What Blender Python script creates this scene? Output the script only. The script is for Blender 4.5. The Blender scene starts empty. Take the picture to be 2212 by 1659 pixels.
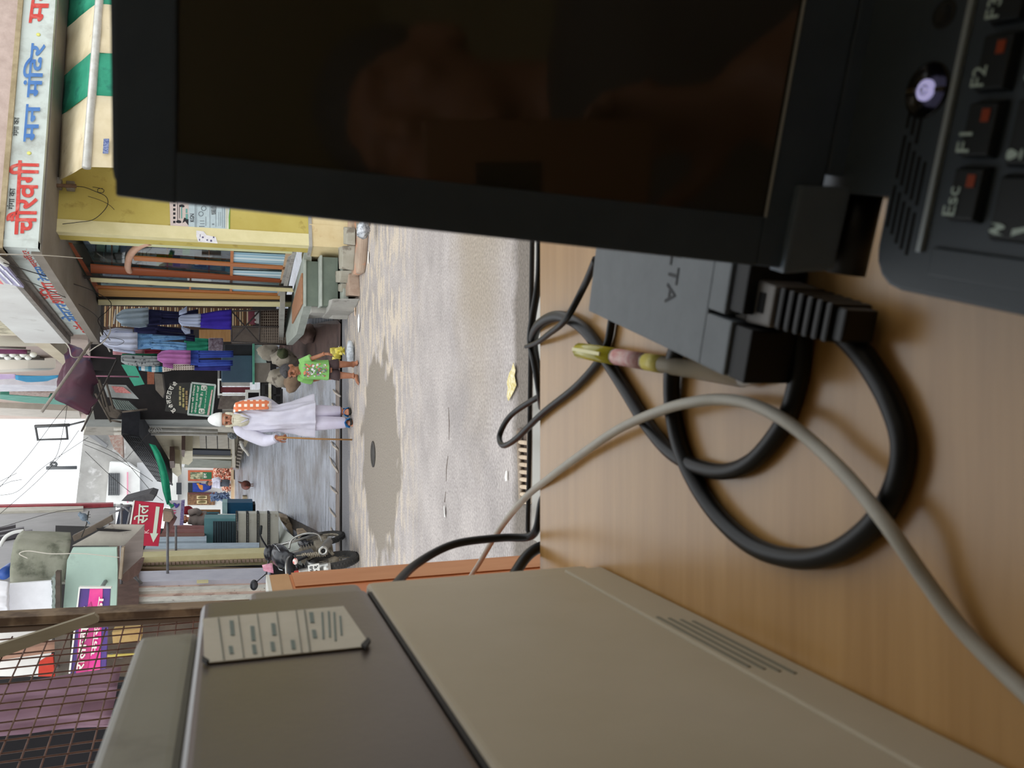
import bpy, bmesh, math, random
from mathutils import Vector, Matrix, noise
from math import sin, cos, tan, pi, radians, atan2, sqrt
R = random.Random(7)
C = bpy.context.scene.collection
SC = bpy.context.scene

# ------------------------------------------------------------------ camera, sky, light, exposure
FPX, PITCH, EYE = 1736.0, radians(19.24), 1.48
cd = bpy.data.cameras.new('camera'); cam = bpy.data.objects.new('camera', cd); C.objects.link(cam); SC.camera = cam
cam.location = (0, 0, EYE)
fwd = Vector((0, cos(PITCH), -sin(PITCH))); dwn = Vector((0, -sin(PITCH), -cos(PITCH))); rgt = Vector((1, 0, 0))
cam.matrix_world = Matrix.Translation((0, 0, EYE)) @ Matrix((dwn, rgt, -fwd)).transposed().to_4x4()
cd.sensor_fit = 'HORIZONTAL'; cd.sensor_width = 36; cd.lens = 36 * FPX / 2212; cd.clip_start = .01; cd.clip_end = 500
cd.dof.use_dof = True; cd.dof.focus_distance = 6.0; cd.dof.aperture_fstop = 21

W = bpy.data.worlds.new('overcast_sky'); SC.world = W; W.use_nodes = True
bg = W.node_tree.nodes['Background']; bg.inputs[0].default_value = (.93, .97, 1.0, 1); bg.inputs[1].default_value = 1.65
sd = bpy.data.lights.new('hazy_sun', 'SUN'); sd.energy = 0.9; sd.angle = radians(50); sd.color = (1, .97, .92)
so = bpy.data.objects.new('hazy_sun', sd); C.objects.link(so); so.rotation_euler = (radians(28), radians(-8), 0); so.location = (0, 5, 20)
vs = SC.view_settings; vs.view_transform = 'Standard'; vs.look = 'None'; vs.gamma = 1; vs.use_curve_mapping = False; vs.exposure = 0.0
SC.cycles.max_bounces = 8; SC.cycles.transparent_max_bounces = 12

# ------------------------------------------------------------------ helpers: photograph pixel + a real plane -> a point of the place
def ray(x, y):
    b = x - 1106
    return Vector((829.5 - y, FPX * cos(PITCH) - b * sin(PITCH), -FPX * sin(PITCH) - b * cos(PITCH)))
O = Vector((0, 0, EYE))
class PL:
    def __init__(s, p, n): s.p = Vector(p); s.n = Vector(n).normalized()
    def off(s, d): return PL(s.p + s.n * d, s.n)
    def __call__(s, x, y):
        d = ray(x, y); return O + d * ((s.p - O).dot(s.n) / d.dot(s.n))
def FY(Y): return PL((0, Y, 0), (0, -1, 0))
def FX(X): return PL((X, 0, 0), (1, 0, 0))
def FZ(z): return PL((0, 0, z), (0, 0, 1))
def at(x, y, Y): return FY(Y)(x, y)
def ground(Y): return max(0, .086 * (Y - 12.3))
def V(*a): return Vector(a)

def lin(c):
    f = lambda v: v / 12.92 if v <= .04045 else ((v + .055) / 1.055) ** 2.4
    return tuple(f(v / 255) for v in c) + (1,)
MATS = {}
def mat(name, c, c2=None, sc=4, rough=.65, metal=0, bump=0, bsc=None, st=(1, 1, 1), spec=.4, em=0, lo=.35, hi=.65, c3=None, sc3=.7, lo3=.55, hi3=.62, st3=(1, 1, 1), alpha=1, trans=0, coat=0, detail=5, rough2=None):
    if name in MATS: return MATS[name]
    m = bpy.data.materials.new(name); m.use_nodes = True; nt = m.node_tree; N = nt.nodes; L = nt.links
    b = N['Principled BSDF']; b.inputs['Roughness'].default_value = rough; b.inputs['Metallic'].default_value = metal
    b.inputs['Specular IOR Level'].default_value = spec; b.inputs['Base Color'].default_value = lin(c)
    if coat: b.inputs['Coat Weight'].default_value = coat; b.inputs['Coat Roughness'].default_value = .15
    if trans: b.inputs['Transmission Weight'].default_value = trans
    if alpha < 1: b.inputs['Alpha'].default_value = alpha
    if em: b.inputs['Emission Color'].default_value = lin(c); b.inputs['Emission Strength'].default_value = em
    if c2 or bump:
        tc = N.new('ShaderNodeTexCoord')
        def nz(scale, stv, det=detail):
            mp = N.new('ShaderNodeMapping'); mp.inputs['Scale'].default_value = stv; L.new(tc.outputs['Object'], mp.inputs[0])
            t = N.new('ShaderNodeTexNoise'); t.inputs['Scale'].default_value = scale; t.inputs['Detail'].default_value = det; t.inputs['Roughness'].default_value = .62
            L.new(mp.outputs[0], t.inputs['Vector']); return t
        t = nz(sc, st)
        if c2:
            r = N.new('ShaderNodeValToRGB'); e = r.color_ramp.elements
            e[0].position = lo; e[0].color = lin(c); e[1].position = hi; e[1].color = lin(c2)
            L.new(t.outputs[0], r.inputs[0]); out = r.outputs[0]
            if c3:
                t3 = nz(sc3, st3); r3 = N.new('ShaderNodeMapRange'); r3.inputs[1].default_value = lo3; r3.inputs[2].default_value = hi3
                L.new(t3.outputs[0], r3.inputs[0]); mx = N.new('ShaderNodeMix'); mx.data_type = 'RGBA'
                L.new(r3.outputs[0], mx.inputs[0]); L.new(out, mx.inputs[6]); mx.inputs[7].default_value = lin(c3); out = mx.outputs[2]
            L.new(out, b.inputs['Base Color'])
            if em: L.new(out, b.inputs['Emission Color'])
            if rough2 is not None:
                rr = N.new('ShaderNodeMapRange'); rr.inputs[1].default_value = lo; rr.inputs[2].default_value = hi; rr.inputs[3].default_value = rough; rr.inputs[4].default_value = rough2
                L.new(t.outputs[0], rr.inputs[0]); L.new(rr.outputs[0], b.inputs['Roughness'])
        if bump:
            tb = nz(bsc or sc * 3, st); bp = N.new('ShaderNodeBump'); bp.inputs['Strength'].default_value = bump; bp.inputs['Distance'].default_value = .01
            L.new(tb.outputs[0], bp.inputs['Height']); L.new(bp.outputs[0], b.inputs['Normal'])
    MATS[name] = m; return m
def stripes(name, cols, axis, period, rough=.8, sharp=True, wob=0):
    """cloth or sheet printed in repeating bands of COLS along an object axis"""
    m = mat(name, cols[0], rough=rough); nt = m.node_tree; N = nt.nodes; L = nt.links
    tc = N.new('ShaderNodeTexCoord'); sx = N.new('ShaderNodeVectorMath'); sx.operation = 'DOT_PRODUCT'; sx.inputs[1].default_value = Vector(axis) / period
    L.new(tc.outputs['Object'], sx.inputs[0]); fr = N.new('ShaderNodeMath'); fr.operation = 'FRACT'; L.new(sx.outputs['Value'], fr.inputs[0])
    r = N.new('ShaderNodeValToRGB'); r.color_ramp.interpolation = 'CONSTANT' if sharp else 'LINEAR'; e = r.color_ramp.elements
    n = len(cols)
    while len(e) < n: e.new(.5)
    for i, c in enumerate(cols): e[i].position = i / n; e[i].color = lin(c)
    L.new(fr.outputs[0], r.inputs[0]); L.new(r.outputs[0], N['Principled BSDF'].inputs['Base Color']); return m
def checks(name, c1, c2, size, rough=.9, axes=((1, 0, 0), (0, 0, 1))):
    m = mat(name, c1, rough=rough); nt = m.node_tree; N = nt.nodes; L = nt.links; tc = N.new('ShaderNodeTexCoord'); o = []
    for a in axes:
        sx = N.new('ShaderNodeVectorMath'); sx.operation = 'DOT_PRODUCT'; sx.inputs[1].default_value = Vector(a) / size; L.new(tc.outputs['Object'], sx.inputs[0])
        fr = N.new('ShaderNodeMath'); fr.operation = 'FRACT'; L.new(sx.outputs['Value'], fr.inputs[0])
        g = N.new('ShaderNodeMath'); g.operation = 'GREATER_THAN'; g.inputs[1].default_value = .5; L.new(fr.outputs[0], g.inputs[0]); o.append(g)
    a = N.new('ShaderNodeMath'); a.operation = 'MULTIPLY'; L.new(o[0].outputs[0], a.inputs[0]); L.new(o[1].outputs[0], a.inputs[1])
    mx = N.new('ShaderNodeMix'); mx.data_type = 'RGBA'; L.new(a.outputs[0], mx.inputs[0]); mx.inputs[6].default_value = lin(c1); mx.inputs[7].default_value = lin(c2)
    L.new(mx.outputs[2], N['Principled BSDF'].inputs['Base Color']); return m
def glass(name, tint=(225, 238, 238), a=.03, rough=.03, ior=1.25):
    if name in MATS: return MATS[name]
    m = bpy.data.materials.new(name); m.use_nodes = True; nt = m.node_tree; N = nt.nodes; L = nt.links; N.remove(N['Principled BSDF'])
    t = N.new('ShaderNodeBsdfTransparent'); t.inputs[0].default_value = lin(tint); g = N.new('ShaderNodeBsdfGlossy'); g.inputs['Roughness'].default_value = rough
    f = N.new('ShaderNodeFresnel'); f.inputs[0].default_value = ior; ad = N.new('ShaderNodeMath'); ad.inputs[1].default_value = a; L.new(f.outputs[0], ad.inputs[0])
    gg = N.new('ShaderNodeNewGeometry'); iv = N.new('ShaderNodeMath'); iv.operation = 'SUBTRACT'; iv.inputs[0].default_value = 1; L.new(gg.outputs['Backfacing'], iv.inputs[1]); mu = N.new('ShaderNodeMath'); mu.operation = 'MULTIPLY'; L.new(ad.outputs[0], mu.inputs[0]); L.new(iv.outputs[0], mu.inputs[1])
    mx = N.new('ShaderNodeMixShader'); L.new(mu.outputs[0], mx.inputs[0]); L.new(t.outputs[0], mx.inputs[1]); L.new(g.outputs[0], mx.inputs[2])
    L.new(mx.outputs[0], N['Material Output'].inputs[0]); MATS[name] = m; return m

class MB:
    def __init__(s): s.v = []; s.f = []; s.mi = []; s.sm = []
    def add(s, vs, fs, mi=0, sm=False):
        k = len(s.v); s.v += [Vector(v) for v in vs]
        for f in fs: s.f.append([i + k for i in f]); s.mi.append(mi); s.sm.append(sm)
        return s
    def box(s, a, b, mi=0):
        (x0, y0, z0), (x1, y1, z1) = [min(p, q) for p, q in zip(a, b)], [max(p, q) for p, q in zip(a, b)]
        return s.hexa([V(x0, y0, z0), V(x1, y0, z0), V(x1, y1, z0), V(x0, y1, z0)], V(0, 0, z1 - z0), mi)
    def hexa(s, q, ext, mi=0): return s.prism(q, ext, mi)
    def obox(s, o, ex, ey, ez, mi=0):
        o, ex, ey, ez = map(Vector, (o, ex, ey, ez)); return s.prism([o, o + ex, o + ex + ey, o + ey], ez, mi)
    def prism(s, pts, ext, mi=0, sm=False):
        pts = [Vector(p) for p in pts]; ext = Vector(ext); n = len(pts)
        nm = Vector((0, 0, 0))
        for i in range(n): nm += (pts[i] - pts[0]).cross(pts[(i + 1) % n] - pts[0])
        if nm.dot(ext) > 0: pts = pts[::-1]
        return s.add(pts + [p + ext for p in pts], [list(range(n)), [n + i for i in range(n)][::-1]] + [[(i + 1) % n, i, n + i, n + (i + 1) % n] for i in range(n)], mi, sm)
    def tube(s, pts, r, n=8, mi=0, caps=True, rs=None, sm=True, closed=False, flat=1):
        pts = [Vector(p) for p in pts]; m = len(pts); vs = []; u = None
        for i, p in enumerate(pts):
            if closed: t = pts[(i + 1) % m] - pts[i - 1]
            else: t = pts[min(i + 1, m - 1)] - pts[max(i - 1, 0)]
            t.normalize()
            if u is None: u = t.orthogonal().normalized()
            u = (u - t * u.dot(t)); u = u.normalized() if u.length > 1e-6 else t.orthogonal().normalized()
            w = t.cross(u); rr = rs[i] if rs else r
            for k in range(n):
                a = 2 * pi * k / n; vs.append(p + u * (rr * cos(a)) + w * (rr * sin(a) * flat))
        fs = [[i * n + k, i * n + (k + 1) % n, ((i + 1) % m) * n + (k + 1) % n, ((i + 1) % m) * n + k] for i in range(m if closed else m - 1) for k in range(n)]
        if caps and not closed: fs += [list(range(n))[::-1], [(m - 1) * n + k for k in range(n)]]
        return s.add(vs, fs, mi, sm)
    def lathe(s, o, ax, prof, n=20, mi=0, sm=True):
        """prof: (radius, height along ax) pairs"""
        o = Vector(o); ax = Vector(ax).normalized(); u = ax.orthogonal().normalized(); w = ax.cross(u); vs = []
        for r, h in prof:
            for k in range(n): a = 2 * pi * k / n; vs.append(o + ax * h + u * (r * cos(a)) + w * (r * sin(a)))
        m = len(prof); fs = [[i * n + k, i * n + (k + 1) % n, (i + 1) * n + (k + 1) % n, (i + 1) * n + k] for i in range(m - 1) for k in range(n)]
        return s.add(vs, fs + [list(range(n))[::-1], [(m - 1) * n + k for k in range(n)]], mi, sm)
    def ell(s, c, r, n=12, m=8, mi=0, rot=None, fn=None):
        c = Vector(c); vs = []; fs = []
        for i in range(m + 1):
            th = pi * i / m
            for k in range(n):
                a = 2 * pi * k / n; d = V(sin(th) * cos(a), sin(th) * sin(a), cos(th))
                p = V(d.x * r[0], d.y * r[1], d.z * r[2]) * (fn(d) if fn else 1)
                if rot: p = rot @ p
                vs.append(c + p)
        for i in range(m):
            for k in range(n): fs.append([i * n + k, (i + 1) * n + k, (i + 1) * n + (k + 1) % n, i * n + (k + 1) % n])
        return s.add(vs, fs, mi, True)
    def sheet(s, rows, nr, nc, nrm, thick=.02, amp=.02, folds=3, seed=0, mi=0, bulge=0.0, sag=0.0):
        """cloth: rows = [(left point, right point), ...] from top to bottom; folded, two faces, closed edge"""
        rows = [(Vector(a), Vector(b)) for a, b in rows]; nrm = Vector(nrm).normalized(); F = []; B = []; rn = random.Random(seed); ph = rn.random() * 6; ph2 = rn.random() * 6
        K = len(rows) - 1
        for i in range(nr + 1):
            t = i / nr * K; k = min(int(t), K - 1); f = t - k
            a = rows[k][0].lerp(rows[k + 1][0], f); b = rows[k][1].lerp(rows[k + 1][1], f)
            for j in range(nc + 1):
                u = j / nc; p = a.lerp(b, u); fade = .35 + .65 * i / nr
                d = amp * fade * (sin(u * folds * 2 * pi + ph + 1.2 * sin(i / nr * 3 + ph2)) + .5 * sin(u * folds * 4.3 * pi + ph2 + i / nr * 2))
                d += amp * .8 * noise.noise(p * 9 + V(seed, 0, 0))
                bb = bulge * sin(pi * u); e = thick * (.35 + .65 * sin(pi * min(max(u, 0), 1)) ** .5)
                p = p - V(0, 0, sag * 4 * u * (1 - u))
                F.append(p + nrm * (d + bb + e * .5)); B.append(p + nrm * (d * .6 - bb * .6 - e * .5))
        n = (nr + 1) * (nc + 1); q = lambda i, j: i * (nc + 1) + j
        fs = [[q(i, j), q(i + 1, j), q(i + 1, j + 1), q(i, j + 1)] for i in range(nr) for j in range(nc)]
        fs += [[n + q(i, j), n + q(i, j + 1), n + q(i + 1, j + 1), n + q(i + 1, j)] for i in range(nr) for j in range(nc)]
        ed = [(q(i, 0), q(i + 1, 0)) for i in range(nr)] + [(q(nr, j), q(nr, j + 1)) for j in range(nc)] + [(q(i + 1, nc), q(i, nc)) for i in range(nr)][::-1] + [(q(0, j + 1), q(0, j)) for j in range(nc)][::-1]
        fs += [[b, a, n + a, n + b] for a, b in ed]
        return s.add(F + B, fs, mi, True)
def ob(name, mb, m, parent=None, bevel=0, seg=2, smooth=None):
    me = bpy.data.meshes.new(name); off = parent_loc(parent)
    me.from_pydata([tuple(v - off) for v in mb.v], [], mb.f)
    for mm in (m if isinstance(m, (list, tuple)) else [m]): me.materials.append(mm)
    me.polygons.foreach_set('material_index', mb.mi); me.polygons.foreach_set('use_smooth', mb.sm)
    if bevel:
        bm = bmesh.new(); bm.from_mesh(me); bmesh.ops.remove_doubles(bm, verts=bm.verts, dist=1e-6)
        bmesh.ops.bevel(bm, geom=[e for e in bm.edges if len(e.link_faces) == 2 and e.calc_face_angle(0) > .5], offset=bevel, segments=seg, affect='EDGES', profile=.6)
        bmesh.ops.recalc_face_normals(bm, faces=bm.faces); bm.to_mesh(me); bm.free()
    me.update()
    o = bpy.data.objects.new(name, me); C.objects.link(o)
    if parent: o.parent = parent
    return o
LOC = {}
def parent_loc(p):
    v = Vector((0, 0, 0))
    while p is not None: v = v + Vector(p.location); p = p.parent
    return v
def tag(o, label=None, cat=None, group=None, kind=None):
    if label: o['label'] = label
    if cat: o['category'] = cat
    if group: o['group'] = group
    if kind: o['kind'] = kind
    return o
def thing(name, label, cat, loc=(0, 0, 0), group=None):
    o = bpy.data.objects.new(name, None); C.objects.link(o); o.location = loc; o.empty_display_size = .1; return tag(o, label, cat, group)
def single(name, label, cat, mb, m, group=None, bevel=0, kind=None):
    """a thing of one mesh, its origin at its base"""
    lo = min(v.z for v in mb.v); c = sum(mb.v, V(0, 0, 0)) / len(mb.v); off = V(c.x, c.y, lo)
    mb.v = [v - off for v in mb.v]; o = ob(name, mb, m, None, bevel); o.location = off; return tag(o, label, cat, group, kind)
def struct(name, mb, m, label=None, parent=None, bevel=0):
    o = ob(name, mb, m, parent, bevel)
    if not parent: tag(o, label, None, None, 'structure')
    return o
def dup(root, loc, label=None, rz=None):
    def cp(o, par):
        c = o.copy(); C.objects.link(c)
        if par: c.parent = par
        for ch in o.children: cp(ch, c)
        return c
    r = cp(root, None); r.location = loc
    if label: r['label'] = label
    if rz is not None: r.rotation_euler.z = rz
    return r
def spline(pts, n=6):
    pts = [Vector(p) for p in pts]; out = []
    for i in range(len(pts) - 1):
        p0, p1, p2, p3 = pts[max(i - 1, 0)], pts[i], pts[i + 1], pts[min(i + 2, len(pts) - 1)]
        for k in range(n):
            t = k / n; out.append(.5 * ((2 * p1) + (p2 - p0) * t + (2 * p0 - 5 * p1 + 4 * p2 - p3) * t * t + (3 * p1 - p0 - 3 * p2 + p3) * t ** 3))
    return out + [pts[-1]]
def text(body, quad, m, parent, name='lettering', lift=.004, bold=0, ext=.001):
    """flat lettering fitted into the quad (bottom left, bottom right, top left)"""
    cu = bpy.data.curves.new('t', 'FONT'); cu.body = body; cu.resolution_u = 3; cu.offset = bold * .42
    t = bpy.data.objects.new('t', cu); C.objects.link(t); dg = bpy.context.evaluated_depsgraph_get(); me = bpy.data.meshes.new_from_object(t.evaluated_get(dg))
    bpy.data.objects.remove(t); bl, br, tl = map(Vector, quad)
    xs = [v.co.x for v in me.vertices]; ys = [v.co.y for v in me.vertices]
    if not xs: return None
    x0, x1, y0, y1 = min(xs), max(xs), min(ys), max(ys); ex, ey = br - bl, tl - bl; n = ex.cross(ey).normalized() * lift
    isl = list(range(len(me.vertices)))            # overlapping strokes sit on each other like coats of paint
    def root(i):
        while isl[i] != i: isl[i] = isl[isl[i]]; i = isl[i]
        return i
    for p in me.polygons:
        r0 = root(p.vertices[0])
        for v in p.vertices[1:]: isl[root(v)] = r0
    lev = {}; nn = n.normalized() * min(.0006, lift * .15)
    mb = MB(); mb.add([bl + ex * ((v.co.x - x0) / (x1 - x0)) + ey * ((v.co.y - y0) / (y1 - y0)) + n + nn * lev.setdefault(root(v.index), len(lev)) for v in me.vertices], [list(p.vertices) for p in me.polygons])
    bpy.data.meshes.remove(me); return ob(name, mb, m, parent)
def quadpx(pl, bl, br, tl): return [pl(*bl), pl(*br), pl(*tl)]
def remesh(name, mb, voxel, mats, parent=None, smooth=2, fn=None, mfn=None):
    """fuse overlapping closed shapes into one continuous skin"""
    me = bpy.data.meshes.new(name); me.from_pydata([tuple(v) for v in mb.v], [], mb.f); o = bpy.data.objects.new(name, me); C.objects.link(o)
    md = o.modifiers.new('r', 'REMESH'); md.mode = 'VOXEL'; md.voxel_size = voxel; md.use_smooth_shade = True
    if smooth: ms = o.modifiers.new('s', 'SMOOTH'); ms.iterations = smooth; ms.factor = .5
    dg = bpy.context.evaluated_depsgraph_get(); m2 = bpy.data.meshes.new_from_object(o.evaluated_get(dg)); bpy.data.objects.remove(o); m2.name = name
    if fn:
        for v in m2.vertices: v.co = fn(v.co.copy())
    for mm in mats: m2.materials.append(mm)
    if mfn:
        for p in m2.polygons: p.material_index = mfn(p.center)
    for p in m2.polygons: p.use_smooth = True
    off = parent_loc(parent)
    if off.length: m2.transform(Matrix.Translation(-off))
    o2 = bpy.data.objects.new(name, m2); C.objects.link(o2)
    if parent: o2.parent = parent
    return o2
# ------------------------------------------------------------------ the street and the shell of the shop
M_ROAD = mat('street_concrete', (150, 143, 140), (176, 168, 164), sc=1.6, rough=.75, bump=.5, bsc=38, c3=(190, 177, 161), sc3=4.2, lo3=.5, hi3=.54, st3=(.6, 2.0, 1), detail=12)
def roadtex():
    m = M_ROAD; nt = m.node_tree; N = nt.nodes; L = nt.links; b = N['Principled BSDF']
    # worn pale patches only on the far half of the street, a smooth darker repair in the middle
    tc = [n for n in N if n.type == 'TEX_COORD'][0]; sp = N.new('ShaderNodeSeparateXYZ'); L.new(tc.outputs['Object'], sp.inputs[0])
    mx = [n for n in N if n.type == 'MIX'][0]; fac = mx.inputs[0].links[0].from_socket
    mr = N.new('ShaderNodeMapRange'); mr.inputs[1].default_value = 6.4; mr.inputs[2].default_value = 7.6; L.new(sp.outputs[1], mr.inputs[0])
    mu = N.new('ShaderNodeMath'); mu.operation = 'MULTIPLY'; L.new(fac, mu.inputs[0]); L.new(mr.outputs[0], mu.inputs[1]); L.new(mu.outputs[0], mx.inputs[0])
    def ellipse(cx, cy, rx, ry, soft):
        a = N.new('ShaderNodeVectorMath'); a.operation = 'SUBTRACT'; a.inputs[1].default_value = (cx, cy, 0); L.new(tc.outputs['Object'], a.inputs[0])
        s = N.new('ShaderNodeVectorMath'); s.operation = 'MULTIPLY'; s.inputs[1].default_value = (1 / rx, 1 / ry, 0); L.new(a.outputs[0], s.inputs[0])
        nz = N.new('ShaderNodeTexNoise'); nz.inputs['Scale'].default_value = 3; L.new(tc.outputs['Object'], nz.inputs['Vector'])
        l = N.new('ShaderNodeVectorMath'); l.operation = 'LENGTH'; L.new(s.outputs[0], l.inputs[0])
        ad = N.new('ShaderNodeMath'); ad.operation = 'ADD'; L.new(l.outputs['Value'], ad.inputs[0]); L.new(nz.outputs[0], ad.inputs[1])
        r = N.new('ShaderNodeMapRange'); r.inputs[1].default_value = 1.5 + soft; r.inputs[2].default_value = 1.5; L.new(ad.outputs[0], r.inputs[0]); return r.outputs[0]
    out = mx.outputs[2]
    for (cx, cy, rx, ry, soft, col) in ((-.75, 8.5, 1.0, 1.05, .12, (134, 125, 114)), (-2.0, 11.6, 3.2, .75, .3, (118, 117, 120)), (-.3, 3.95, 2.2, .2, .5, (112, 104, 96)), (1.6, 4.9, 1.0, .35, 1.2, (152, 141, 128))):
        m2 = N.new('ShaderNodeMix'); m2.data_type = 'RGBA'; L.new(ellipse(cx, cy, rx, ry, soft), m2.inputs[0]); L.new(out, m2.inputs[6]); m2.inputs[7].default_value = lin(col); out = m2.outputs[2]
    g = N.new('ShaderNodeTexNoise'); g.inputs['Scale'].default_value = 55; g.inputs['Detail'].default_value = 3; L.new(tc.outputs['Object'], g.inputs['Vector'])
    gm = N.new('ShaderNodeMapRange'); gm.inputs[1].default_value = .3; gm.inputs[2].default_value = .7; gm.inputs[3].default_value = .72; gm.inputs[4].default_value = 1.2; L.new(g.outputs[0], gm.inputs[0])
    gx = N.new('ShaderNodeVectorMath'); gx.operation = 'SCALE'; L.new(out, gx.inputs[0]); L.new(gm.outputs[0], gx.inputs['Scale']); L.new(gx.outputs[0], b.inputs['Base Color'])
roadtex()
# street slab with the open slot of the drain running across the mouth of the lane
g = MB()
g.box((-14, -4, -.3), (14, 11.55, 0))
struct('ground', g, M_ROAD)
M_WET = mat('wet_lane_concrete', (126, 129, 138), (172, 176, 188), sc=4.5, rough=.25, rough2=.5, bump=1, bsc=14, st=(.35, 3.2, 1), c3=(100, 92, 90), sc3=.7, lo3=.5, hi3=.66, spec=.7, lo=.42, hi=.6, detail=9)
lane = MB(); xs = lambda y: (-14, 14); YS = [11.80, 12.3] + [12.9 + .8 * i for i in range(36)]
for i in range(len(YS) - 1):
    a, b = YS[i], YS[i + 1]; lane.add([(-14, a, ground(a)), (14, a, ground(a)), (14, b, ground(b)), (-14, b, ground(b)), (-14, a, ground(a) - .4), (14, a, ground(a) - .4), (14, b, ground(b) - .4), (-14, b, ground(b) - .4)], [[0, 1, 2, 3], [7, 6, 5, 4], [0, 4, 5, 1], [2, 6, 7, 3]])
struct('ground.lane', lane, M_WET).name = 'ground_lane'
ds = MB(); ds.box((-14, 11.55, -.5), (14, 11.80, -.32)); ds.box((-14, 11.785, -.5), (14, 11.80, -.004)); ds.box((-14, 11.55, -.5), (14, 11.56, -.004)); struct('ground_drain_bed', ds, mat('drain_mud_shade', (26, 22, 20), (36, 31, 28), sc=6, rough=.8))  # slot walls lined near black: dirt plus the slot's shade put into the colour
# steel-edged gaps: the loose bars left in the slot
bm_ = MB(); bm_.prism([V(-14, 11.80, .004), V(14, 11.80, .004), V(14, 12.25, .004), V(-14, 12.25, .004)], (0, 0, .003)); struct('ground_mud_strip', bm_, mat('mud_strip', (112, 100, 94), (134, 122, 114), sc=3, rough=.7, st=(.5, 2, 1), c3=(84, 74, 68), sc3=2))
mdp = MB(); mq = [(736, 700), (722, 690), (690, 700), (650, 745), (640, 792), (690, 800), (716, 822), (734, 812)]; mdp.prism([FZ(.012 if x > 730 else .06)(x, y) * 1 for x, y in mq], (0, 0, .004))
for v in mdp.v: v.z = ground(v.y) + .010 + (.004 if v.z > .014 and v.y < 12.3 else 0)
struct('ground_mud', mdp, mat('mud_dark', (74, 58, 54), (98, 78, 72), sc=3, rough=.45, bump=.5, bsc=16, c3=(58, 46, 44), sc3=2))
bars = thing('drain_slot_bars', 'bent pale bars lying along the open drain slot at the lane mouth', 'drain', (-.8, 11.7, 0))
for (x0, y0, x1, y1) in ((722, 795, 736, 812), (720, 842, 735, 856), (718, 872, 733, 892), (716, 955, 730, 972), (712, 985, 730, 1020), (714, 1050, 728, 1066), (712, 1095, 724, 1116), (715, 1140, 724, 1158)):
    p, q = FZ(.03)(x0, y0), FZ(.02)(x1, y1); ob('bar', MB().tube([p, p.lerp(q, .5) + V(0, 0, .02), q], .015, 6), mat('bar_concrete', (170, 160, 150), (196, 186, 176), sc=9), bars)

RZ = .5   # floor of the shop above the street
M_IN = mat('shop_plaster', (206, 196, 168), (192, 182, 154), sc=2, rough=.9)
struct('floor', MB().box((-1.15, -2.6, RZ - .12), (2.1, .62, RZ)), mat('shop_floor', (96, 84, 74), (112, 98, 84), sc=3, rough=.6))
struct('ceiling', MB().box((-1.25, -2.6, 2.75), (2.2, .8, 2.9)), M_IN)
struct('wall_back', MB().box((-1.25, -2.7, 0), (2.2, -2.6, 2.9)), M_IN)
struct('wall_right', MB().box((2.1, -2.7, 0), (2.2, .8, 2.9)), M_IN)
struct('wall_left', MB().box((-1.25, -2.7, 0), (-1.15, .05, 2.9)), M_IN)
struct('wall_front', MB().box((-1.25, .7, 2.62), (2.2, .8, 6.5)), mat('shop_front_plaster', (196, 186, 170), (176, 166, 150), sc=2, rough=.9))
struct('wall_plinth', MB().box((-1.25, .5, 0), (2.2, .62, RZ - .12)), M_IN)

tl_ = thing('fill_lamp', 'added fill light tube on the unseen shop ceiling, brightening the laptop', 'lamp', (1.1, -.6, 2.66)); ob('housing', MB().box((.5, -.64, 2.69), (1.8, -.56, 2.75)), mat('fill_housing_white', (230, 230, 226)), tl_)  # added, unseen fill light to lift the dark laptop and screen
ob('tube', MB().tube([V(.53, -.6, 2.67), V(1.77, -.6, 2.67)], .016, 10), mat('fill_tube_glow', (255, 244, 226), em=5), tl_)
# ------------------------------------------------------------------ the counter inside
TZ = EYE - .218
TP = FZ(TZ)
M_LAM = mat('beech_laminate', (176, 134, 80), (190, 148, 92), sc=3, rough=.27, st=(1.2, 26, 1), spec=.65, bump=.02, bsc=60)
desk = thing('shop_desk', 'pale beech laminate desk top carrying the laptop, cables and printer', 'desk', (.2, .1, RZ))
ob('top', MB().box((-.72, -.42, TZ - .03), (1.25, .562, TZ)), M_LAM, desk, .0015)
M_LEG = mat('desk_side', (150, 116, 78), (164, 128, 88), sc=3, rough=.5, st=(1, 1, 9))
ob('side_panel', MB().box((-.70, -.4, RZ), (-.67, .5, TZ - .03)), M_LEG, desk)
ob('side_panel', MB().box((1.2, -.4, RZ), (1.23, .5, TZ - .03)), M_LEG, desk)
ob('front_panel', MB().box((-.67, .47, RZ), (1.2, .49, TZ - .03)), M_LEG, desk)
M_WHT = mat('white_laminate', (232, 232, 226), (222, 222, 214), sc=5, rough=.45)
tr = MB(); tr.prism([FZ(TZ - .02)(1163, -60), FZ(TZ - .02)(1148, 1150), FZ(TZ - .02)(1152, 1166), FZ(TZ - .02)(1160, 1170), V(-.18, .563, TZ - .02), V(.5, .563, TZ - .02)], (0, 0, -.012))
ob('edge_ledge', tr, M_WHT, desk)['label'] = 'white ledge strip along the front edge'
lp = MB(); lp.tube([FZ(TZ - .028)(1157, -60), FZ(TZ - .028)(1143, 1000), FZ(TZ - .028)(1140, 1145), FZ(TZ - .028)(1146, 1163)], .0022, 6)
ob('rubber_edging', lp, mat('black_rubber', (22, 20, 20), rough=.5), desk)

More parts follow.
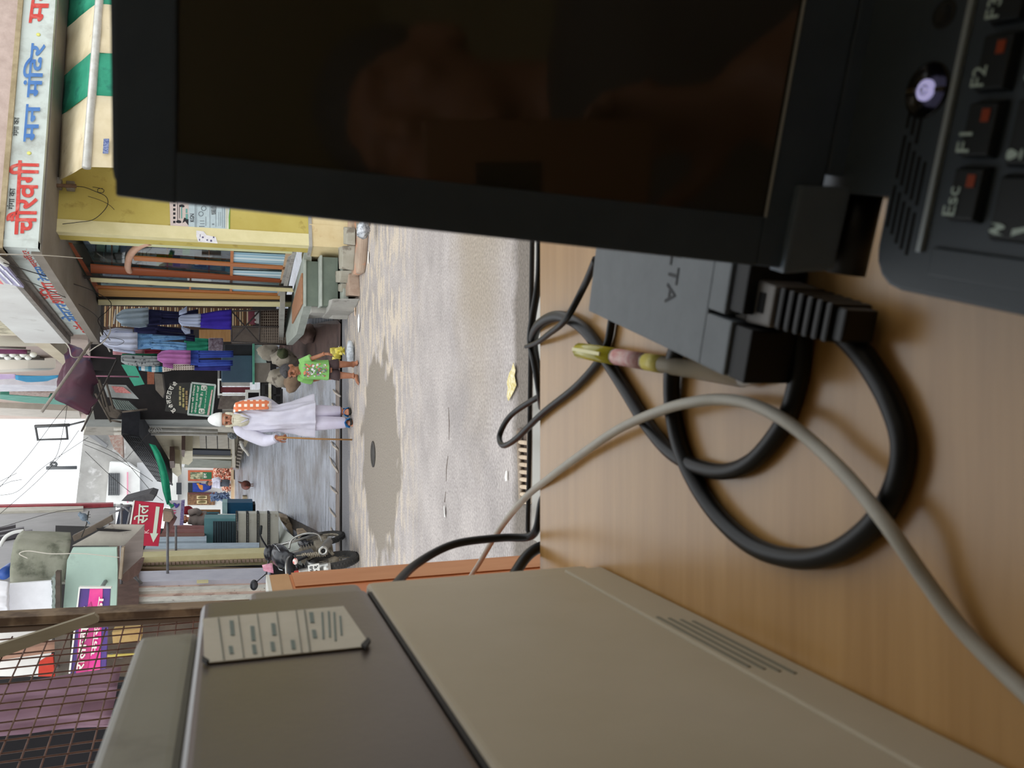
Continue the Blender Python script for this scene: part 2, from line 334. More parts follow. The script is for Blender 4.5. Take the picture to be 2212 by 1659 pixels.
# ------------------------------------------------------------------ laptop
LB = Vector((.0325, .2058, EYE - .19)); bx = V(.9645, -.264, 0).normalized(); by = V(-.264, -.9645, 0).normalized(); UZ = V(0, 0, 1)
M_LAP = mat('laptop_plastic', (58, 68, 78), (64, 74, 84), sc=40, rough=.45, spec=.45)
M_BEZ = mat('bezel_plastic', (64, 78, 94), (70, 84, 100), sc=50, rough=.42, spec=.5)
M_KEY = mat('key_plastic', (32, 37, 40), rough=.5, spec=.35); M_KPR = mat('key_print', (190, 210, 204), rough=.6); M_KOR = mat('orange_key_print', (150, 62, 30), rough=.6)
lap = thing('laptop', 'open black laptop standing on the desk with its dark glossy screen', 'laptop', LB - V(0, 0, .028))
def lb(u, v, w=0): return LB + bx * u + by * v + UZ * w
bs = MB(); rc = .012; pts = []
for (cu, cv, a0) in ((.378 - rc, .004 + rc, -90), (.378 - rc, .255 - rc, 0), (rc, .255 - rc, 90), (rc, .004 + rc, 180)):
    for k in range(5): a = radians(a0 + 22.5 * k); pts.append(lb(cu + rc * cos(a), cv + rc * sin(a), 0))
bs.prism(pts, (0, 0, -.0265)); base = ob('base', bs, M_LAP, lap, .0012)
# keyboard tray: raised rim round the keys, a bright ridge behind the first row
rg = MB(); rg.obox(lb(.012, .0205, 0), bx * .353, by * .0016, UZ * .0014); ob('ridge', rg, mat('ridge_chrome', (170, 180, 186), rough=.35, metal=.2), base)
rm = MB(); rm.obox(lb(.006, .026, 0), bx * .008, by * .12, UZ * .0012); ob('tray_rim', rm, M_LAP, base, .0005)
u0, v0, pt = .0458, .0346, .0168
def key(u, v, w, d, txt=None, org=False, tsc=.0042):
    k = MB(); t = .0006; q = [(u - w / 2, v - d / 2), (u + w / 2, v - d / 2), (u + w / 2, v + d / 2), (u - w / 2, v + d / 2)]
    lo = [lb(a, b, .0002) for a, b in q]; hi = [lb(u + (a - u) * .88, v + (b - v) * .84, .0032) for a, b in q]
    k.add(lo + hi, [[3, 2, 1, 0], [4, 5, 6, 7]] + [[i, (i + 1) % 4, 4 + (i + 1) % 4, 4 + i] for i in range(4)])
    o = ob('key', k, M_KEY, lap, .0004)
    for j, s in enumerate(txt or []):
        n = max(1, len(s)); ww = tsc * .62 * n; uu = u - w * .40; vv = v - d * .12 + j * d * .42
        text(s, (lb(uu, vv, .0033), lb(uu + ww, vv, .0033), lb(uu, vv - tsc, .0033)), M_KPR, o, 'lettering', .0002, .02)
    if org: ob('function_mark', MB().obox(lb(u + w * .12, v + d * .02, .0033), bx * w * .22, by * d * .24, UZ * .0002), M_KOR, o)
for k in range(-1, 13):
    key(u0 + k * pt, v0, .0150, .0105, ['Esc' if k == -1 else 'F%d' % (k + 1)], True)
r2 = ['~ `', '! 1', '@ 2', '# 3', '$ 4', '% 5', '^ 6', '& 7', '* 8', '( 9', ') 0', '_ -', '+ =']
for k, s in enumerate(r2): a, b = s.split(); key(.0262 + k * .0186, v0 + .0170, .0172, .0160, [a, b], False, .0046)
for j, (off, n, w0) in enumerate(((.014, 12, .024), (.018, 11, .030), (.027, 10, .040))):
    vv = v0 + .0170 + .0188 * (j + 1); key(.0182 + w0 / 2, vv, w0, .0165)
    for k in range(n): key(.0182 + w0 + .0016 + .0095 + k * .0189, vv, .0172, .0165)
key(.16, v0 + .0170 + .0188 * 4, .10, .0165)
# power button, speaker slots, cover screw
pw = lb(.0574, .0112); pb = MB(); pb.lathe(pw, UZ, [(.0078, .0), (.0078, .0004), (.0070, .0006), (.0070, .0002), (0, .0002)], 28); po = ob('power_button', pb, mat('button_black', (10, 10, 11), rough=.2), lap)
po2 = MB(); po2.lathe(pw, UZ, [(.0030, .0002), (.0030, .0011), (.0024, .0013), (0, .0013)], 24); ob('power_symbol', po2, mat('lit_symbol', (190, 185, 235), em=.55), po)
ps = MB()
for k in range(12):
    if k in (3,): continue
    a = 2 * pi * k / 12; ps.obox(pw + bx * (.0012 * cos(a) - .0002) + by * (.0012 * sin(a) - .0002) + UZ * .0013, bx * .0004, by * .0004, UZ * .0001)
ps.obox(pw - bx * .0002 - by * .0016 + UZ * .0013, bx * .0004, by * .0014, UZ * .0001); ob('power_mark', ps, mat('mark_dark', (40, 38, 60)), po)
for s in (-1, 1): ob('power_bar', MB().obox(pw + by * (s * .0052 - .0016) - bx * .0006, bx * .0012, by * .0032, UZ * .0012), mat('bar_brass', (110, 104, 88), rough=.3, metal=.7), po)
for (v, u, n, w) in ((.0058, .018, 3, .0125), (.0082, .016, 3, .0125), (.0106, .0135, 3, .0125), (.0130, .012, 2, .0125), (.0155, .0105, 2, .0125)):
    for k in range(n): ob('speaker_slot', MB().obox(lb(u + k * .0145, v, -.0002), bx * w, by * .0010, UZ * .0004), mat('slot_black', (6, 6, 7), rough=.9), base)
ob('round_mark', MB().lathe(lb(.0777, .0118), UZ, [(.004, 0), (.004, .0003), (.0022, .0004), (.0022, .0001), (0, .0001)], 20), mat('mark_grey', (34, 36, 36), rough=.6), base)
# lid: shell, bezel in four bars round the recessed glossy screen
LN = -Vector(ray(1060, 388)).normalized(); LE1 = V(.9645, -.264, -.0211); LE1 = (LE1 - LN * LE1.dot(LN)).normalized(); LE2 = LN.cross(LE1).normalized()
if LE2.z < 0: LE2 = -LE2
SP = PL(O + Vector(ray(1060, 388)).normalized() * .27, LN); TL = SP(235, 425)
def ll(u, v, w=0): return TL + LE1 * u - LE2 * v + LN * w
def rrect(u0, v0, u1, v1, r, w):
    o = []
    for (cu, cv, a0) in ((u1 - r, v0 + r, -90), (u1 - r, v1 - r, 0), (u0 + r, v1 - r, 90), (u0 + r, v0 + r, 180)):
        for k in range(6): a = radians(a0 + 18 * k); o.append(ll(cu + r * cos(a), cv + r * sin(a), w))
    return o
LH = .2315; LWd = .378
lid = ob('lid', MB().prism(rrect(0, 0, LWd, LH, .009, -.0075), LN * .0055), M_BEZ, lap, .0012)
su0, sv0, su1, sv1 = .0163, .0212, .3605, .2138
bz = MB(); outer = rrect(0, 0, LWd, LH, .009, 0)
for (a, b, c, d) in ((0, 0, LWd, sv0), (0, sv1, LWd, LH), (0, sv0, su0, sv1), (su1, sv0, LWd, sv1)):
    bz = MB(); bz.prism([ll(a + (.0004 if a == 0 else 0), b + (.002 if b == 0 else 0), -.002), ll(c, b + (.002 if b == 0 else 0), -.002), ll(c, d, -.002), ll(a, d, -.002)], LN * .002)
    ob('bezel_bar', bz, M_BEZ, lap, .0008)
M_SCR = mat('screen_glass', (54, 51, 40), rough=.05, spec=1.0)
sc_ = ob('screen', MB().prism([ll(su0, sv0, -.0024), ll(su1, sv0, -.0024), ll(su1, sv1, -.0024), ll(su0, sv1, -.0024)], LN * .0010), M_SCR, lap); sc_['label'] = 'glossy black screen switched off'
ob('screen_edge', MB().obox(ll(su0, sv1 - .0002, 0), LE1 * (su1 - su0), -LE2 * .0007, LN * .0005), mat('edge_highlight', (190, 194, 194), rough=.4), lid)  # highlight along the lower screen edge, painted as a pale bar
hg = MB(); HP = SP.off(.004); hg.prism([HP(1728, 400), HP(1842, 404), HP(1802, 584), HP(1690, 592)], -LN * .014); ob('hinge', hg, mat('hinge_plastic', (92, 104, 118), (98, 110, 124), sc=60, rough=.4), lap, .0012)
hg2 = MB(); hg2.tube([SP.off(-.004)(1868, 402), SP.off(-.004)(1826, 592)], .0065, 14); ob('hinge_barrel', hg2, mat('hinge_dark', (14, 14, 15), rough=.5), lap)
ob('hinge_bar', MB().obox(ll(.032, LH + .0125, -.0070), LE1 * .315, LE2 * .0125, LN * .0066), M_BEZ, lap, .001)
ob('hinge_cover', MB().obox(lb(.027, -.034, -.024), bx * .316, by * .042, UZ * .0239), M_LAP, lap, .0006)

# ------------------------------------------------------------------ adapter and plugs
M_ADP = mat('adapter_plastic', (100, 106, 110), (108, 114, 118), sc=60, rough=.5, bump=.03, bsc=400)
AZ = TZ + .030; ap = FZ(AZ); A0, A1 = ap(1270, 672), ap(1562, 812); ae = (A1 - A0).normalized(); aw = V(-ae.y, ae.x, 0)
if aw.x < 0: aw = -aw
AL = (A1 - A0).length; AW = .066
adp = thing('power_adapter', 'dark grey laptop power adapter lying on the desk beside the screen', 'power adapter', A0 + ae * .07 + aw * .03 - V(0, 0, .030))
ob('case', MB().obox(A0 - UZ * .0295, ae * (AL - .018), aw * AW, UZ * .0295), M_ADP, adp, .0014)
ob('case_end', MB().obox(A0 + ae * (AL - .0185) - UZ * .0295, ae * .0185, aw * .0225, UZ * .0295), M_ADP, adp, .0012)
ob('case_end', MB().obox(A0 + ae * (AL - .0185) + aw * .024 - UZ * .0295, ae * .0125, aw * .042, UZ * .0295), M_ADP, adp, .0012)
ob('socket_end', MB().obox(A0 + ae * AL - UZ * .0285, ae * .012, aw * .0215, UZ * .027), mat('socket_black', (13, 13, 14), rough=.6), adp, .001)
ob('socket_end', MB().obox(A0 + ae * (AL - .006) + aw * .026 - UZ * .0285, ae * .010, aw * .039, UZ * .027), mat('socket_black', (13, 13, 14)), adp, .001)
tx = A0 + ae * .082 + aw * .060
text('DELTA', (tx, tx - aw * .040, tx + ae * .0085), mat('print_dark', (30, 33, 36), rough=.6), adp, 'lettering', .0003, .01)
M_PLG = mat('plug_grey', (112, 108, 104), (120, 116, 112), sc=30, rough=.5); M_CAB = mat('cable_black', (9, 9, 10), (13, 13, 14), sc=30, rough=.42, spec=.35)
PZ = TZ + .0145; pp = FZ(PZ + .009); P0, P1 = pp(1592, 640), pp(1805, 706); pe = (P1 - P0).normalized(); pw_ = V(-pe.y, pe.x, 0)
mains = thing('mains_lead', 'thick black mains lead with ribbed plug looping over the desk', 'cable', V(P1.x, P1.y, TZ))
hx = (pp(1592, 592) - pp(1592, 690)).length / 2
def plugblk(t0, t1, h0, h1, z0, z1, name, m, bev=.0012):
    a, b = P0.lerp(P1, t0), P0.lerp(P1, t1); a.z = b.z = TZ
    k = MB(); q = [a + pw_ * h0, a - pw_ * h0, b - pw_ * h1, b + pw_ * h1]
    k.add([v + UZ * z0 for v in q] + [v + UZ * z1 for v in q], [[3, 2, 1, 0], [4, 5, 6, 7]] + [[i, (i + 1) % 4, 4 + (i + 1) % 4, 4 + i] for i in range(4)]); return ob(name, k, m, mains, bev)
plugblk(-.02, .12, .0088, .0088, .004, .0225, 'plug_body', M_PLG); pbody = plugblk(.135, .40, .0092, .0080, .003, .0235, 'plug_body', M_PLG)
a = P0.lerp(P1, .25); a.z = TZ + .0236; ob('plug_slot', MB().obox(a - pw_ * .0035, pe * .004, pw_ * .008, UZ * .0003), mat('slot_black', (6, 6, 7)), pbody)
for k in range(6): plugblk(.42 + k * .083, .42 + k * .083 + .055, .0082 - k * .0002, .0081 - k * .0002, .003, .0225 - k * .0003, 'relief_rib', M_CAB, .0012)
plugblk(.40, .98, .0066, .0058, .005, .019, 'relief_core', M_CAB, .001)
def tcab(pts, r, m, zs=None, n=10):
    P = []
    for i, p in enumerate(pts):
        x, y = p[:2]; z = p[2] if len(p) > 2 else 0; P.append(FZ(TZ + r + z)(x, y))
    return MB().tube(spline(P, 8), r, n)
ob('cable', tcab([(1795, 704, .006), (1835, 735, .003), (1880, 790), (1925, 870), (1951, 960), (1936, 1050), (1885, 1135), (1800, 1195), (1710, 1206), (1620, 1175), (1540, 1100), (1482, 1000), (1455, 900), (1452, 800, .001), (1470, 740, .001), (1520, 700, .001), (1600, 690, .0005)], .0043, M_CAB, n=12), M_CAB, mains)
ob('cable', tcab([(1735, 700), (1732, 760), (1722, 830), (1690, 920), (1620, 1000), (1545, 1018), (1460, 985), (1400, 920), (1350, 840), (1305, 770), (1262, 712), (1215, 684), (1180, 690), (1158, 712, -.004), (1152, 745, -.012), (1160, 800, -.022)], .0039, M_CAB, n=12), M_CAB, mains)
thin = single('dc_lead', 'thin black lead draped from under the screen to its tapered tip', 'cable', MB().tube(spline([FZ(TZ + .010)(1287, 560), FZ(TZ + .006)(1262, 618), FZ(TZ + .011)(1222, 690), FZ(TZ + .008)(1185, 722), FZ(TZ + .003)(1160, 740), FZ(TZ - .002)(1136, 749)], 8), .002, 8, rs=[.0017 + .0008 * min(1, (44 - i) / 40) if i < 38 else .0016 for i in range(41)]), M_CAB)
rk = single('hanging_lead', 'black lead hanging in a loop over the front edge of the desk', 'cable', MB().tube(spline([FZ(TZ + .003)(1322, 690), FZ(TZ + .003)(1305, 760), FZ(TZ + .003)(1250, 830), FZ(TZ + .003)(1172, 893), FZ(TZ + .002)(1115, 948), FZ(TZ - .002)(1086, 962), FZ(TZ - .006)(1080, 938), FZ(TZ - .010)(1105, 896), FZ(TZ - .016)(1168, 855), FZ(TZ - .03)(1190, 850)], 8), .0025, 10), M_CAB)
vk = single('edge_lead', 'black lead running along the desk edge beside the looped one', 'cable', MB().tube(spline([FZ(TZ - .004)(1166, 500), FZ(TZ - .004)(1164, 600), FZ(TZ - .004)(1150, 690), FZ(TZ - .004)(1146, 740), FZ(TZ - .004)(1156, 790), FZ(TZ - .006)(1166, 850), FZ(TZ - .02)(1170, 880)], 8), .0029, 10), M_CAB)
M_GRY = mat('cable_grey', (176, 172, 162), (188, 184, 172), sc=30, rough=.5)
gk = single('grey_lead', 'pale grey lead curving across the desk in front of the black coil', 'cable', MB().tube(spline([FZ(TZ - .05)(985, 1290), FZ(TZ - .035)(1030, 1225), FZ(TZ - .02)(1075, 1150), FZ(TZ - .004)(1130, 1080), FZ(TZ + .004)(1190, 1030)] + [FZ(TZ + z)(x, y) for x, y, z in ((1260, 978, .005), (1340, 925, .009), (1430, 886, .0125), (1500, 868, .0125), (1560, 863, .010), (1620, 872, .0105), (1690, 905, .0125), (1760, 960, .011), (1840, 1040, .0118), (1920, 1140, .0122), (2000, 1255, .008), (2070, 1350, .005), (2150, 1435, .0034), (2240, 1520, .0034), (2330, 1620, .0034))], 8), .0027, 10), M_GRY)
bk = single('arching_lead', 'black lead arching from behind the printer to the desk edge', 'cable', MB().tube(spline([at(815, 1310, .50), at(850, 1268, .53), at(900, 1218, .58), at(980, 1176, .60), at(1080, 1162, .60), at(1140, 1160, .59), at(1160, 1140, .575), at(1172, 1080, .57), at(1195, 1050, .565)], 8), .0032, 10), M_CAB)
bk2 = single('thick_lead', 'thick black lead bending over the desk corner below the arching one', 'cable', MB().tube(spline([at(1085, 1290, .52), at(1112, 1240, .55), at(1140, 1200, .565), at(1172, 1180, .57), at(1210, 1176, .566)], 8), .0042, 10), M_CAB)

# ------------------------------------------------------------------ pen
pz = FZ(TZ + .0045); a, b = pz(1268, 757), pz(1645, 823); pd = (b - a).normalized(); L_ = (b - a).length
pen = thing('ballpoint_pen', 'clear yellow ballpoint pen lying across the cables by the adapter', 'pen', V(*((a + b) / 2)[:2], TZ))
pen.location.z = TZ + .0002
up = V(0, 0, .006)
def pl_(t): return a.lerp(b, t) + up * (1 - t)
ob('barrel', MB().tube([pl_(.0), pl_(.02), pl_(.35), pl_(.93)], .0044, 12, rs=[.0040, .0046, .0046, .0044]), mat('pen_clear', (206, 196, 176), rough=.15, alpha=.55), pen)
ob('cap', MB().tube([pl_(-.008), pl_(.012), pl_(.27)], .0050, 12, rs=[.0034, .0050, .0050]), mat('pen_yellow', (196, 186, 40), rough=.18, coat=.5, alpha=.92), pen)
ob('clip', MB().obox(pl_(.02) + UZ * .0052, (b - a) * .22, V(-pd.y, pd.x, 0) * .002, UZ * .001), mat('pen_clip', (222, 214, 150), rough=.2), pen)
ob('label_band', MB().tube([pl_(.28), pl_(.46)], .0047, 12), mat('pen_label', (190, 120, 120), (214, 186, 180), sc=160, rough=.4), pen)
ob('label_band', MB().tube([pl_(.47), pl_(.56)], .0047, 12), mat('pen_label_yellow', (190, 176, 60), (214, 200, 110), sc=160, rough=.4), pen)
ob('tip', MB().tube([pl_(.93), pl_(1.0)], .004, 12, rs=[.0042, .0012]), mat('pen_tip', (220, 216, 210), rough=.2, metal=.4), pen)

# ------------------------------------------------------------------ printer
M_PCR = mat('printer_cream', (172, 160, 136), (182, 170, 148), sc=6, rough=.5, c3=(172, 160, 140), sc3=9, lo3=.6, hi3=.95, bump=.03, bsc=300)
M_PGR = mat('printer_grey', (84, 75, 70), (94, 85, 79), sc=8, rough=.32, bump=.03, bsc=300)
M_PLD = mat('printer_lid', (124, 121, 108), (134, 131, 118), sc=5, rough=.45, c3=(114, 110, 98), sc3=12)
PX, PY, SZ, TT = -.1145, .452, EYE - .0725, EYE + .0150
pr = thing('printer', 'cream printer with a grey upper half standing on the desk', 'printer', (-.33, .22, TZ))
ob('body', MB().box((-.56, .0, TZ + .002), (PX, PY, SZ - .0008)), M_PCR, pr, .003, 3)
ob('upper_body', MB().box((-.56, .0, SZ + .0008), (PX + .0006, PY - .001, TT)), M_PGR, pr, .006, 5)
ob('seam', MB().box((-.555, .004, SZ - .001), (PX - .001, PY - .004, SZ + .001)), mat('seam_dark', (20, 18, 17)), pr)
ob('rear_cover', MB().box((-.55, PY - .004, SZ + .0015), (PX - .0015, PY + .022, TT - .024)), mat('printer_rear', (120, 112, 104), rough=.4), pr, .006, 4)
ob('rear_cover', MB().box((-.55, PY - .004, TZ + .004), (PX - .0015, PY + .020, SZ - .0015)), M_PCR, pr, .004, 3)
ob('skirt', MB().box((-.56, .0, TZ + .0015), (PX + .0012, PY + .001, TZ + .026)), M_PCR, pr, .001)
ob('scanner_lid', MB().box((-.56, -.02, TT + .0006), (-.1285, PY - .002, EYE + .0452)), M_PLD, pr, .006, 4)
for k in range(4):
    z = TZ + .0215 - k * .0042; ob('vent_slot', MB().box((PX + .0010, .272 - k * .004, z), (PX + .0016, .346 - k * .004, z + .0019)), mat('vent_shadow', (120, 116, 100), rough=.7), pr, .0004)
CP = FX(PX + .0018); card = MB(); cpx = [(438, 1336), (742, 1309), (797, 1389), (790, 1396), (450, 1431), (441, 1424)]; card.prism([CP(*p) for p in cpx], V(-.0006, 0, 0))
cd_ = ob('rating_card', card, mat('card_cream', (186, 180, 164), (196, 190, 174), sc=30, rough=.6), pr); cd_['label'] = 'pale ruled card fixed to the grey side'
M_RUL = mat('card_print', (128, 128, 116), rough=.8); M_INK = mat('card_ink', (116, 128, 122), rough=.8); CP2 = CP.off(.0003)
for (x, y0, y1, s) in ((472, 1334, 1424, 2), (515, 1330, 1420, 1.4), (556, 1326, 1416, 1.4), (598, 1322, 1412, 1.4), (640, 1318, 1408, 1.4), (658, 1317, 1406, 2)):
    ob('ruled_line', MB().prism([CP2(x - s, y0), CP2(x + s, y0), CP2(x + s + 12, y1), CP2(x - s + 12, y1)], V(-.0002, 0, 0)), M_RUL, cd_)
for i, (x, y0, y1) in enumerate(((498, 1395, 1412), (500, 1340, 1372), (545, 1352, 1384), (548, 1392, 1412), (590, 1346, 1372), (588, 1386, 1406), (632, 1382, 1402), (672, 1322, 1345), (678, 1360, 1378), (696, 1322, 1380), (710, 1320, 1376), (722, 1322, 1384), (735, 1330, 1372))):
    w = 4.5 if x < 680 else 2.2; ob('handwriting', MB().prism([CP2(x - w, y0), CP2(x + w, y0), CP2(x + w + 3, y1), CP2(x - w + 3, y1)], V(-.0002, 0, 0)), M_INK, cd_)
for q in (((795, 1382), (801, 1388), (790, 1404), (780, 1397)), ((437, 1422), (452, 1431), (446, 1436), (436, 1430))): ob('corner_clip', MB().prism([CP2(*p) for p in q], V(.0012, 0, 0)), mat('clip_black', (20, 17, 16)), cd_)
# ------------------------------------------------------------------ corner building on the right of the lane
C0 = V(1.75, 10.4, 0); d1 = V(-.1718, .985, 0); d2 = V(.959, .284, 0); nY = V(.284, -.959, 0); nL = V(-.985, -.1718, 0)
YF = PL(C0, nY); LF = PL(C0, nL)
M_YEL = mat('yellow_limewash', (182, 164, 84), (194, 178, 100), sc=1.6, rough=.85, bump=.12, bsc=40, c3=(154, 134, 66), sc3=4, lo3=.58, hi3=.72)
M_CRM = mat('cream_paint', (226, 216, 170), (212, 202, 152), sc=3, rough=.7, bump=.06)
M_PLI = mat('stained_cream_plinth', (222, 206, 164), (206, 184, 138), sc=2.2, rough=.85, c3=(160, 104, 62), sc3=2.6, lo3=.58, hi3=.72, bump=.1)
M_GCON = mat('grey_concrete', (150, 148, 142), (168, 166, 160), sc=4, rough=.85, bump=.25, bsc=30, c3=(120, 116, 110), sc3=6, lo3=.58, hi3=.7)
M_SGN = mat('sign_white_paint', (206, 214, 208), (188, 196, 190), sc=1.4, rough=.6, c3=(158, 160, 152), sc3=2.6, lo3=.5, hi3=.72, bump=.05)
M_RED = mat('sign_red_paint', (200, 66, 58), (214, 120, 108), sc=14, rough=.7, lo=.5, hi=.75); M_BLU = mat('sign_blue_paint', (66, 112, 176), (84, 128, 184), sc=9, rough=.7); M_BLK = mat('sign_black_paint', (40, 42, 42), rough=.8)
cb = thing('corner_shop_building', 'yellow corner building with a painted white sign band and green steps', 'building', C0)
def wallbox(o, ex, ey, z0, z1): return MB().obox(V(o.x, o.y, z0), ex, ey, V(0, 0, z1 - z0))
ob('yellow_wall', wallbox(C0 + d2 * .001, d2 * 5.5, -nY * .22, .54, 3.38), M_YEL, cb)
ob('corner_trim', wallbox(C0 - nL * 0, d2 * .15, nY * .012, .56, 3.37), M_CRM, cb)
ob('corner_trim', wallbox(C0 + nY * .012, d1 * .16, nL * .012, .56, 3.37), M_CRM, cb)
ob('corner_trim', wallbox(C0 + d1 * .17, d1 * .06, nL * .018, .56, 3.36), mat('pale_green_frame', (212, 214, 170), (200, 202, 156), sc=5, rough=.6), cb)
ob('plinth', wallbox(C0 + nY * .02 + nL * .02, d2 * 5.5, -nY * .3, -.02, .52), M_PLI, cb)
ob('plinth_ledge', wallbox(C0 + nY * .035 + nL * .035, d2 * 5.5, -nY * .3, .52, .56), M_GCON, cb)
ob('plinth', wallbox(C0 + nL * .02, d1 * 1.2, -nL * .3, -.02, .55), M_PLI, cb)
ob('soffit', MB().prism([C0 + nY * .68 + nL * .58 + V(0, 0, 3.37), C0 + nY * .68 + d2 * 6 + V(0, 0, 3.37), C0 - nY * .2 + d2 * 6 + V(0, 0, 3.37), C0 + d1 * 3.35 - nL * .3 + V(0, 0, 3.37), C0 + d1 * 3.35 + nL * .58 + V(0, 0, 3.37)], (0, 0, .1)), mat('soffit_grey', (142, 134, 124), (128, 120, 110), sc=2, rough=.9), cb)
# sign band round the corner, its lettering, the ledge above
Fc = V(1.417, 9.54, 0); YS_, LS_ = PL(Fc, nY), PL(Fc, nL); TH = .08
sb = ob('sign_band', MB().obox(V(Fc.x, Fc.y, 3.385), d2 * 6, -nY * TH, V(0, 0, .315)), M_SGN, cb); sb['label'] = 'white sign band facing the street with red and blue lettering'
sl = ob('sign_band', MB().obox(V(Fc.x, Fc.y, 3.385) + nL * .002, d1 * 3.95, -nL * TH, V(0, 0, .315)), M_SGN, cb); sl['label'] = 'white sign band facing the lane with faded lettering'
ob('sign_ledge', MB().obox(V(Fc.x, Fc.y, 3.70) + nY * .03 + nL * .03, d2 * 6, -nY * .2, V(0, 0, .05)), mat('ledge_mortar', (176, 160, 128), (150, 134, 104), sc=7, rough=.9, bump=.3), cb)
ob('sign_ledge', MB().obox(V(Fc.x, Fc.y, 3.70) + nL * .03, d1 * 3.95, -nL * .2, V(0, 0, .05)), mat('ledge_grey', (136, 130, 122), (116, 110, 104), sc=7, rough=.9), cb)
def sgn(pl, body, bl, br, tl, m, par, b=.03): return text(body, quadpx(pl, bl, br, tl), m, par, 'lettering', .006, b)
sgn(YS_, 'चौरवगी', (79, 507), (86, 348), (12, 507), M_RED, sb, .05)
sgn(YS_, 'गंगा का', (30, 453), (33, 407), (15, 453), M_BLK, sb, .01)
sgn(YS_, 'मन मंिदर', (85, 308), (101, 95), (38, 308), M_BLU, sb, .05)
sgn(YS_, 'गंगा का', (40, 294), (42, 254), (26, 294), M_BLK, sb, .01)
sgn(YS_, 'मन', (101, 50), (112, -40), (62, 50), M_RED, sb, .05)
for (x, y) in ((63, 331), (83, 75)): p = YS_(x, y); ob('yellow_dot', MB().lathe(p + nY * .001, nY, [(.022, 0), (.022, .003), (0, .003)], 10), mat('dot_yellow', (214, 212, 120), rough=.8), sb)
sgn(LS_, 'मनमंिदर', (84, 572), (58, 536), (70, 578), M_RED, sl, .02)
sgn(LS_, 'टेक्स', (121, 606), (103, 574), (83, 606), M_BLU, sl, .04)
sgn(LS_, 'शॉिपंग', (150, 654), (126, 609), (100, 654), M_RED, sl, .02)
sgn(LS_, 'सेन्टर', (186, 693), (158, 654), (138, 693), M_BLU, sl, .04)
sgn(LS_, 'शॉप', (205, 719), (186, 693), (170, 719), M_RED, sl, .02)
# upper storey: pale parapet panel over the lane sign, wall over the street sign
U1 = V(Fc.x, Fc.y, 0) + nL * .12
M_PAR = mat('parapet_white', (214, 214, 210), (200, 198, 194), sc=1.2, rough=.8, c3=(170, 166, 160), sc3=2.6, lo3=.6, hi3=.8)
ob('parapet', MB().obox(U1 + V(0, 0, 3.80), d1 * 4.05, -nL * .12, V(0, 0, .55)), M_PAR, cb)
ob('parapet_soffit', MB().obox(U1 + V(0, 0, 3.75), d1 * 4.05, -nL * .5, V(0, 0, .06)), mat('ledge_grey', (136, 130, 122)), cb)
ob('upper_wall', MB().obox(V(Fc.x, Fc.y, 3.75) + nY * .0 + d2 * .06, d2 * 6, -nY * .1, V(0, 0, 2.4)), mat('upper_plaster', (178, 158, 148), (196, 176, 166), sc=8, rough=.9, bump=.4, bsc=20), cb)
ob('upper_wall', MB().obox(C0 + V(0, 0, 3.43) - nL * .15, d1 * 3.4, -nL * .2, V(0, 0, 3.2)), M_PAR, cb)
# small shop board hung on the parapet
hb = thing('parapet_board', 'small violet and white board hung on the upper parapet above the lane sign', 'sign', PL(U1, nL)(20, 590))
UP = PL(U1 + nL * .06, nL)
ob('panel', MB().prism([UP(-12, 545), UP(52, 622), UP(12, 612), UP(-50, 545)], -nL * .03), mat('board_violet', (150, 146, 178), (168, 164, 190), sc=6, rough=.5), hb)
ob('frame_tube', MB().tube([UP.off(.02)(-20, 548), UP.off(.02)(14, 571)], .03, 8), M_WHT, hb)
for i, (x, y) in enumerate(((2, 575), (20, 592), (36, 608), (6, 592), (20, 606))): ob('print_line', MB().prism([UP.off(.004)(x - 8, y - 9), UP.off(.004)(x + 8, y + 8), UP.off(.004)(x + 4, y + 9), UP.off(.004)(x - 12, y - 8)], nL * .003), mat('print_white', (226, 226, 232)), hb)
ob('print_block', MB().prism([UP.off(.004)(-4, 600), UP.off(.004)(8, 614), UP.off(.004)(-6, 611), UP.off(.004)(-18, 598)], nL * .003), mat('print_pink', (222, 120, 120)), hb)
# striped awning over the yellow wall
aw_ = thing('striped_awning', 'green and cream striped awning with a steel tube over the yellow wall', 'awning', YF.off(.5)(160, 200))
M_AWG = mat('awning_green', (36, 136, 106), (48, 150, 118), sc=5, rough=.7, c3=(30, 118, 96), sc3=3); M_AWC = mat('awning_cream', (222, 208, 176), (206, 190, 154), sc=3, rough=.75, c3=(168, 150, 118), sc3=4, lo3=.6, hi3=.75)
AT, AB = YF.off(.06), YF.off(.98)
ys_t = [392, 250, 166, 63, -25, -120, -210, -300]; ys_b = [360, 205, 113, 8, -80, -175, -265, -360]
xt = lambda y: 123 + (392 - y) * .052; xb = lambda y: 187 + (360 - y) * .078
for i in range(len(ys_t) - 1):
    a, b, c, d = AT(xt(ys_t[i]), ys_t[i]), AT(xt(ys_t[i + 1]), ys_t[i + 1]), AB(xb(ys_b[i + 1]) - 5, ys_b[i + 1]), AB(xb(ys_b[i]) - 5, ys_b[i])
    k = MB(); k.sheet([(a, b), (a.lerp(d, .5), b.lerp(c, .5)), (d, c)], 6, 4, V(0, -.5, 1), .008, .008, 1, i); ob('stripe_panel', k, M_AWC if i % 2 == 0 else M_AWG, aw_)
    e, f = d - V(0, 0, .02), c - V(0, 0, .02); k = MB(); k.sheet([(e, f), (e - V(0, 0, .32) + nY * .03, f - V(0, 0, .32) + nY * .03)], 4, 4, nY, .008, .012, 1, i + 9); ob('valance_panel', k, M_AWC if i % 2 == 0 else M_AWG, aw_)
ob('tube', MB().tube([AB(xb(362), 362), AB(xb(-360), -360)], .045, 12), mat('tube_steel', (206, 206, 200), (186, 184, 176), sc=12, rough=.35, metal=.3), aw_)
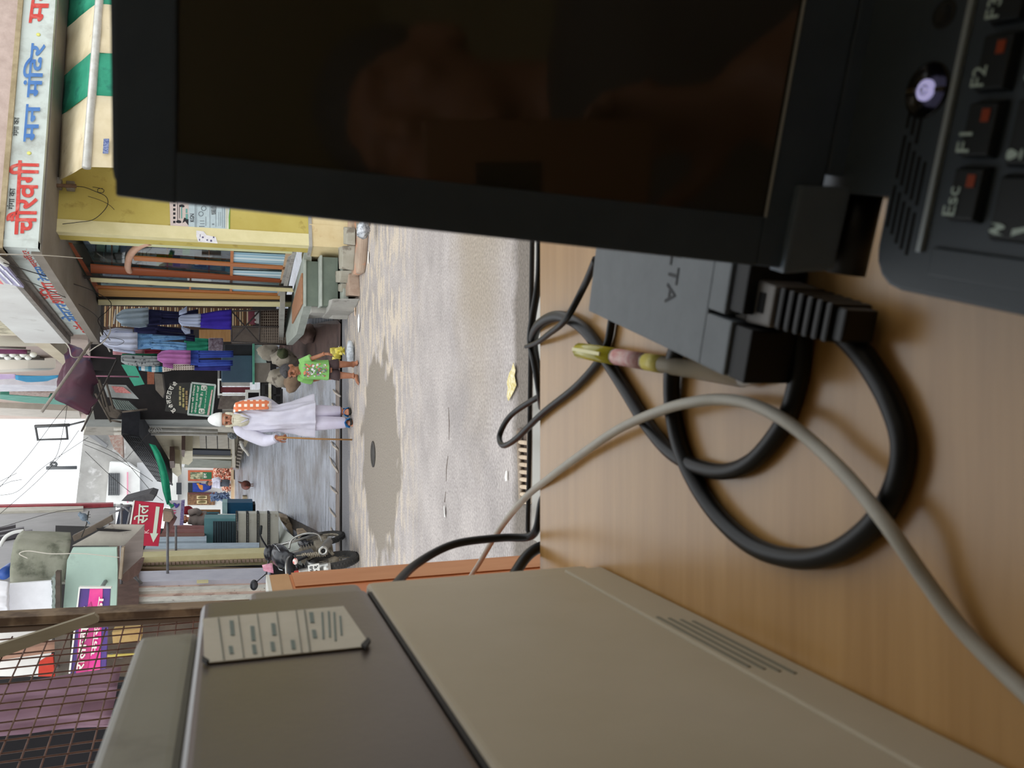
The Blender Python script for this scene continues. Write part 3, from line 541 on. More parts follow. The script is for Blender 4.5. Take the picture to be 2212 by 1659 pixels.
ob('support_rod', MB().tube([AB(191, 350), YF.off(.02)(235, 356)], .014, 6), mat('rod_dark', (70, 66, 60)), aw_)
ob('blue_patch', MB().prism([AB.off(.05)(222, 332), AB.off(.05)(224, 300), AB.off(.05)(236, 300), AB.off(.05)(234, 332)], nY * .004), mat('patch_blue', (40, 66, 130), (150, 160, 190), sc=60, rough=.6), aw_)
# bracket and wires at the wall head, meter box
mb_ = thing('wall_bracket_box', 'small rusty bracket with a switch box at the head of the yellow wall', 'switch box', YF.off(.08)(125, 408))
ob('rail', MB().tube([YF.off(.14)(100, 400), YF.off(.14)(165, 402)], .022, 6), mat('rust', (110, 84, 62), (86, 64, 48), sc=18, rough=.85), mb_)
ob('box', MB().obox(YF.off(.05)(135, 412), d2 * .12, nY * .1, V(0, 0, .12)), mat('box_grey', (128, 120, 108), (100, 92, 82), sc=9), mb_, .01)
ob('box', MB().obox(YF.off(.05)(163, 415), d2 * .1, nY * .08, V(0, 0, .09)), mat('box_grey', (128, 120, 108)), mb_, .01)
M_WIR = mat('wire_dark', (44, 40, 36), rough=.6); M_WIL = mat('wire_pale', (196, 190, 178), rough=.6)
def wire(lbl, pts, r, m=None, name='wire', n=8): return single(name, lbl, 'wire', MB().tube(spline(pts, n), r * .62, 5), m or M_WIR)
yo = YF.off(.05)
wire('loose wire drooping in a wide curve across the yellow wall', [yo(*p) for p in ((150, 402), (180, 404), (205, 413), (228, 424), (233, 440), (222, 458), (200, 475), (170, 480), (135, 484))], .007)
wire('short loose wire tail hanging on the yellow wall below the bracket', [yo(*p) for p in ((190, 424), (215, 432), (235, 442), (247, 453))], .005)
wire('small coil of wire at the head of the yellow wall', [yo(*p) for p in ((200, 404), (213, 406), (224, 410), (222, 416), (212, 415), (212, 408), (222, 407))], .006)
# bills pasted on the yellow wall
def bill(name, lbl, q, m, pl=YF, lift=.004):
    o = thing(name, lbl, 'poster', pl(sum(p[0] for p in q) / len(q), sum(p[1] for p in q) / len(q))); ob('sheet', MB().prism([pl.off(lift)(*p) for p in q], nY * .002), m, o); return o
def marks(pl, lift, lst, m, par, name='print_mark'):
    for (x, y, w, h) in lst: ob(name, MB().prism([pl.off(lift)(x, y), pl.off(lift)(x + w, y), pl.off(lift)(x + w, y - h), pl.off(lift)(x, y - h)], nY * .001), m, par)
M_PRK = mat('print_black', (44, 44, 48), rough=.9); M_PRG = mat('print_grey', (126, 136, 142), rough=.9)
b1 = bill('pasted_bill', 'pinkish bill with faded portraits pasted highest on the yellow wall', [(368, 488), (408, 491), (408, 430), (366, 428)], mat('bill_pink', (214, 198, 194), (202, 188, 180), sc=9, rough=.9))
marks(YF, .007, [(374, 482 - k * 9, 5, 5) for k in range(6)] + [(383, 476, 1.2, 40), (387, 472, 1.2, 30)], M_PRK, b1)
for (x, y) in ((386, 480), (393, 446)): ob('portrait_hair', MB().ell(YF.off(.006)(x, y), (.026, .004, .03)), M_PRK, b1)
ob('portrait_coat', MB().prism([YF.off(.007)(*p) for p in ((394, 482), (400, 478), (408, 488), (408, 474), (398, 470))], nY * .001), M_PRK, b1)
marks(YF, .007, [(391, 472, 2.5, 26), (401, 474, 5, 12), (401, 460, 4, 9)], mat('print_teal', (110, 164, 156)), b1)
b2 = bill('pasted_bill', 'large blue-grey newsprint bill headed KGN pasted on the yellow wall', [(407, 494), (491, 498), (497, 440), (408, 430)], mat('bill_blue', (188, 204, 208), (176, 192, 198), sc=20, rough=.9), YF, .008)
text('KGN', quadpx(YF, (419.5, 480), (419.5, 463), (410.5, 480)), M_PRK, b2, 'lettering', .012, .03)
marks(YF, .011, [(421, 492, 1.4, 60), (424, 492, 1, 52), (453, 492, .9, 48), (466, 490, .9, 46), (480, 492, .9, 46), (484, 492, 1.1, 46), (430, 490, 12, 2), (432, 484, 10, 1.4), (432, 478, 9, 1.4), (444, 488, 1.2, 20), (458, 486, 5, 3), (472, 488, 1, 30), (476, 488, 1, 30)], M_PRG, b2)
for (x, y) in ((434, 462), (440, 450)): ob('round_stamp', MB().tube([YF.off(.011)(x + 5 * cos(a * pi / 6), y + 5 * sin(a * pi / 6)) for a in range(12)], .005, 4, closed=True), M_PRG, b2)
ob('photo_print', MB().prism([YF.off(.011)(*p) for p in ((455, 446), (457, 464), (466, 463), (468, 446))], nY * .001), mat('photo_grey', (84, 94, 98), (150, 158, 160), sc=40), b2)
b3 = bill('pasted_bill', 'green-bordered handbill showing below the blue newsprint bill', [(443, 498), (446, 508), (496, 512), (497, 440), (490, 440), (490, 498)], mat('bill_green', (104, 160, 62), (120, 172, 74), sc=9, rough=.9), YF, .006)
marks(YF, .009, [(449, 506, 8, 7), (457, 507, 19, 7)], mat('bill_white', (224, 216, 214), (196, 170, 190), sc=50), b3); marks(YF, .009, [(479, 509, 8, 8)], mat('print_orange', (206, 110, 70)), b3); marks(YF, .009, [(487, 510, 7, 60)], mat('bill_cream', (222, 222, 206)), b3)
b4 = bill('pasted_bill', 'torn white notice pasted half over the cream corner', [(424, 510), (428, 522), (470, 526), (466, 512), (446, 508), (440, 500), (424, 498)], mat('bill_notice', (232, 230, 232), (214, 212, 216), sc=30, rough=.9), YF, .016)
marks(YF, .020, [(430, 520, 2, 4), (436, 514, 4, 3), (446, 520, 3, 3), (454, 522, 4, 4), (460, 514, 3, 3), (432, 512, 1, 6)], mat('print_violet', (90, 84, 120)), b4)

# ------------------------------------------------------------------ glazed shop front facing the lane
gf = thing('glazed_shop_front', 'wood-framed glass shop front on the lane side of the corner building', 'shop front', LF(636, 590))
M_TEAK = mat('teak_frame', (176, 104, 56), (190, 122, 70), sc=3, rough=.45, st=(6, 6, .6)); M_TKD = mat('teak_dark', (140, 70, 38), (152, 82, 48), sc=3, rough=.45, st=(6, 6, .6)); M_GLS = glass('shop_glass')
def lbar(name, q, m, t=.05, par=gf, pl=LF, o=0): return ob(name, MB().prism([pl.off(o)(*p) for p in q], -nL * min(t, .016 if t < .2 else t)), m, par)
lbar('frame_post', [(190, 520), (640, 543), (640, 549), (196, 527)], mat('pale_green_frame', (212, 214, 170)), .08)
lbar('glass_pane', [(150, 527), (640, 549), (612, 640), (200, 640)], M_GLS, .006, o=-.06)
lbar('head_rail', [(148, 526), (156, 528), (226, 640), (214, 640)], M_TKD, .06, o=-.04)
lbar('stile', [(286, 554), (622, 577), (622, 583), (290, 563)], M_TEAK, .07, o=-.03)
lbar('stile', [(195, 572), (622, 606), (622, 612), (196, 590)], M_TKD, .07, o=-.03)
lbar('stile', [(212, 626), (615, 641), (615, 650), (214, 640)], mat('ochre_frame', (186, 140, 78), (170, 124, 66), sc=4, st=(5, 5, .5)), .08, o=-.01)
lbar('stile', [(206, 618), (612, 636), (612, 641), (208, 624)], M_TEAK, .07, o=-.03)
lbar('mid_rail', [(498, 536), (505, 537), (501, 640), (496, 640)], M_TEAK, .06, o=-.035)
lbar('mid_rail', [(410, 600), (414, 600), (412, 636), (408, 636)], M_TEAK, .06, o=-.035)
lbar('bottom_rail', [(618, 544), (632, 545), (606, 640), (598, 640)], mat('bottom_rail_pale', (196, 170, 140), (180, 150, 118), sc=5, st=(5, 5, 1)), .08, o=-.03)
lbar('shutter_channel', [(180, 597), (632, 620), (632, 625), (182, 602)], mat('channel_dark', (40, 36, 34), rough=.5), .10, o=.03)
lbar('shutter_channel', [(195, 601), (632, 624), (634, 631), (197, 609)], mat('cream_paint', (226, 216, 170)), .10, o=.04)
arch = [LF.off(-.02)(*p) for p in ((322, 524), (304, 530), (290, 540), (281, 552), (277, 565), (276, 577), (279, 586))]
ob('arch', MB().tube(spline(arch, 5), .045, 8, flat=.8), mat('arch_pink', (196, 150, 124), (206, 166, 142), sc=4, rough=.5), gf)
M_FILM = stripes('striped_film', [(120, 168, 190), (176, 206, 216), (96, 150, 178), (196, 220, 226), (132, 180, 200), (214, 232, 236)], (d1.x, d1.y, 0), .34, rough=.25, sharp=False)
for q in (((504, 545), (628, 551), (618, 576), (502, 572)), ((500, 584), (620, 588), (612, 602), (498, 600)), ((500, 606), (616, 612), (606, 632), (499, 632))): lbar('film_panel', q, M_FILM, .004, o=-.05)['label'] = 'blue and white striped film on the glass'
lbar('mat_roll', [(622, 556), (636, 547), (606, 640), (600, 640)], M_GCON, .1, o=-.02)
lbar('door_sill', [(632, 545), (640, 543), (612, 655), (604, 650)], M_GCON, .12, o=.02)
inn = MB(); inn.prism([LF.off(-.46)(110, 500), LF.off(-.46)(645, 520), LF.off(-.46)(615, 655), LF.off(-.46)(205, 655)], -nL * .03); ob('display_backing', inn, mat('display_grey', (168, 172, 172), (128, 134, 138), sc=3, rough=.8, c3=(92, 98, 104), sc3=5), gf)
# shelves and the goods behind the glass
for (q, m) in ((((300, 545), (303, 545), (303, 600), (300, 600)), M_TKD), (((450, 528), (453, 528), (453, 600), (450, 600)), M_TKD), (((360, 528), (363, 528), (363, 600), (360, 600)), M_TKD), (((240, 528), (243, 528), (243, 596), (240, 596)), M_TKD)): lbar('shelf', q, m, .35, o=-.28)
gi = 0
def good(q, c, lbl, dep=.3, c2=None):
    global gi; gi += 1; k = MB().prism([LF.off(-dep)(*p) for p in q], -nL * .12); single('packet', lbl, 'packet', k, mat('goods_%d' % gi, c, c2 or tuple(max(0, v - 26) for v in c), sc=16, rough=.5), 'goods behind the shop glass')
WH = [(284, 291), (293, 299), (301, 307), (309, 315), (317, 323)]
for i, (a, b) in enumerate(WH): good([(a, 559), (b, 559), (b, 571), (a, 571)], (190, 190, 182), ['topmost', 'second', 'middle', 'fourth', 'lowest'][i] + ' of five pale cartons stacked behind the wooden stile', .2)
for (q, c, l) in ((((338, 567), (356, 568), (356, 575), (338, 574)), (170, 190, 90), 'yellow-green packet beside the pale carton stack'), (((357, 562), (372, 563), (372, 574), (357, 574)), (150, 178, 60), 'lime green packet between the yellow-green and the blue one'), (((374, 564), (389, 565), (389, 576), (374, 575)), (40, 110, 170), 'bright blue packet with white print behind the glass'),
    (((394, 536), (410, 537), (410, 551), (394, 551)), (120, 170, 84), 'green packet low in the front glass bay'), (((398, 524), (418, 525), (414, 532), (396, 531)), (206, 214, 206), 'white price card leaning behind the front glass, upper of two'), (((424, 526), (444, 527), (440, 534), (422, 533)), (206, 214, 206), 'white price card leaning behind the front glass, lower of two'),
    (((450, 530), (466, 531), (466, 542), (450, 541)), (196, 192, 186), 'round pale bag in the front bay above the mid rail'), (((468, 531), (484, 532), (484, 543), (468, 542)), (142, 134, 140), 'grey-violet bag next to the round pale one'), (((332, 526), (386, 530), (384, 541), (326, 538)), (104, 96, 130), 'long violet packet lying behind the arch foot'),
    (((450, 569), (478, 570), (478, 584), (450, 582)), (176, 178, 170), 'pale carton with a black scrawl above the mid rail'), (((420, 565), (446, 566), (446, 578), (420, 576)), (96, 100, 100), 'dark grey carton beside the scrawled pale one'), (((488, 576), (500, 578), (500, 592), (486, 586)), (160, 190, 204), 'blue-white folded sheet just above the striped film'),
    (((180, 520), (206, 524), (206, 543), (192, 543)), (150, 150, 166), 'lilac packet high in the arched front bay, first from the top'), (((208, 522), (228, 524), (226, 544), (208, 543)), (176, 186, 170), 'pale green packet high in the arched front bay'), (((230, 524), (258, 526), (254, 546), (230, 545)), (196, 204, 208), 'white wrapped packet high in the arched front bay'), (((260, 526), (290, 528), (284, 548), (260, 546)), (134, 128, 158), 'violet packet just above the arch'),
    (((204, 556), (222, 558), (222, 568), (204, 566)), (150, 146, 138), 'grey carton in a short row above the arch'), (((226, 558), (240, 560), (240, 570), (226, 568)), (160, 158, 150), 'pale carton in a short row above the arch'), (((244, 560), (262, 562), (262, 572), (244, 570)), (142, 140, 134), 'dull carton at the end of the row above the arch')): good(q, c, l)
# ------------------------------------------------------------------ platform and steps
st_ = thing('entrance_steps', 'grey-green concrete steps and platform before the glazed shop front', 'steps', FY(10.9)(735, 615))
M_RIS = mat('step_green', (96, 106, 96), (108, 118, 106), sc=5, rough=.8, bump=.15); M_TRD = mat('step_tread', (170, 176, 168), (150, 156, 148), sc=6, rough=.8, bump=.15)
zP = FY(10.75)(656, 600).z; zM = FY(10.55)(690, 600).z; zB = FY(10.35)(733, 600).z
xR = LF(680, 545).x + .02
def stp(y, x0, x1, z0, z1):
    ob('riser', MB().box((x0, y, z0), (x1, y + .5, z1)), M_RIS, st_); ob('tread', MB().box((x0 - .01, y - .02, z1), (x1 + .02, y + .5, z1 + .028)), M_TRD, st_, .006)
xa, xb_ = FY(10.75)(690, 662).x, FY(10.75)(690, 566).x
stp(10.72, xa, xb_, zM, zP - .03); stp(10.50, xa - .01, xb_ + .03, zB, zM - .03); ob('tread', MB().box((xa - .05, 10.22, zB - .10), (xb_ + .08, 10.9, zB - .03)), M_TRD, st_, .01)
pf = MB(); pf.prism([V(xa, 10.75, zP), V(xb_ + .08, 10.75, zP), LF(640, 545) * 1, LF.off(-.1)(612, 650), LF.off(-.05)(608, 700), LF.off(.42)(606, 745), LF.off(.75)(628, 722)], (0, 0, -.09))
for v in pf.v[:]: pass
k = len(pf.v) // 2
for i, v in enumerate(pf.v): v.z = zP if i < k else zP - .1
ob('platform', pf, M_TRD, st_)
ob('side_wall', MB().prism([V(xa + .02, 10.78, zP - .1), V(xa + .02, 10.78, zB - .15), V(xa + .02, 11.35, zB - .05), V(xa + .02, 11.9, zP - .1)], (-.10, 0, 0)), M_GCON, st_)
ob('door_mat', MB().prism([V(xa + .03, 10.84, zP), V(xa + .44, 10.84, zP), V(xa + .18, 12.6, zP), V(xa - .10, 12.6, zP)], (0, 0, .022)), mat('mat_brown', (166, 122, 92), (150, 106, 78), sc=20, rough=.95), st_, .006)
# kerb stones, mortar, rubble along the foot of the building
M_STN = mat('kerb_stone', (146, 142, 128), (164, 160, 148), sc=5, rough=.9, bump=.35, bsc=24, c3=(118, 110, 98), sc3=4)
def rock(lbl, q, z, h, m=M_STN, name='kerb_stone', cat='stone', seed=0, pl=None):
    rn = random.Random(seed); P = [(pl or FZ(z))(*p) for p in q]; k = MB(); n = len(P); c = sum(P, V(0, 0, 0)) / n
    k.add([V(p.x, p.y, z) for p in P] + [V(c.x + (p.x - c.x) * .93, c.y + (p.y - c.y) * .9, z + h * (.9 + .2 * rn.random())) for p in P], [list(range(n))[::-1], [n + i for i in range(n)]] + [[i, (i + 1) % n, n + (i + 1) % n, n + i] for i in range(n)])
    o = single(name, lbl, cat, k, m, None, .012); return o
gut = MB(); gut.prism([FZ(.0)(*p) for p in ((803, 470), (797, 500), (793, 560), (789, 590), (770, 600), (764, 560), (766, 470))], (0, 0, .09)); struct('kerb', gut, mat('kerb_cement', (172, 152, 134), (150, 130, 114), sc=3, rough=.9, bump=.3, c3=(190, 140, 112), sc3=5), bevel=.03)
rock('long pale kerb slab beside the crumpled silver bag', [(768, 492), (768, 530), (760, 530), (758, 490)], .10, .10, seed=1)
rock('tilted slate-edged kerb slab in front of the cream plinth', [(768, 530), (764, 584), (752, 584), (750, 534)], .09, .13, seed=2)
rock('broken grey kerb block at the foot of the steps', [(762, 584), (758, 612), (746, 612), (746, 586)], .08, .14, seed=3)
rock('squat kerb block under the lowest step', [(758, 612), (756, 632), (744, 630), (745, 614)], .07, .12, seed=4)
rock('rough mortar lump below the steps', [(776, 590), (778, 640), (762, 644), (760, 596)], 0, .12, mat('rubble_brown', (150, 128, 112), (170, 150, 134), sc=7, rough=.95, bump=.5, bsc=20), 'mortar_lump', 'rubble', 5)
rock('stained cement wedge under the platform, left of the steps', [(778, 645), (766, 672), (742, 690), (724, 680), (738, 652)], 0, .30, M_GCON, 'cement_wedge', 'rubble', 6)
rock('pale cement block standing beside the dark drain hole', [(756, 664), (752, 690), (728, 690), (722, 664)], 0, .22, M_GCON, 'cement_block', 'rubble', 7)
single('foil_bag', 'crumpled silver bag lying on the kerb by the laptop edge', 'bag', MB().ell(FZ(.15)(784, 496), (.10, .09, .07), 16, 10, fn=lambda d: 1 + .35 * noise.noise(d * 3.1)), mat('foil', (205, 208, 212), (120, 124, 130), sc=30, rough=.2, metal=.6, bump=.6, bsc=60))
single('crushed_bottle', 'crumpled clear plastic wrapper lying near the bare feet of the boy', 'wrapper', MB().ell(FZ(.05)(757, 762), (.16, .06, .05), 16, 10, fn=lambda d: 1 + .3 * noise.noise(d * 4)), mat('clear_plastic', (214, 220, 226), (170, 178, 186), sc=25, rough=.2, bump=.5))
yb = MB()
for i, (x, y) in enumerate(((722, 760), (730, 770), (738, 760), (726, 776), (732, 757))): p = FZ(.06)(x, y); a = i * 1.3; yb.sheet([(p + V(-.06 * cos(a), 0, .05), p + V(.06 * cos(a), .03, .06)), (p + V(-.05, .05 * sin(a), -.05), p + V(.07, .04, -.04))], 3, 3, V(sin(a), -1, .4), .006, .02, 1, i)
single('yellow_bag', 'bright yellow torn packet lying on the lane side behind the boy', 'packet', yb, mat('packet_yellow', (226, 206, 60), (240, 226, 130), sc=12, rough=.5))
lit = [(740, 655, .06, (238, 236, 232), 'white scrap of paper at the foot of the rubble'), (768, 668, .06, (236, 206, 176), 'pinkish scrap of paper beside the white wrapper strip'), (776, 700, .075, (236, 238, 238), 'long white wrapper strip on the street edge'), (797, 556, .05, (244, 242, 238), 'small white scrap alone on the pale concrete'), (718, 707, .05, (228, 226, 220), 'white scrap on the dark lane mud by the platform'), (658, 757, .09, (226, 224, 218), 'crumpled white paper in the dark corner below the stones'), (766, 590, .05, (226, 216, 214), 'thin pale thread of plastic on the kerb'), (962, 1105, .03, (236, 236, 232), 'tiny white scrap in the middle of the street'), (1096, 1028, .022, (244, 242, 236), 'white scrap of paper beside the drain grate'), (733, 756, .05, (236, 236, 238), 'white scrap beside the yellow packet'), (692, 1010, .05, (232, 234, 238), 'white scrap near the drain slot')]
for i, (x, y, r, c, l) in enumerate(lit):
    p = FZ(.004 if x > 730 else .02)(x, y); rn = random.Random(i); k = MB(); n = 7
    k.prism([p + V(r * (1.3 + .4 * rn.random()) * cos(2 * pi * j / n), r * (.4 + .5 * rn.random()) * sin(2 * pi * j / n), .01 * rn.random()) for j in range(n)], (0, 0, .006)); single('litter_scrap', l, 'litter', k, mat('scrap_%d' % i, c, rough=.7))
lf = MB(); lq = [(1110, 784), (1114, 800), (1112, 812), (1116, 832), (1112, 842), (1107, 852), (1099, 866), (1096, 856), (1098, 838), (1096, 826), (1101, 806), (1106, 798)]; lf.prism([FZ(.012)(*p) for p in lq], (0, 0, .004)); single('yellow_leaf', 'pale yellow leaf-shaped wrapper lying on the street near the desk', 'wrapper', lf, mat('leaf_yellow', (196, 176, 96), (226, 218, 186), sc=40, rough=.5, bump=.6, bsc=60))
mh = MB(); mh.lathe(FZ(.002)(806, 981), UZ, [(.145, 0), (.145, .006), (.11, .008), (.11, .004), (0, .004)], 24); single('valve_cover', 'small round dark cover set in the street repair patch', 'cover', mh, [mat('cover_dark', (44, 42, 40), (66, 62, 58), sc=12, rough=.7)])
# drain grate along the near gutter
gr = thing('gutter_grate', 'rusty ladder-like drain grate in the near gutter below the desk edge', 'grate', FZ(.0)(1135, 1030))
M_GRT = mat('grate_concrete', (160, 146, 130), (132, 118, 104), sc=10, rough=.9, bump=.3)
for x in (1121, 1143): ob('side_bar', MB().tube([FZ(.03)(x, 930), FZ(.03)(x + 5, 1085)], .016, 6), M_GRT, gr)
for i in range(9): y = 955 + i * 16; ob('rung', MB().tube([FZ(.03)(1122 + i * .4, y), FZ(.03)(1142 + i * .4, y + 2)], .012, 6), mat('rung_pale', (206, 188, 164), (180, 160, 138), sc=14, rough=.8), gr)
ob('gutter_bed', MB().prism([FZ(.006)(1120, 925), FZ(.006)(1126, 1090), FZ(.006)(1147, 1090), FZ(.006)(1142, 925)], (0, 0, .006)), mat('gutter_mud', (84, 72, 64), (110, 96, 86), sc=14, rough=.9), gr)
ck = MB()
for q in (((969, 880), (971, 915), (970, 950)), ((968, 985), (965, 1010), (964, 1040)), ((963, 1062), (961, 1085))): ck.tube([FZ(.001)(*p) for p in q], .006, 5, flat=.25, rs=[.003, .007, .003][:len(q)])
struct('ground_crack', ck, mat('crack_dark', (104, 94, 88), rough=.9))
# ------------------------------------------------------------------ the right side of the lane
RFd = V(-2.6, 9.5, 0).normalized(); RFn = V(-RFd.y, RFd.x, 0); RF = PL((.2, 17.5, 0), RFn)
XL = FX(-2.95)
LG = PL((0, 12.3, 0), (0, -.086, 1))
def back(pl, t):
    n = pl.n if pl.n.dot(V(0, 0, 0) - pl.p) >= 0 else -pl.n
    return -n * t
def slab(q, pl, t): return MB().prism([pl(*p) for p in q], back(pl, t))
def rect(x0, y0, x1, y1): return [(x0, y0), (x1, y0), (x1, y1), (x0, y1)]
def T(name, lbl, cat, parts, group=None):
    """a thing made of slabs: (part name, pixel outline, plane, material, depth)"""
    P = [(n, [pl.off((.0025 if pl.n.dot(O - pl.p) > 0 else -.0025) * i)(*p) for p in q], pl, m, t) for i, (n, q, pl, m, t) in enumerate(parts)]; pts = [p for _, q, _, _, _ in P for p in q]
    lo = min(p.z for p in pts); c = sum(pts, V(0, 0, 0)) / len(pts); o = thing(name, lbl, cat, (c.x, c.y, lo), group)
    for n, q, pl, m, t in P: ob(n, MB().prism(q, back(pl, t)), m, o)
    return o
def S(name, lbl, cat, q, pl, m, t=.05, group=None, bev=0): return single(name, lbl, cat, slab(q, pl, t), m, group, bev)
def cloth(lbl, rows_list, pl, m, name='garment', cat='clothes', thick=.03, amp=.025, folds=3, nr=10, nc=10, group=None, mats=None):
    k = MB()
    for i, rows in enumerate(rows_list):
        mi = rows[0] if isinstance(rows[0], int) else 0; rr = [r for r in rows if not isinstance(r, int)]
        k.sheet([(pl(x, ya), pl(x2, yb)) for (x, ya, x2, yb) in [(r if len(r) == 4 else (r[0], r[1], r[0], r[2])) for r in rr]], nr, nc, V(0, -1, 0), thick, amp, folds, i * 7 + len(lbl), mi, bulge=.02)
    return single(name, lbl, cat, k, mats or m, group)
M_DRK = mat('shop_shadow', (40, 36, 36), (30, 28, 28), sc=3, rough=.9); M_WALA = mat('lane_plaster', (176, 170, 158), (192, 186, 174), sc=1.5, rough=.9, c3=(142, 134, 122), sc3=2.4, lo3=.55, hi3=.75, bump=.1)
M_WALB = mat('lane_plaster_beige', (188, 178, 154), (172, 162, 140), sc=1.6, rough=.9, c3=(140, 130, 110), sc3=2.2, lo3=.58, hi3=.75, bump=.1)
M_PIP = mat('pipe_pale', (206, 202, 192), (186, 180, 170), sc=8, rough=.6); M_RST = mat('rust', (110, 84, 62))
# garment shop beyond the glazed front
sh = thing('garment_shop', 'open garment shop with a slatted bamboo blind beyond the glazed front', 'shop', LF(630, 700))
ob('shutter_post', slab([(212, 650), (632, 655), (632, 663), (212, 659)], LF.off(.03), .1), mat('cream_paint', (226, 216, 170)), sh)
ob('shutter_post', slab([(212, 646), (632, 650), (632, 655), (212, 650)], LF.off(.01), .1), mat('channel_dark', (40, 36, 34)), sh)
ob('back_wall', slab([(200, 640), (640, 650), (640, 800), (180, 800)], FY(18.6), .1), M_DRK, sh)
ob('floor_slab', slab([(606, 655), (616, 655), (612, 745), (602, 745)], LF.off(.2), .6), M_GCON, sh)
sl_ = MB()
for i in range(62):
    x = 226 + i * 5.2; y0, y1 = 661 + .02 * (x - 226), 706; dx = -1.5 if x < 300 else 0
    sl_.prism([FY(15.0)(x, y0), FY(15.0)(x + 3.2, y0), FY(15.3)(x + 3.2 + dx, y1), FY(15.3)(x + dx, y1)], (0, .012, 0), i % 3)
sb2 = ob('bamboo_slats', sl_, [mat('bamboo_tan', (196, 166, 122), (176, 142, 100), sc=20, rough=.7), mat('bamboo_brown', (112, 76, 52), rough=.8), mat('bamboo_cream', (214, 194, 160), rough=.7)], sh); tag(sb2, kind='stuff')
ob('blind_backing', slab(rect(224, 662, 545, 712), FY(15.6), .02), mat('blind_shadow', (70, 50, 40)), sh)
ob('plywood_panel', slab(rect(430, 708, 500, 738), FY(16.2), .05), mat('ply_orange', (160, 116, 70), (176, 134, 88), sc=4, st=(1, 1, 6)), sh)
# wire rack at the shop edge
rk_ = thing('wire_rack', 'dark wire mesh rack with folded cloths at the edge of the garment shop', 'rack', FY(14.6)(620, 705))
M_WRK = mat('rack_wire', (66, 60, 58), (90, 82, 78), sc=20, rough=.6)
for q in (((500, 672), (626, 668)), ((500, 738), (624, 745)), ((500, 672), (500, 738)), ((562, 670), (560, 742)), ((624, 668), (624, 745)), ((500, 672), (562, 742)), ((500, 738), (562, 670)), ((500, 705), (624, 706))): ob('rack_bar', MB().tube([FY(14.6)(*q[0]), FY(14.6)(*q[1])], .014, 6), M_WRK, rk_)
gm = MB()
for k in range(13): gm.tube([FY(14.62)(564 + k * 4.7, 670), FY(14.62)(564 + k * 4.7, 743)], .007, 4)
for k in range(13): gm.tube([FY(14.63)(562, 670 + k * 6), FY(14.63)(624, 670 + k * 6)], .007, 4)
tag(ob('wire_mesh', gm, mat('mesh_wire', (150, 136, 122), rough=.6), rk_), kind='stuff')
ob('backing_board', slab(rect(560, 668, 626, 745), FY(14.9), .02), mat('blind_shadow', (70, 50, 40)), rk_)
ob('side_board', slab(rect(500, 708, 622, 742), FY(14.8), .03), mat('rack_board', (128, 116, 106), (110, 98, 90), sc=6), rk_)
cloth('folded maroon cloth in the wire rack', [[(536, 700, 672), (552, 702, 670)]], FY(14.75), mat('cloth_maroon', (150, 84, 96), (130, 66, 80), sc=8, rough=.9), 'folded_cloth', 'cloth', nr=3, nc=6)
cloth('folded white cloth in the wire rack under the maroon one', [[(550, 698, 674), (562, 700, 672)]], FY(14.74), mat('cloth_white', (214, 212, 208), (192, 192, 190), sc=8, rough=.9), 'folded_cloth', 'cloth', nr=3, nc=6)
# the hanging clothes
M_SH1 = mat('shirt_grey_blue', (160, 178, 192), (178, 194, 206), sc=5, rough=.9); M_NVY = mat('navy_cloth', (30, 32, 66), (40, 42, 80), sc=5, rough=.9); M_SHW = mat('shirt_pale_blue', (198, 206, 230), (214, 220, 240), sc=5, rough=.9)
M_JNS = mat('jeans_pale', (92, 138, 186), (120, 164, 206), sc=7, rough=.9, c3=(70, 112, 160), sc3=9); M_PUR = mat('skirt_violet', (52, 34, 150), (64, 46, 170), sc=4, rough=.9); M_MAG = mat('shirt_magenta', (164, 98, 158), (180, 116, 174), sc=6, rough=.9)
M_BLT = mat('trousers_blue', (46, 66, 150), (60, 84, 172), sc=5, rough=.9); GR = 'clothes hung out over the garment shop front'
cloth('pale grey-blue shirt hung nearest the glazed front', [[(251, 690, 680), (258, 697, 674), (266, 702, 668), (321, 700, 664)], [(262, 704, 700), (300, 708, 700), (318, 706, 699)]], FY(14.3), M_SH1, group=GR)
cloth('dark navy trousers under the pale grey-blue shirt', [[(319, 703, 668), (350, 702, 670)], [(345, 702, 687), (395, 700, 690), (428, 704, 694)], [(345, 687, 670), (395, 690, 674), (428, 690, 668)]], FY(14.42), M_NVY, group=GR)
cloth('school dress with striped blouse top and violet skirt', [[(386, 696, 686), (392, 704, 680), (434, 707, 677)], [(386, 680, 668, ) if False else (387, 681, 672), (404, 676, 662)], [(392, 712, 704), (400, 722, 708), (411, 721, 711)], [1, (433, 708, 678), (470, 711, 671), (500, 712, 668)]], FY(14.1), None, mats=[stripes('blouse_stripe', [(176, 190, 224), (204, 212, 236)], (1, 0, 0), .02), M_PUR], group=GR, folds=4)
cloth('white long-sleeved shirt with a collar hung over pale jeans', [[(216, 738, 728), (226, 746, 722), (236, 754, 717), (297, 757, 718)], [(224, 724, 714), (250, 716, 708), (287, 717, 711)], [(244, 758, 752), (292, 765, 758)]], FY(13.9), M_SHW, group=GR)
cloth('pale blue jeans under the white long-sleeved shirt', [[(296, 755, 720), (330, 752, 722)], [(326, 740, 722), (370, 735, 725), (401, 733, 726)], [(326, 754, 737), (370, 757, 738), (403, 758, 740)]], FY(13.98), M_JNS, group=GR)
cloth('wide dark navy trousers hanging behind the white shirt', [[(290, 724, 700), (340, 730, 702)], [(335, 730, 716), (421, 738, 724)], [(335, 716, 703), (418, 722, 712)]], FY(14.5), M_NVY, group=GR)
cloth('magenta child shirt hung above blue trousers', [[(340, 778, 766), (350, 784, 758), (362, 786, 756), (412, 787, 757)], [(352, 792, 782), (374, 797, 786)]], FY(14.0), M_MAG, group=GR)
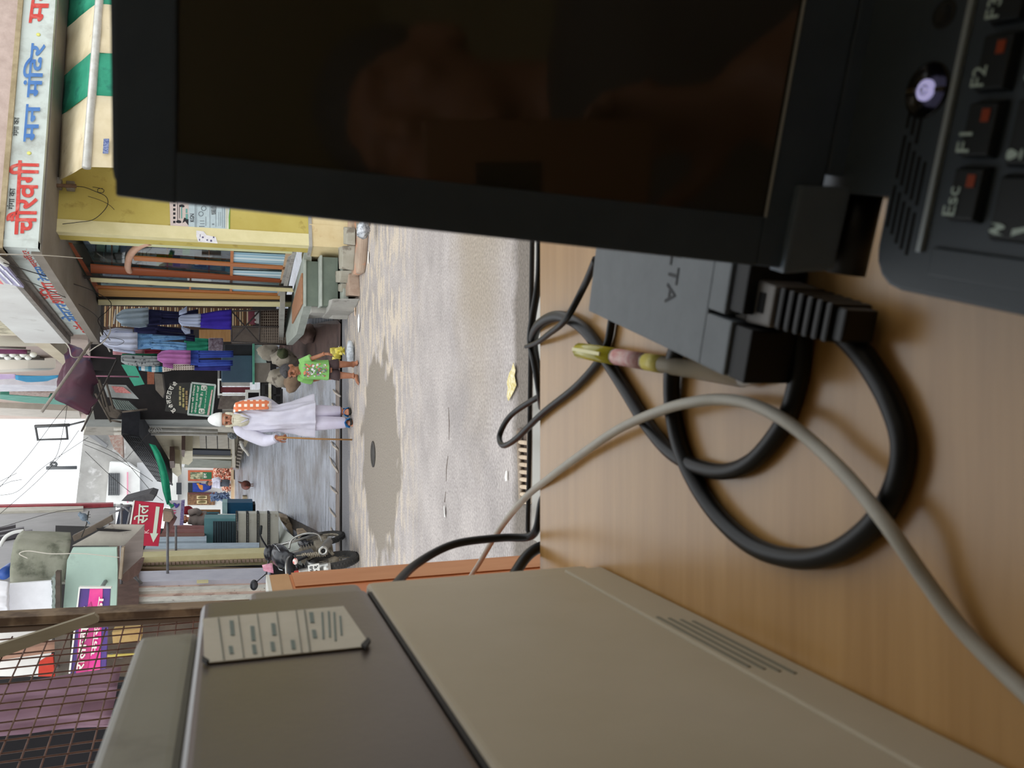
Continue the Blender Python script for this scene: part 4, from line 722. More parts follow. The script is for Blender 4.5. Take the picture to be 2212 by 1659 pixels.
cloth('bright blue trousers under the magenta shirt', [[(410, 788, 757), (430, 790, 757)], [(428, 774, 757), (504, 772, 758)], [(428, 792, 776), (503, 790, 778)]], FY(14.08), M_BLT, group=GR)
cloth('deep blue trousers hanging behind the bright blue ones', [[(418, 800, 786), (498, 801, 782)]], FY(14.3), mat('trousers_indigo', (44, 46, 120), (54, 58, 138), sc=5, rough=.9), group=GR)
cloth('brown and white checked shirt behind the magenta shirt', [[(352, 804, 794), (372, 800, 784), (420, 799, 782)]], FY(14.2), checks('check_brown', (206, 196, 184), (110, 88, 80), .035), group=GR)
cloth('grey tee with black brush print hung at the corner', [[(262, 782, 768), (272, 788, 766), (300, 792, 768), (345, 790, 770)]], FY(14.6), mat('tee_grey', (158, 162, 162), (64, 66, 68), sc=11, rough=.9, lo=.55, hi=.62, st=(1, 1, 2)), group=GR)
cloth('white shirt with teal bands half behind the grey tee', [[(300, 800, 788), (330, 804, 790), (358, 803, 791)]], FY(14.7), stripes('teal_bands', [(206, 210, 210), (40, 120, 150), (120, 168, 180)], (0, 0, 1), .16), group=GR)
cloth('deep green cloth hung above the grey tee', [[(264, 772, 764), (340, 776, 764)]], FY(14.9), mat('cloth_green', (26, 100, 74), (34, 116, 86), sc=6, rough=.9), group=GR)
cloth('pale pink cloth hung behind the sleeve of the white shirt', [[(244, 766, 754), (312, 768, 755)]], FY(15.0), mat('cloth_pink', (204, 150, 156), (190, 136, 142), sc=6, rough=.9), group=GR)
cloth('dark red cloth hung between the pink and the magenta one', [[(312, 768, 755), (348, 768, 755)]], FY(15.1), mat('cloth_red', (134, 34, 56), (118, 28, 48), sc=6, rough=.9), group=GR)
cloth('emerald curtain hung low behind the jeans', [[(398, 760, 728), (452, 760, 732)]], FY(15.4), mat('curtain_emerald', (36, 130, 102), (44, 146, 116), sc=5, rough=.9), 'curtain', 'curtain')
S('clear_bundle', 'clear plastic bundle of folded stock below the emerald curtain', 'bundle', rect(450, 730, 482, 758), FY(15.3), mat('bundle_plastic', (150, 140, 152), (90, 70, 84), sc=24, rough=.3), .2, None, .02)
for (q, l) in ((((250, 668), (246, 700)), 'bamboo hanging rod of the pale grey-blue shirt'), (((214, 712), (238, 760)), 'wire hanger of the white long-sleeved shirt')): single('hanger', l, 'hanger', MB().tube([FY(14.25)(*q[0]), FY(14.25)(*q[1])], .012, 6), M_PIP)
# boxes, panels and clutter under the clothes
S('slate_blue_cabinet', 'slate blue sheet-metal cabinet standing beside the green-edged box', 'cabinet', rect(478, 768, 546, 826), FY(16.0), mat('slate_metal', (48, 70, 88), (56, 80, 98), sc=3, rough=.5), .4, None, .02)
S('black_box', 'black box in the shade between the clear bundle and the slate cabinet', 'box', rect(484, 744, 546, 770), FY(16.1), mat('box_black', (20, 22, 26), (30, 32, 38), sc=8, rough=.5), .3, None, .02)
T('green_edged_box', 'grey trunk with a green painted rim below the slate cabinet', 'trunk', [('body', rect(549, 784, 584, 826), FY(15.7), mat('trunk_grey', (122, 114, 104), (136, 128, 118), sc=6, rough=.8), .3), ('rim', [(546, 742), (550, 742), (550, 830), (546, 830)], FY(15.65), mat('rim_green', (70, 140, 116), (96, 160, 138), sc=6), .3), ('glass_side', [(550, 745), (566, 745), (576, 784), (550, 784)], FY(15.7), mat('glass_pale', (150, 172, 166), (176, 194, 188), sc=8, rough=.3), .25)])
M_RCK = mat('broken_stone', (150, 142, 128), (172, 164, 150), sc=5, rough=.95, bump=.5, bsc=16, c3=(112, 104, 94), sc3=5)
def boulder(lbl, x0, y0, x1, y1, Y, seed, m=M_RCK, dy=.3, name='boulder', cat='stone'):
    a, b = FY(Y)(x0, y0), FY(Y)(x1, y1); c = (a + b) / 2; rx, rz = abs(a.x - b.x) / 2, abs(a.z - b.z) / 2
    return single(name, lbl, cat, MB().ell(c, (rx, dy, rz), 16, 10, fn=lambda d: .96 + .28 * noise.noise(d * 1.9 + V(seed, 0, 0)) + .1 * noise.noise(d * 5 + V(seed, 1, 0))), m)
boulder('broken pale slab leaning on the trunk', 556, 742, 604, 782, 15.2, 3, dy=.2); boulder('rough boulder with a mossy hollow right of the boy', 584, 752, 640, 794, 14.6, 8); boulder('dusty boulder behind the head of the boy', 578, 792, 636, 838, 14.5, 12); boulder('low brown stone at the left of the boulders', 612, 796, 650, 850, 14.2, 17, mat('stone_brown', (130, 108, 88), (150, 128, 106), sc=5, rough=.95, bump=.5))
boulder('dark mossy stone in the hollow', 598, 752, 622, 776, 14.3, 21, mat('moss', (52, 62, 40), (80, 84, 58), sc=12, rough=.95, bump=.6), .15); boulder('flat grey mud lump right of the boy', 640, 700, 680, 745, 14.0, 30, mat('mud_red', (96, 76, 70), (116, 94, 86), sc=6, rough=.9, bump=.4), .5, 'mud_lump', 'mud')
blk = MB()
for (x0, y0, x1, y1) in ((566, 828, 572, 882), (590, 826, 596, 880), (606, 840, 611, 878), (566, 828, 611, 832), (570, 852, 608, 856), (576, 868, 604, 872), (566, 878, 600, 882)): blk.prism([FY(15.6)(*p) for p in rect(x0, y0, x1, y1)], (0, .05, 0))
ft = thing('iron_frames', 'black iron frames stacked against the wall behind the old man', 'frame', FY(15.6)(611, 855))
for (x0, y0, x1, y1) in ((566, 828, 572, 882), (590, 826, 596, 880), (606, 840, 611, 878), (566, 828, 611, 832), (570, 852, 608, 856), (576, 868, 604, 872), (566, 878, 600, 882)): ob('frame_bar', MB().prism([FY(15.6)(*p) for p in rect(x0, y0, x1, y1)], (0, .05, 0)), mat('iron_black', (24, 24, 26), (40, 38, 38), sc=9, rough=.5), ft)
ob('dark_backing', slab(rect(562, 826, 608, 884), FY(15.9), .05), mat('shop_shadow', (40, 36, 36)), ft)
S('painted_plank', 'white and yellow painted plank among the iron frames', 'plank', [(580, 828), (586, 828), (586, 880), (580, 880)], FY(15.5), mat('plank_cream', (206, 196, 150), (230, 226, 214), sc=9, rough=.7), .03)
T('maroon_shelf', 'white-framed shelf with a maroon board at shoulder height of the old man', 'shelf', [('frame_rail', rect(470, 818, 474, 854), FY(17), M_WHT, .1), ('frame_rail', rect(470, 818, 545, 822), FY(17), M_WHT, .1), ('shelf_board', rect(478, 822, 540, 834), FY(17.05), mat('board_pale', (190, 186, 180), (170, 166, 160), sc=6), .1), ('maroon_board', rect(476, 836, 540, 848), FY(17.05), mat('board_maroon', (110, 44, 52), (96, 36, 44), sc=6), .1), ('frame_rail', rect(470, 850, 542, 854), FY(17), M_WHT, .1)])
T('white_stand', 'white framed stand with a dark hollow beside the maroon shelf', 'stand', [('frame_rail', rect(530, 842, 536, 884), FY(16.4), M_WHT, .15), ('frame_rail', rect(560, 840, 568, 888), FY(16.4), M_WHT, .15), ('frame_rail', rect(530, 842, 566, 848), FY(16.4), M_WHT, .15), ('hollow', rect(535, 846, 562, 880), FY(16.6), M_DRK, .05), ('green_panel', rect(568, 838, 586, 884), FY(16.5), mat('panel_green', (62, 84, 66), (74, 98, 78), sc=6), .1)])
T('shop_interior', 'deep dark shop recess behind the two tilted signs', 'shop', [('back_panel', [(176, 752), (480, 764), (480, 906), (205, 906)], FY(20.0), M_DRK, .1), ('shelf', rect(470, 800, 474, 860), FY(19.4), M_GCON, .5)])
# the two tilted sign boards
SGB, SGG = FY(17.6), FY(17.2)
bs_ = T('black_sign', 'tilted black sign board with an arc of white letters above the green sign', 'sign', [('panel', [(366, 828), (414, 826), (402, 894), (356, 888)], SGB, mat('sign_black', (52, 50, 46), (38, 38, 36), sc=4, rough=.6), .04)])
ch = ['हु', 'सै', 'ल', 'टा', 'टा', 'रा', 'की']
for i, s in enumerate(ch):
    t = i / 6; x = 388 - 20 * sin(pi * (.15 + .7 * t)) + t * 2; y = 884 - t * 52; a = (.5 - t) * 1.3; u = V(cos(a), 0, sin(a)); w = V(-sin(a), 0, cos(a)); p = SGB.off(.01)(x, y); text(s, (p - u * .04, p + u * .04, p - u * .04 + w * .085), mat('letter_white', (226, 222, 212), rough=.8), bs_, 'lettering', .004, .04)
for (x, y0, y1, c) in ((389, 876, 836, (206, 192, 140)), (396, 880, 842, (206, 190, 120)), (403, 886, 846, (200, 160, 110))): 
    k = 0
    while y0 - k > y1: ob('word', MB().prism([SGB.off(.008)(*p) for p in rect(x - 2.2, y0 - k, x + 2.2, y0 - k - 9)], (0, .002, 0)), mat('word_%d' % x, c, (90, 84, 70), sc=60, rough=.8), bs_); k += 11
gs = T('green_sign', 'green sign board with white lines of lettering and a silver frame', 'sign', [('panel', [(415, 830), (464, 835), (455, 898), (407, 894)], SGG, mat('sign_green', (30, 122, 88), (38, 134, 98), sc=3, rough=.5), .03)] + [('frame_bar', q, SGG.off(.02), mat('frame_silver', (190, 200, 194), (160, 170, 164), sc=9, rough=.4), .05) for q in ([(414, 825), (466, 830), (465, 834), (414, 829)], [(406, 893), (456, 897), (455, 901), (405, 897)], [(412, 828), (416, 828), (408, 895), (404, 895)], [(463, 832), (467, 832), (459, 900), (455, 900)])])
MW = mat('letter_white', (226, 222, 212)); G2 = SGG.off(.012)
text('मजान की रपेषाव', quadpx(G2, (416, 892), (422.5, 832), (411, 891)), MW, gs, 'lettering', .004, .03)
text('सेवरया हमारे यहाँ', quadpx(G2, (424.5, 892), (431.5, 834), (419, 891)), MW, gs, 'lettering', .004, .03)
text('िमलती है।', quadpx(G2, (434.5, 881), (440, 848), (428, 880)), MW, gs, 'lettering', .004, .03)
text('जुली साटा पाती व जगर दरी', quadpx(G2, (443, 895), (449.5, 835), (439, 894)), MW, gs, 'lettering', .004, .01)
for (x, y) in ((430, 888), (435, 838)): ob('emblem', MB().prism([G2(*p) for p in ((x - 1, y + 5), (x + 10, y + 6), (x + 11, y - 5), (x, y - 6))], (0, .002, 0)), MW, gs); p = G2.off(.004)(x + 5, y); ob('crescent', MB().tube([p + V(.03 * cos(a), 0, .03 * sin(a)) for a in [radians(40 + 28 * i) for i in range(11)]], .006, 5), mat('sign_green', (30, 122, 88)), gs)
ob('white_strip', MB().prism([G2(*p) for p in ((447, 897), (452, 897), (460, 842), (457, 842))], (0, .002, 0)), mat('strip_pale', (216, 206, 200), (196, 120, 116), sc=70), gs)
# upper clutter: little boards, sheet roofs, brackets over the dark shop
S('brown_board', 'small rust-brown shop board in the dark recess above the black sign', 'sign', rect(318, 800, 333, 830), FY(18.2), mat('board_rust', (132, 74, 52), (150, 92, 68), sc=30), .04)
S('teal_tarpaulin', 'sea-green sheet tied aslant over the dark recess', 'tarpaulin', [(262, 788), (290, 786), (312, 830), (290, 834)], FY(17.4), mat('sheet_teal', (58, 150, 122), (70, 164, 136), sc=5, rough=.6), .03)
S('plaster_bracket', 'plastered concrete bracket beside the small rust-brown board', 'bracket', [(333, 806), (350, 808), (355, 848), (352, 860), (336, 842)], FY(17.9), mat('bracket_grey', (124, 116, 106), (108, 100, 92), sc=6, rough=.9), .4)
gb = T('tin_canopy', 'lean-to canopy of grey corrugated sheet and struts over the black sign', 'canopy', [('sheet', [(222, 830), (272, 832), (300, 862), (232, 858)], FY(18.0), mat('tin_pale', (172, 176, 174), (150, 154, 152), sc=6, rough=.5), .03), ('sheet', [(240, 862), (278, 866), (302, 888), (252, 884)], FY(18.1), mat('tin_green', (120, 132, 126), (138, 148, 142), sc=6, rough=.5), .03), ('red_print', [(240, 834), (266, 836), (284, 850), (250, 848)], FY(17.95), mat('print_red_faded', (196, 108, 104), (214, 150, 146), sc=30), .01)])
for q in (((208, 812), (226, 880)), ((214, 820), (236, 890)), ((230, 828), (246, 884)), ((206, 850), (240, 912)), ((246, 884), (262, 892)), ((264, 890), (318, 884)), ((240, 908), (262, 912))): ob('strut', MB().tube([FY(17.8)(*q[0]), FY(17.8)(*q[1])], .02, 6), mat('strut_dark', (74, 66, 58), (96, 86, 76), sc=10, rough=.8), gb)
ob('shade_box', slab([(222, 880), (240, 876), (262, 890), (252, 905), (232, 900)], FY(18.3), .3), mat('strut_dark', (74, 66, 58)), gb)
for i in range(9): ob('corrugation', MB().tube([FY(18.05)(241 + i * 4.4, 863 + i * .5), FY(18.05)(253 + i * 5.6, 884 + i * .4)], .012, 5), mat('tin_green', (120, 132, 126)), gb)
# walls of the houses further up the right side
T('plastered_house', 'grey plastered house with flat pilasters up the right side of the lane', 'house', [('wall', [(200, 884), (640, 884), (600, 940), (180, 940)], RF, M_WALA, .3), ('pilaster', [(255, 893), (600, 895), (590, 903), (252, 902)], RF.off(.08), mat('pilaster_pale', (204, 200, 190), (188, 184, 174), sc=3), .1), ('pilaster', [(190, 906), (590, 908), (580, 922), (185, 922)], RF.off(.14), mat('pilaster_grey', (160, 162, 156), (146, 148, 142), sc=3), .15), ('maroon_strip', [(262, 903), (330, 904), (330, 907), (262, 906)], RF.off(.1), mat('strip_maroon', (130, 74, 70)), .03), ('lower_panel', [(476, 855), (530, 855), (560, 884), (470, 884)], FY(18.6), mat('panel_mottled', (120, 110, 102), (96, 84, 78), sc=9, rough=.9), .1)])
T('beige_house', 'beige house with sunshade boxes and a long dark balcony grille', 'house', [('wall', [(250, 928), (560, 935), (535, 1012), (360, 1000), (262, 938)], RF, M_WALB, .3), ('doorway', [(414, 972), (498, 974), (498, 986), (416, 986)], RF.off(.05), mat('doorway_dark', (36, 40, 50), rough=.8), .04), ('door_leaf', [(404, 990), (500, 996), (498, 1012), (398, 1010)], RF.off(.06), mat('door_grey', (128, 130, 118), (112, 114, 104), sc=4), .05), ('door_frame', [(410, 986), (500, 988), (500, 992), (410, 991)], RF.off(.1), mat('frame_pale', (178, 172, 156)), .1), ('shutter', [(430, 938), (500, 940), (502, 970), (432, 968)], RF.off(.05), mat('shutter_stone', (160, 152, 138), (146, 138, 124), sc=4), .05), ('threshold', [(500, 925), (506, 926), (508, 1010), (502, 1010)], RF.off(.35), mat('threshold_pale', (168, 160, 144)), .4)])
for i, q in enumerate((([(394, 974), (416, 974), (416, 996), (407, 1005), (396, 1001)], [(392, 972), (400, 972), (398, 988), (393, 985)]), ([(370, 1000), (388, 1002), (392, 1024), (384, 1030), (372, 1020)], [(366, 996), (376, 996), (378, 1010), (368, 1012)]))):
    T('sunshade_box', ['beige concrete sunshade box over the doorway, nearer of two', 'beige concrete sunshade box, further of two'][i], 'sunshade', [('box', q[0], RF.off(.5), mat('sunshade_beige', (198, 188, 160), (182, 172, 146), sc=4), .4), ('top', q[1], RF.off(.6), mat('sunshade_brown', (104, 82, 74), (90, 70, 62), sc=5), .4)])
for i in range(3): ob('panel_joint', MB().tube([RF.off(.06)(445 + i * 24, 938), RF.off(.06)(446 + i * 24, 969)], .012, 5), M_DRK, bpy.data.objects['beige_house'])
bal = thing('balcony_grille', 'dark iron balcony grille running along the beige house', 'balcony', RF.off(.7)(330, 980))
ob('underside', MB().prism([RF.off(.75)(*p) for p in ((262, 938), (300, 944), (372, 1046), (346, 1040))], -RFn * .6), mat('balcony_dark', (62, 62, 66), (48, 48, 52), sc=6, rough=.7), bal)
for i in range(8): t = i / 7; ob('rail_bar', MB().tube([RF.off(.8)(264 + 36 * t, 938 + 6 * t), RF.off(.8)(338 + 34 * t, 1036 + 12 * t)], .02, 5), mat('iron_black', (24, 24, 26)), bal)
for i in range(10): t = i / 9; a, b = RF.off(.8)(264 + 76 * t, 938 + 100 * t), RF.off(.8)(300 + 72 * t, 944 + 102 * t); ob('rail_post', MB().tube([a, b], .025, 5), mat('iron_black', (24, 24, 26)), bal)
for (y, l) in (((926, 931), 'white downpipe with loops of cable on the beige house'), ((936, 938), 'thin pale pipe beside the white downpipe')): single('downpipe', l, 'pipe', MB().tube([RF.off(.25)(246, y[0]), RF.off(.25)(470, y[1])], .045 if 'white' in l else .02, 8), M_PIP)
S('brick_edge', 'broken brick edge under the grey gable', 'wall', [(232, 936), (264, 934), (266, 990), (258, 980), (246, 970)], FY(24.6), mat('brick_broken', (196, 186, 178), (176, 134, 122), sc=14, rough=.95, bump=.5), .3)
# stone edging strips along the foot of the right-hand houses
for i in range(11): x = 508 + i * .6; S('edging_slab', 'narrow stone slab bridging the gutter, %s counting up the lane from the old man' % ['first', 'second', 'third', 'fourth', 'fifth', 'sixth', 'seventh', 'eighth', 'ninth', 'tenth', 'eleventh'][i], 'slab', [(508 + (11 - i) * .9, 938 + i * 7.2), (530 - i * 1.4, 940 + i * 7.2), (530 - i * 1.4, 942.5 + i * 7.2), (508 + (11 - i) * .9, 940.5 + i * 7.2)], RF.off(.6 - i * .02), mat('edging_stone', (140, 130, 116), (116, 106, 94), sc=8, rough=.9), .3)
single('bent_pipe', 'bent pale pipe over the gutter beside the doorway', 'pipe', MB().tube(spline([RF.off(.7)(520, 955), RF.off(.7)(524, 966), RF.off(.8)(532, 975), RF.off(.9)(538, 984)]), .04, 7), M_PIP)
S('parked_scooter_front', 'dark handlebar of a parked scooter at the house corner behind the old man', 'scooter', [(489, 938), (498, 934), (512, 940), (511, 948), (500, 950), (494, 946)], FY(20.5), mat('scooter_black', (36, 38, 42), (150, 156, 158), sc=30, rough=.3), .3, None, .05)
# ------------------------------------------------------------------ the end of the lane
EW = FY(29.5); M_WEND = mat('white_limewash', (236, 236, 232), (222, 222, 218), sc=1.5, rough=.9)
T('white_shop_house', 'white shop house closing the lane, hung with framed goods', 'house', [('wall', [(383, 1008), (540, 1008), (535, 1115), (382, 1115)], EW, M_WEND, .3), ('side_wall', [(350, 1000), (384, 1006), (384, 1085), (360, 1085)], EW.off(.3), M_WEND, .3), ('window', rect(381, 1043, 392, 1068), EW.off(.35), mat('window_dark', (52, 54, 60)), .05), ('plinth', rect(508, 1006, 520, 1112), EW.off(.6), mat('plinth_pinkish', (214, 200, 180), (200, 184, 164), sc=3), .8)])
pr1 = T('picture_panel', 'orange-framed landscape panel with green lettering at the end of the lane', 'panel', [('frame', rect(406, 1016, 461, 1039), EW.off(.04), mat('frame_orange', (204, 110, 76), (190, 98, 66), sc=6), .03), ('picture', rect(411, 1020, 438, 1035), EW.off(.05), mat('picture_landscape', (98, 110, 84), (190, 186, 150), sc=7, rough=.6, lo=.45, hi=.55), .01), ('green_field', rect(438, 1020, 457, 1035), EW.off(.05), mat('field_green', (38, 104, 70), rough=.6), .01)])
text('हर', quadpx(EW.off(.06), (447, 1033), (447, 1022), (440, 1033)), MW, pr1, 'lettering', .004, .04)
hf = T('hanging_fabric', 'royal blue fabric with orange motifs hung over a dark barred window', 'fabric', [('window', rect(406, 1043, 434, 1063), EW.off(.03), mat('window_dark', (52, 54, 60)), .02)])
k = MB(); k.sheet([(EW.off(.12)(416, 1062), EW.off(.12)(416, 1043)), (EW.off(.12)(440, 1063), EW.off(.12)(440, 1045)), (EW.off(.12)(456, 1056), EW.off(.12)(457, 1046))], 8, 8, V(0, -1, 0), .03, .02, 2, 3); ob('fabric', k, mat('fabric_blue', (44, 66, 150), (214, 140, 60), sc=5.5, rough=.8, lo=.60, hi=.63, detail=0), hf)
cr = T('carved_panel', 'brown carved cabinet front with two pale oval plaques', 'cabinet', [('panel', rect(405, 1064, 464, 1091), EW.off(.05), mat('carved_brown', (150, 112, 78), (104, 74, 54), sc=16, rough=.7, bump=.4), .04), ('top_strip', rect(407, 1064, 466, 1068), EW.off(.07), mat('strip_redbrown', (104, 60, 56)), .02), ('plaque', rect(425, 1071, 447, 1078), EW.off(.07), mat('plaque_cream', (222, 204, 156)), .01), ('plaque', rect(425, 1081, 447, 1088), EW.off(.07), mat('plaque_cream', (222, 204, 156)), .01)])
for y in (1074.5, 1084.5): ob('oval', MB().ell(EW.off(.09)(436, y), (.04, .01, .13)), mat('oval_dark', (110, 96, 60)), cr)
def heap(lbl, x0, y0, x1, y1, m, n, s):
    rn = random.Random(s); k = MB()
    for i in range(n):
        x, y = rn.uniform(x0, x1), rn.uniform(y0, y1); p = EW.off(.3 + rn.random() * .3)(x, y); k.ell(p, (.085, .03, .024), 6, 4, rot=Matrix.Rotation(rn.random() * 3, 3, 'Y'))
    o = single('cloth_heap', lbl, 'heap', k, m, None, 0, 'stuff')
heap('heap of pale red and cream garlands at the end of the lane', 464, 1010, 502, 1036, mat('garland', (196, 104, 80), (240, 206, 186), sc=14, rough=.9, detail=1, lo=.45, hi=.55), 300, 1)
heap('small heap of red and cream garlands under the seated figure', 482, 1046, 498, 1058, mat('garland', (206, 128, 100)), 90, 2); heap('bunch of blue-grey cords beside the carved cabinet', 456, 1066, 494, 1080, mat('cords', (72, 92, 130), (120, 136, 160), sc=9, rough=.9, detail=1), 120, 3); heap('dry brown bundle behind the garland heap', 488, 1000, 503, 1012, mat('dry_brown', (140, 104, 74), (170, 136, 100), sc=8, rough=.9), 60, 4)
T('bench_ledge', 'pale wooden bench ledge before the white shop house', 'bench', [('seat', rect(499, 1016, 505, 1086), EW.off(1.1), mat('bench_wood', (214, 188, 156), (196, 168, 136), sc=4), .3), ('front', rect(505, 1036, 520, 1084), EW.off(1.2), mat('bench_front', (226, 206, 182), (214, 192, 166), sc=3), .2)])
S('small_crate', 'small tan crate on the lane floor by the blue counter', 'crate', rect(524, 1072, 540, 1086), FY(24.5), mat('crate_tan', (166, 150, 122), (146, 130, 104), sc=6), .3, None, .02); S('brown_tub', 'brown tub on the lane floor by the small tan crate', 'tub', rect(540, 1078, 556, 1090), FY(23.6), mat('tub_brown', (110, 82, 72), (92, 66, 58), sc=6), .3, None, .04)
# far house on the skyline
FH = FY(36)
T('grey_gable_house', 'far concrete house with a white block under the open sky', 'house', [('gable_wall', [(182, 925), (270, 930), (330, 1000), (300, 1095), (163, 1095)], FH, mat('far_concrete', (178, 176, 172), (150, 148, 144), sc=.8, rough=.9, c3=(200, 198, 196), sc3=.9), .5), ('white_block', [(237, 998), (276, 1000), (302, 1018), (302, 1090), (228, 1088)], FH.off(.5), M_WEND, .4), ('roof_slope', [(190, 930), (232, 962), (228, 968), (184, 936)], FH.off(.4), mat('roof_grey', (130, 130, 130)), .3), ('window', rect(234, 1022, 258, 1070), FH.off(.55), mat('window_hazy', (176, 178, 180)), .03), ('pink_band', rect(274, 1020, 277, 1086), FH.off(.6), mat('band_pink', (222, 150, 170)), .03), ('lower_wall', [(296, 1000), (420, 1000), (420, 1100), (296, 1092)], FH.off(.2), mat('far_wall_pale', (206, 206, 206), (190, 190, 190), sc=1), .3)])
wn = bpy.data.objects['grey_gable_house']
for i in range(6): ob('window_bar', MB().tube([FH.off(.6)(236 + i * 4.2, 1022), FH.off(.6)(235 + i * 4.2, 1070)], .035, 4), mat('bar_grey', (96, 98, 100)), wn)
for i in range(4): ob('window_bar', MB().tube([FH.off(.6)(234, 1028 + i * 11), FH.off(.6)(258, 1028 + i * 11)], .03, 4), mat('bar_grey', (96, 98, 100)), wn)
# house above and behind the garment shop: pilasters, balcony, cloths
UH = PL(V(1.0, 15.4, 0), nL); UHn = nL
uh = T('upper_house', 'tall cream and pink house with pilasters rising behind the white parapet', 'house', [('wall', [(-40, 700), (190, 735), (210, 905), (-40, 905)], UH, mat('house_pink', (190, 170, 160), (204, 186, 174), sc=1.5, rough=.9), .3), ('cream_bay', [(-30, 724), (105, 726), (150, 738), (128, 748), (-30, 748)], UH.off(.15), mat('bay_cream', (206, 198, 180), (194, 186, 166), sc=2), .2), ('canopy_slab', [(75, 740), (108, 742), (150, 778), (142, 792), (76, 744)], UH.off(.5), mat('canopy_beige', (190, 176, 150), (204, 192, 168), sc=3), .4),
    ('grey_shutter', [(-30, 768), (66, 770), (112, 784), (100, 790), (-30, 788)], UH.off(.05), mat('shutter_greygreen', (148, 150, 138), (138, 140, 128), sc=3), .05), ('pale_column', [(-30, 830), (132, 833), (130, 845), (-30, 846)], UH.off(.2), mat('column_white', (226, 224, 230), (206, 204, 212), sc=4), .2), ('pale_column', [(-30, 800), (60, 796), (120, 795), (110, 800), (-30, 806)], UH.off(.25), mat('column_cream', (216, 208, 194)), .2), ('teal_strip', [(0, 852), (150, 862), (160, 876), (60, 870), (0, 862)], UH.off(.1), mat('strip_teal', (78, 150, 132), (96, 164, 146), sc=5), .1), ('stone_band', [(-20, 880), (170, 888), (175, 905), (-20, 896)], UH.off(.12), mat('band_beige', (190, 182, 170), (204, 196, 184), sc=3), .15), ('mottled_band', [(20, 846), (110, 848), (104, 858), (20, 852)], UH.off(.12), mat('band_mottle', (190, 170, 160), (146, 120, 110), sc=16), .1)])
for i in range(7): p = UH.off(.3)(6 + i * 11, 766 + (i % 2) * 6); ob('baluster_knob', MB().ell(p, (.05, .05, .06), 8, 6), M_WHT, uh)
for i in range(5): ob('baluster_rail', MB().tube([UH.off(.28)(-20, 750 + i * 6), UH.off(.28)(56 + i * 10, 752 + i * 6)], .02, 5), mat('rail_dark', (100, 96, 92)), uh)
cloth('maroon cloth hung over the upper balcony', [[(-12, 764, 754), (58, 765, 755)]], UH.off(.42), mat('cloth_plum', (104, 36, 76), (88, 28, 62), sc=5, rough=.9), 'hung_cloth', 'cloth')
cloth('bright blue cloth trailing along the upper balcony', [[(34, 820, 810), (60, 826, 812), (100, 824, 812), (130, 814, 810)]], UH.off(.5), mat('cloth_azure', (62, 150, 190), (50, 136, 178), sc=5, rough=.9), 'hung_cloth', 'cloth', folds=2)
cloth('lilac cloth on the upper balcony above the bright blue one', [[(-10, 820, 808), (34, 818, 808)]], UH.off(.5), mat('cloth_lilac', (190, 164, 200), (204, 182, 212), sc=5, rough=.9), 'hung_cloth', 'cloth', folds=2)
S('cornice_fragment', 'weathered scrolled cornice above the white parapet', 'cornice', [(-6, 672), (18, 680), (40, 706), (36, 722), (-6, 722)], PL(U1 + d1 * .1, nL).off(-.2), mat('cornice_cream', (204, 196, 170), (150, 142, 122), sc=8, rough=.9, bump=.5), .3, None, .02)
# maroon tarpaulin, its poles
tp = MB(); tp.sheet([(at(138, 790, 14.6), at(150, 742, 14.9)), (at(120, 862, 13.4), at(176, 752, 14.6)), (at(150, 872, 13.2), at(196, 770, 14.4)), (at(198, 896, 13.0), at(208, 806, 14.2))], 12, 12, V(0, -.6, 1), .012, .05, 2, 4)
single('tarpaulin', 'dark maroon tarpaulin slung on poles over the lane', 'tarpaulin', tp, mat('tarp_maroon', (92, 42, 60), (64, 32, 56), sc=1.6, rough=.6, bump=.1, c3=(56, 36, 70), sc3=2))
single('tarp_pole', 'long pale pole carrying the maroon tarpaulin', 'pole', MB().tube([at(216, 712, 13.6), at(90, 890, 12.9)], .022, 8), mat('pole_grey', (158, 150, 140), (136, 128, 120), sc=8, rough=.6))
single('tarp_pole', 'slim dark pole at the lower edge of the maroon tarpaulin', 'pole', MB().tube([at(252, 778, 14.2), at(176, 932, 13.6)], .015, 8), mat('pole_dark', (70, 64, 60), rough=.6))
single('tarp_rope', 'pink rope tied beside the maroon tarpaulin', 'rope', MB().tube([at(180, 770, 13.9), at(250, 774, 14.1)], .012, 6), mat('rope_pink', (176, 120, 140), rough=.8)); single('tarp_rope', 'pink rope below the dark tarpaulin pole', 'rope', MB().tube([at(206, 812, 14.6), at(300, 814, 15.0)], .012, 6), mat('rope_pink', (176, 120, 140)))
cloth('bright green ribbon of cloth strung down across the lane', [[(321, 958, 336, 962), (330, 975, 347, 979), (341, 1005, 357, 1004), (347, 1035, 365, 1035), (351, 1060, 368, 1060), (360, 1090, 371, 1088)]], FY(19), mat('ribbon_green', (24, 160, 118), (14, 128, 96), sc=4, rough=.6), 'green_ribbon', 'cloth', .01, .03, 1, 16, 4)
# roof frame and aerial against the sky
af = thing('roof_frame', 'empty steel billboard frame standing against the sky', 'frame', FY(26)(150, 940))
for q in (((76, 921), (150, 918)), ((82, 950), (146, 948)), ((76, 918), (82, 952)), ((143, 916), (146, 950)), ((150, 918), (190, 908))): ob('frame_tube', MB().tube([FY(26)(*q[0]), FY(26)(*q[1])], .05 if q[0][0] == 76 and q[1][0] == 150 else .03, 6), mat('frame_steel', (96, 98, 100), rough=.5), af)
ar = thing('antenna', 'small dish aerial on a mast over the far house', 'antenna', FY(34)(165, 1010)); ob('mast', MB().tube([FY(34)(100, 1011), FY(34)(166, 1010)], .07, 6), mat('frame_steel', (96, 98, 100)), ar); ob('ring', MB().tube([FY(34)(116 + 6 * cos(a * pi / 5), 1003 + 4 * sin(a * pi / 5)) for a in range(10)], .05, 5, closed=True), mat('frame_steel', (96, 98, 100)), ar)
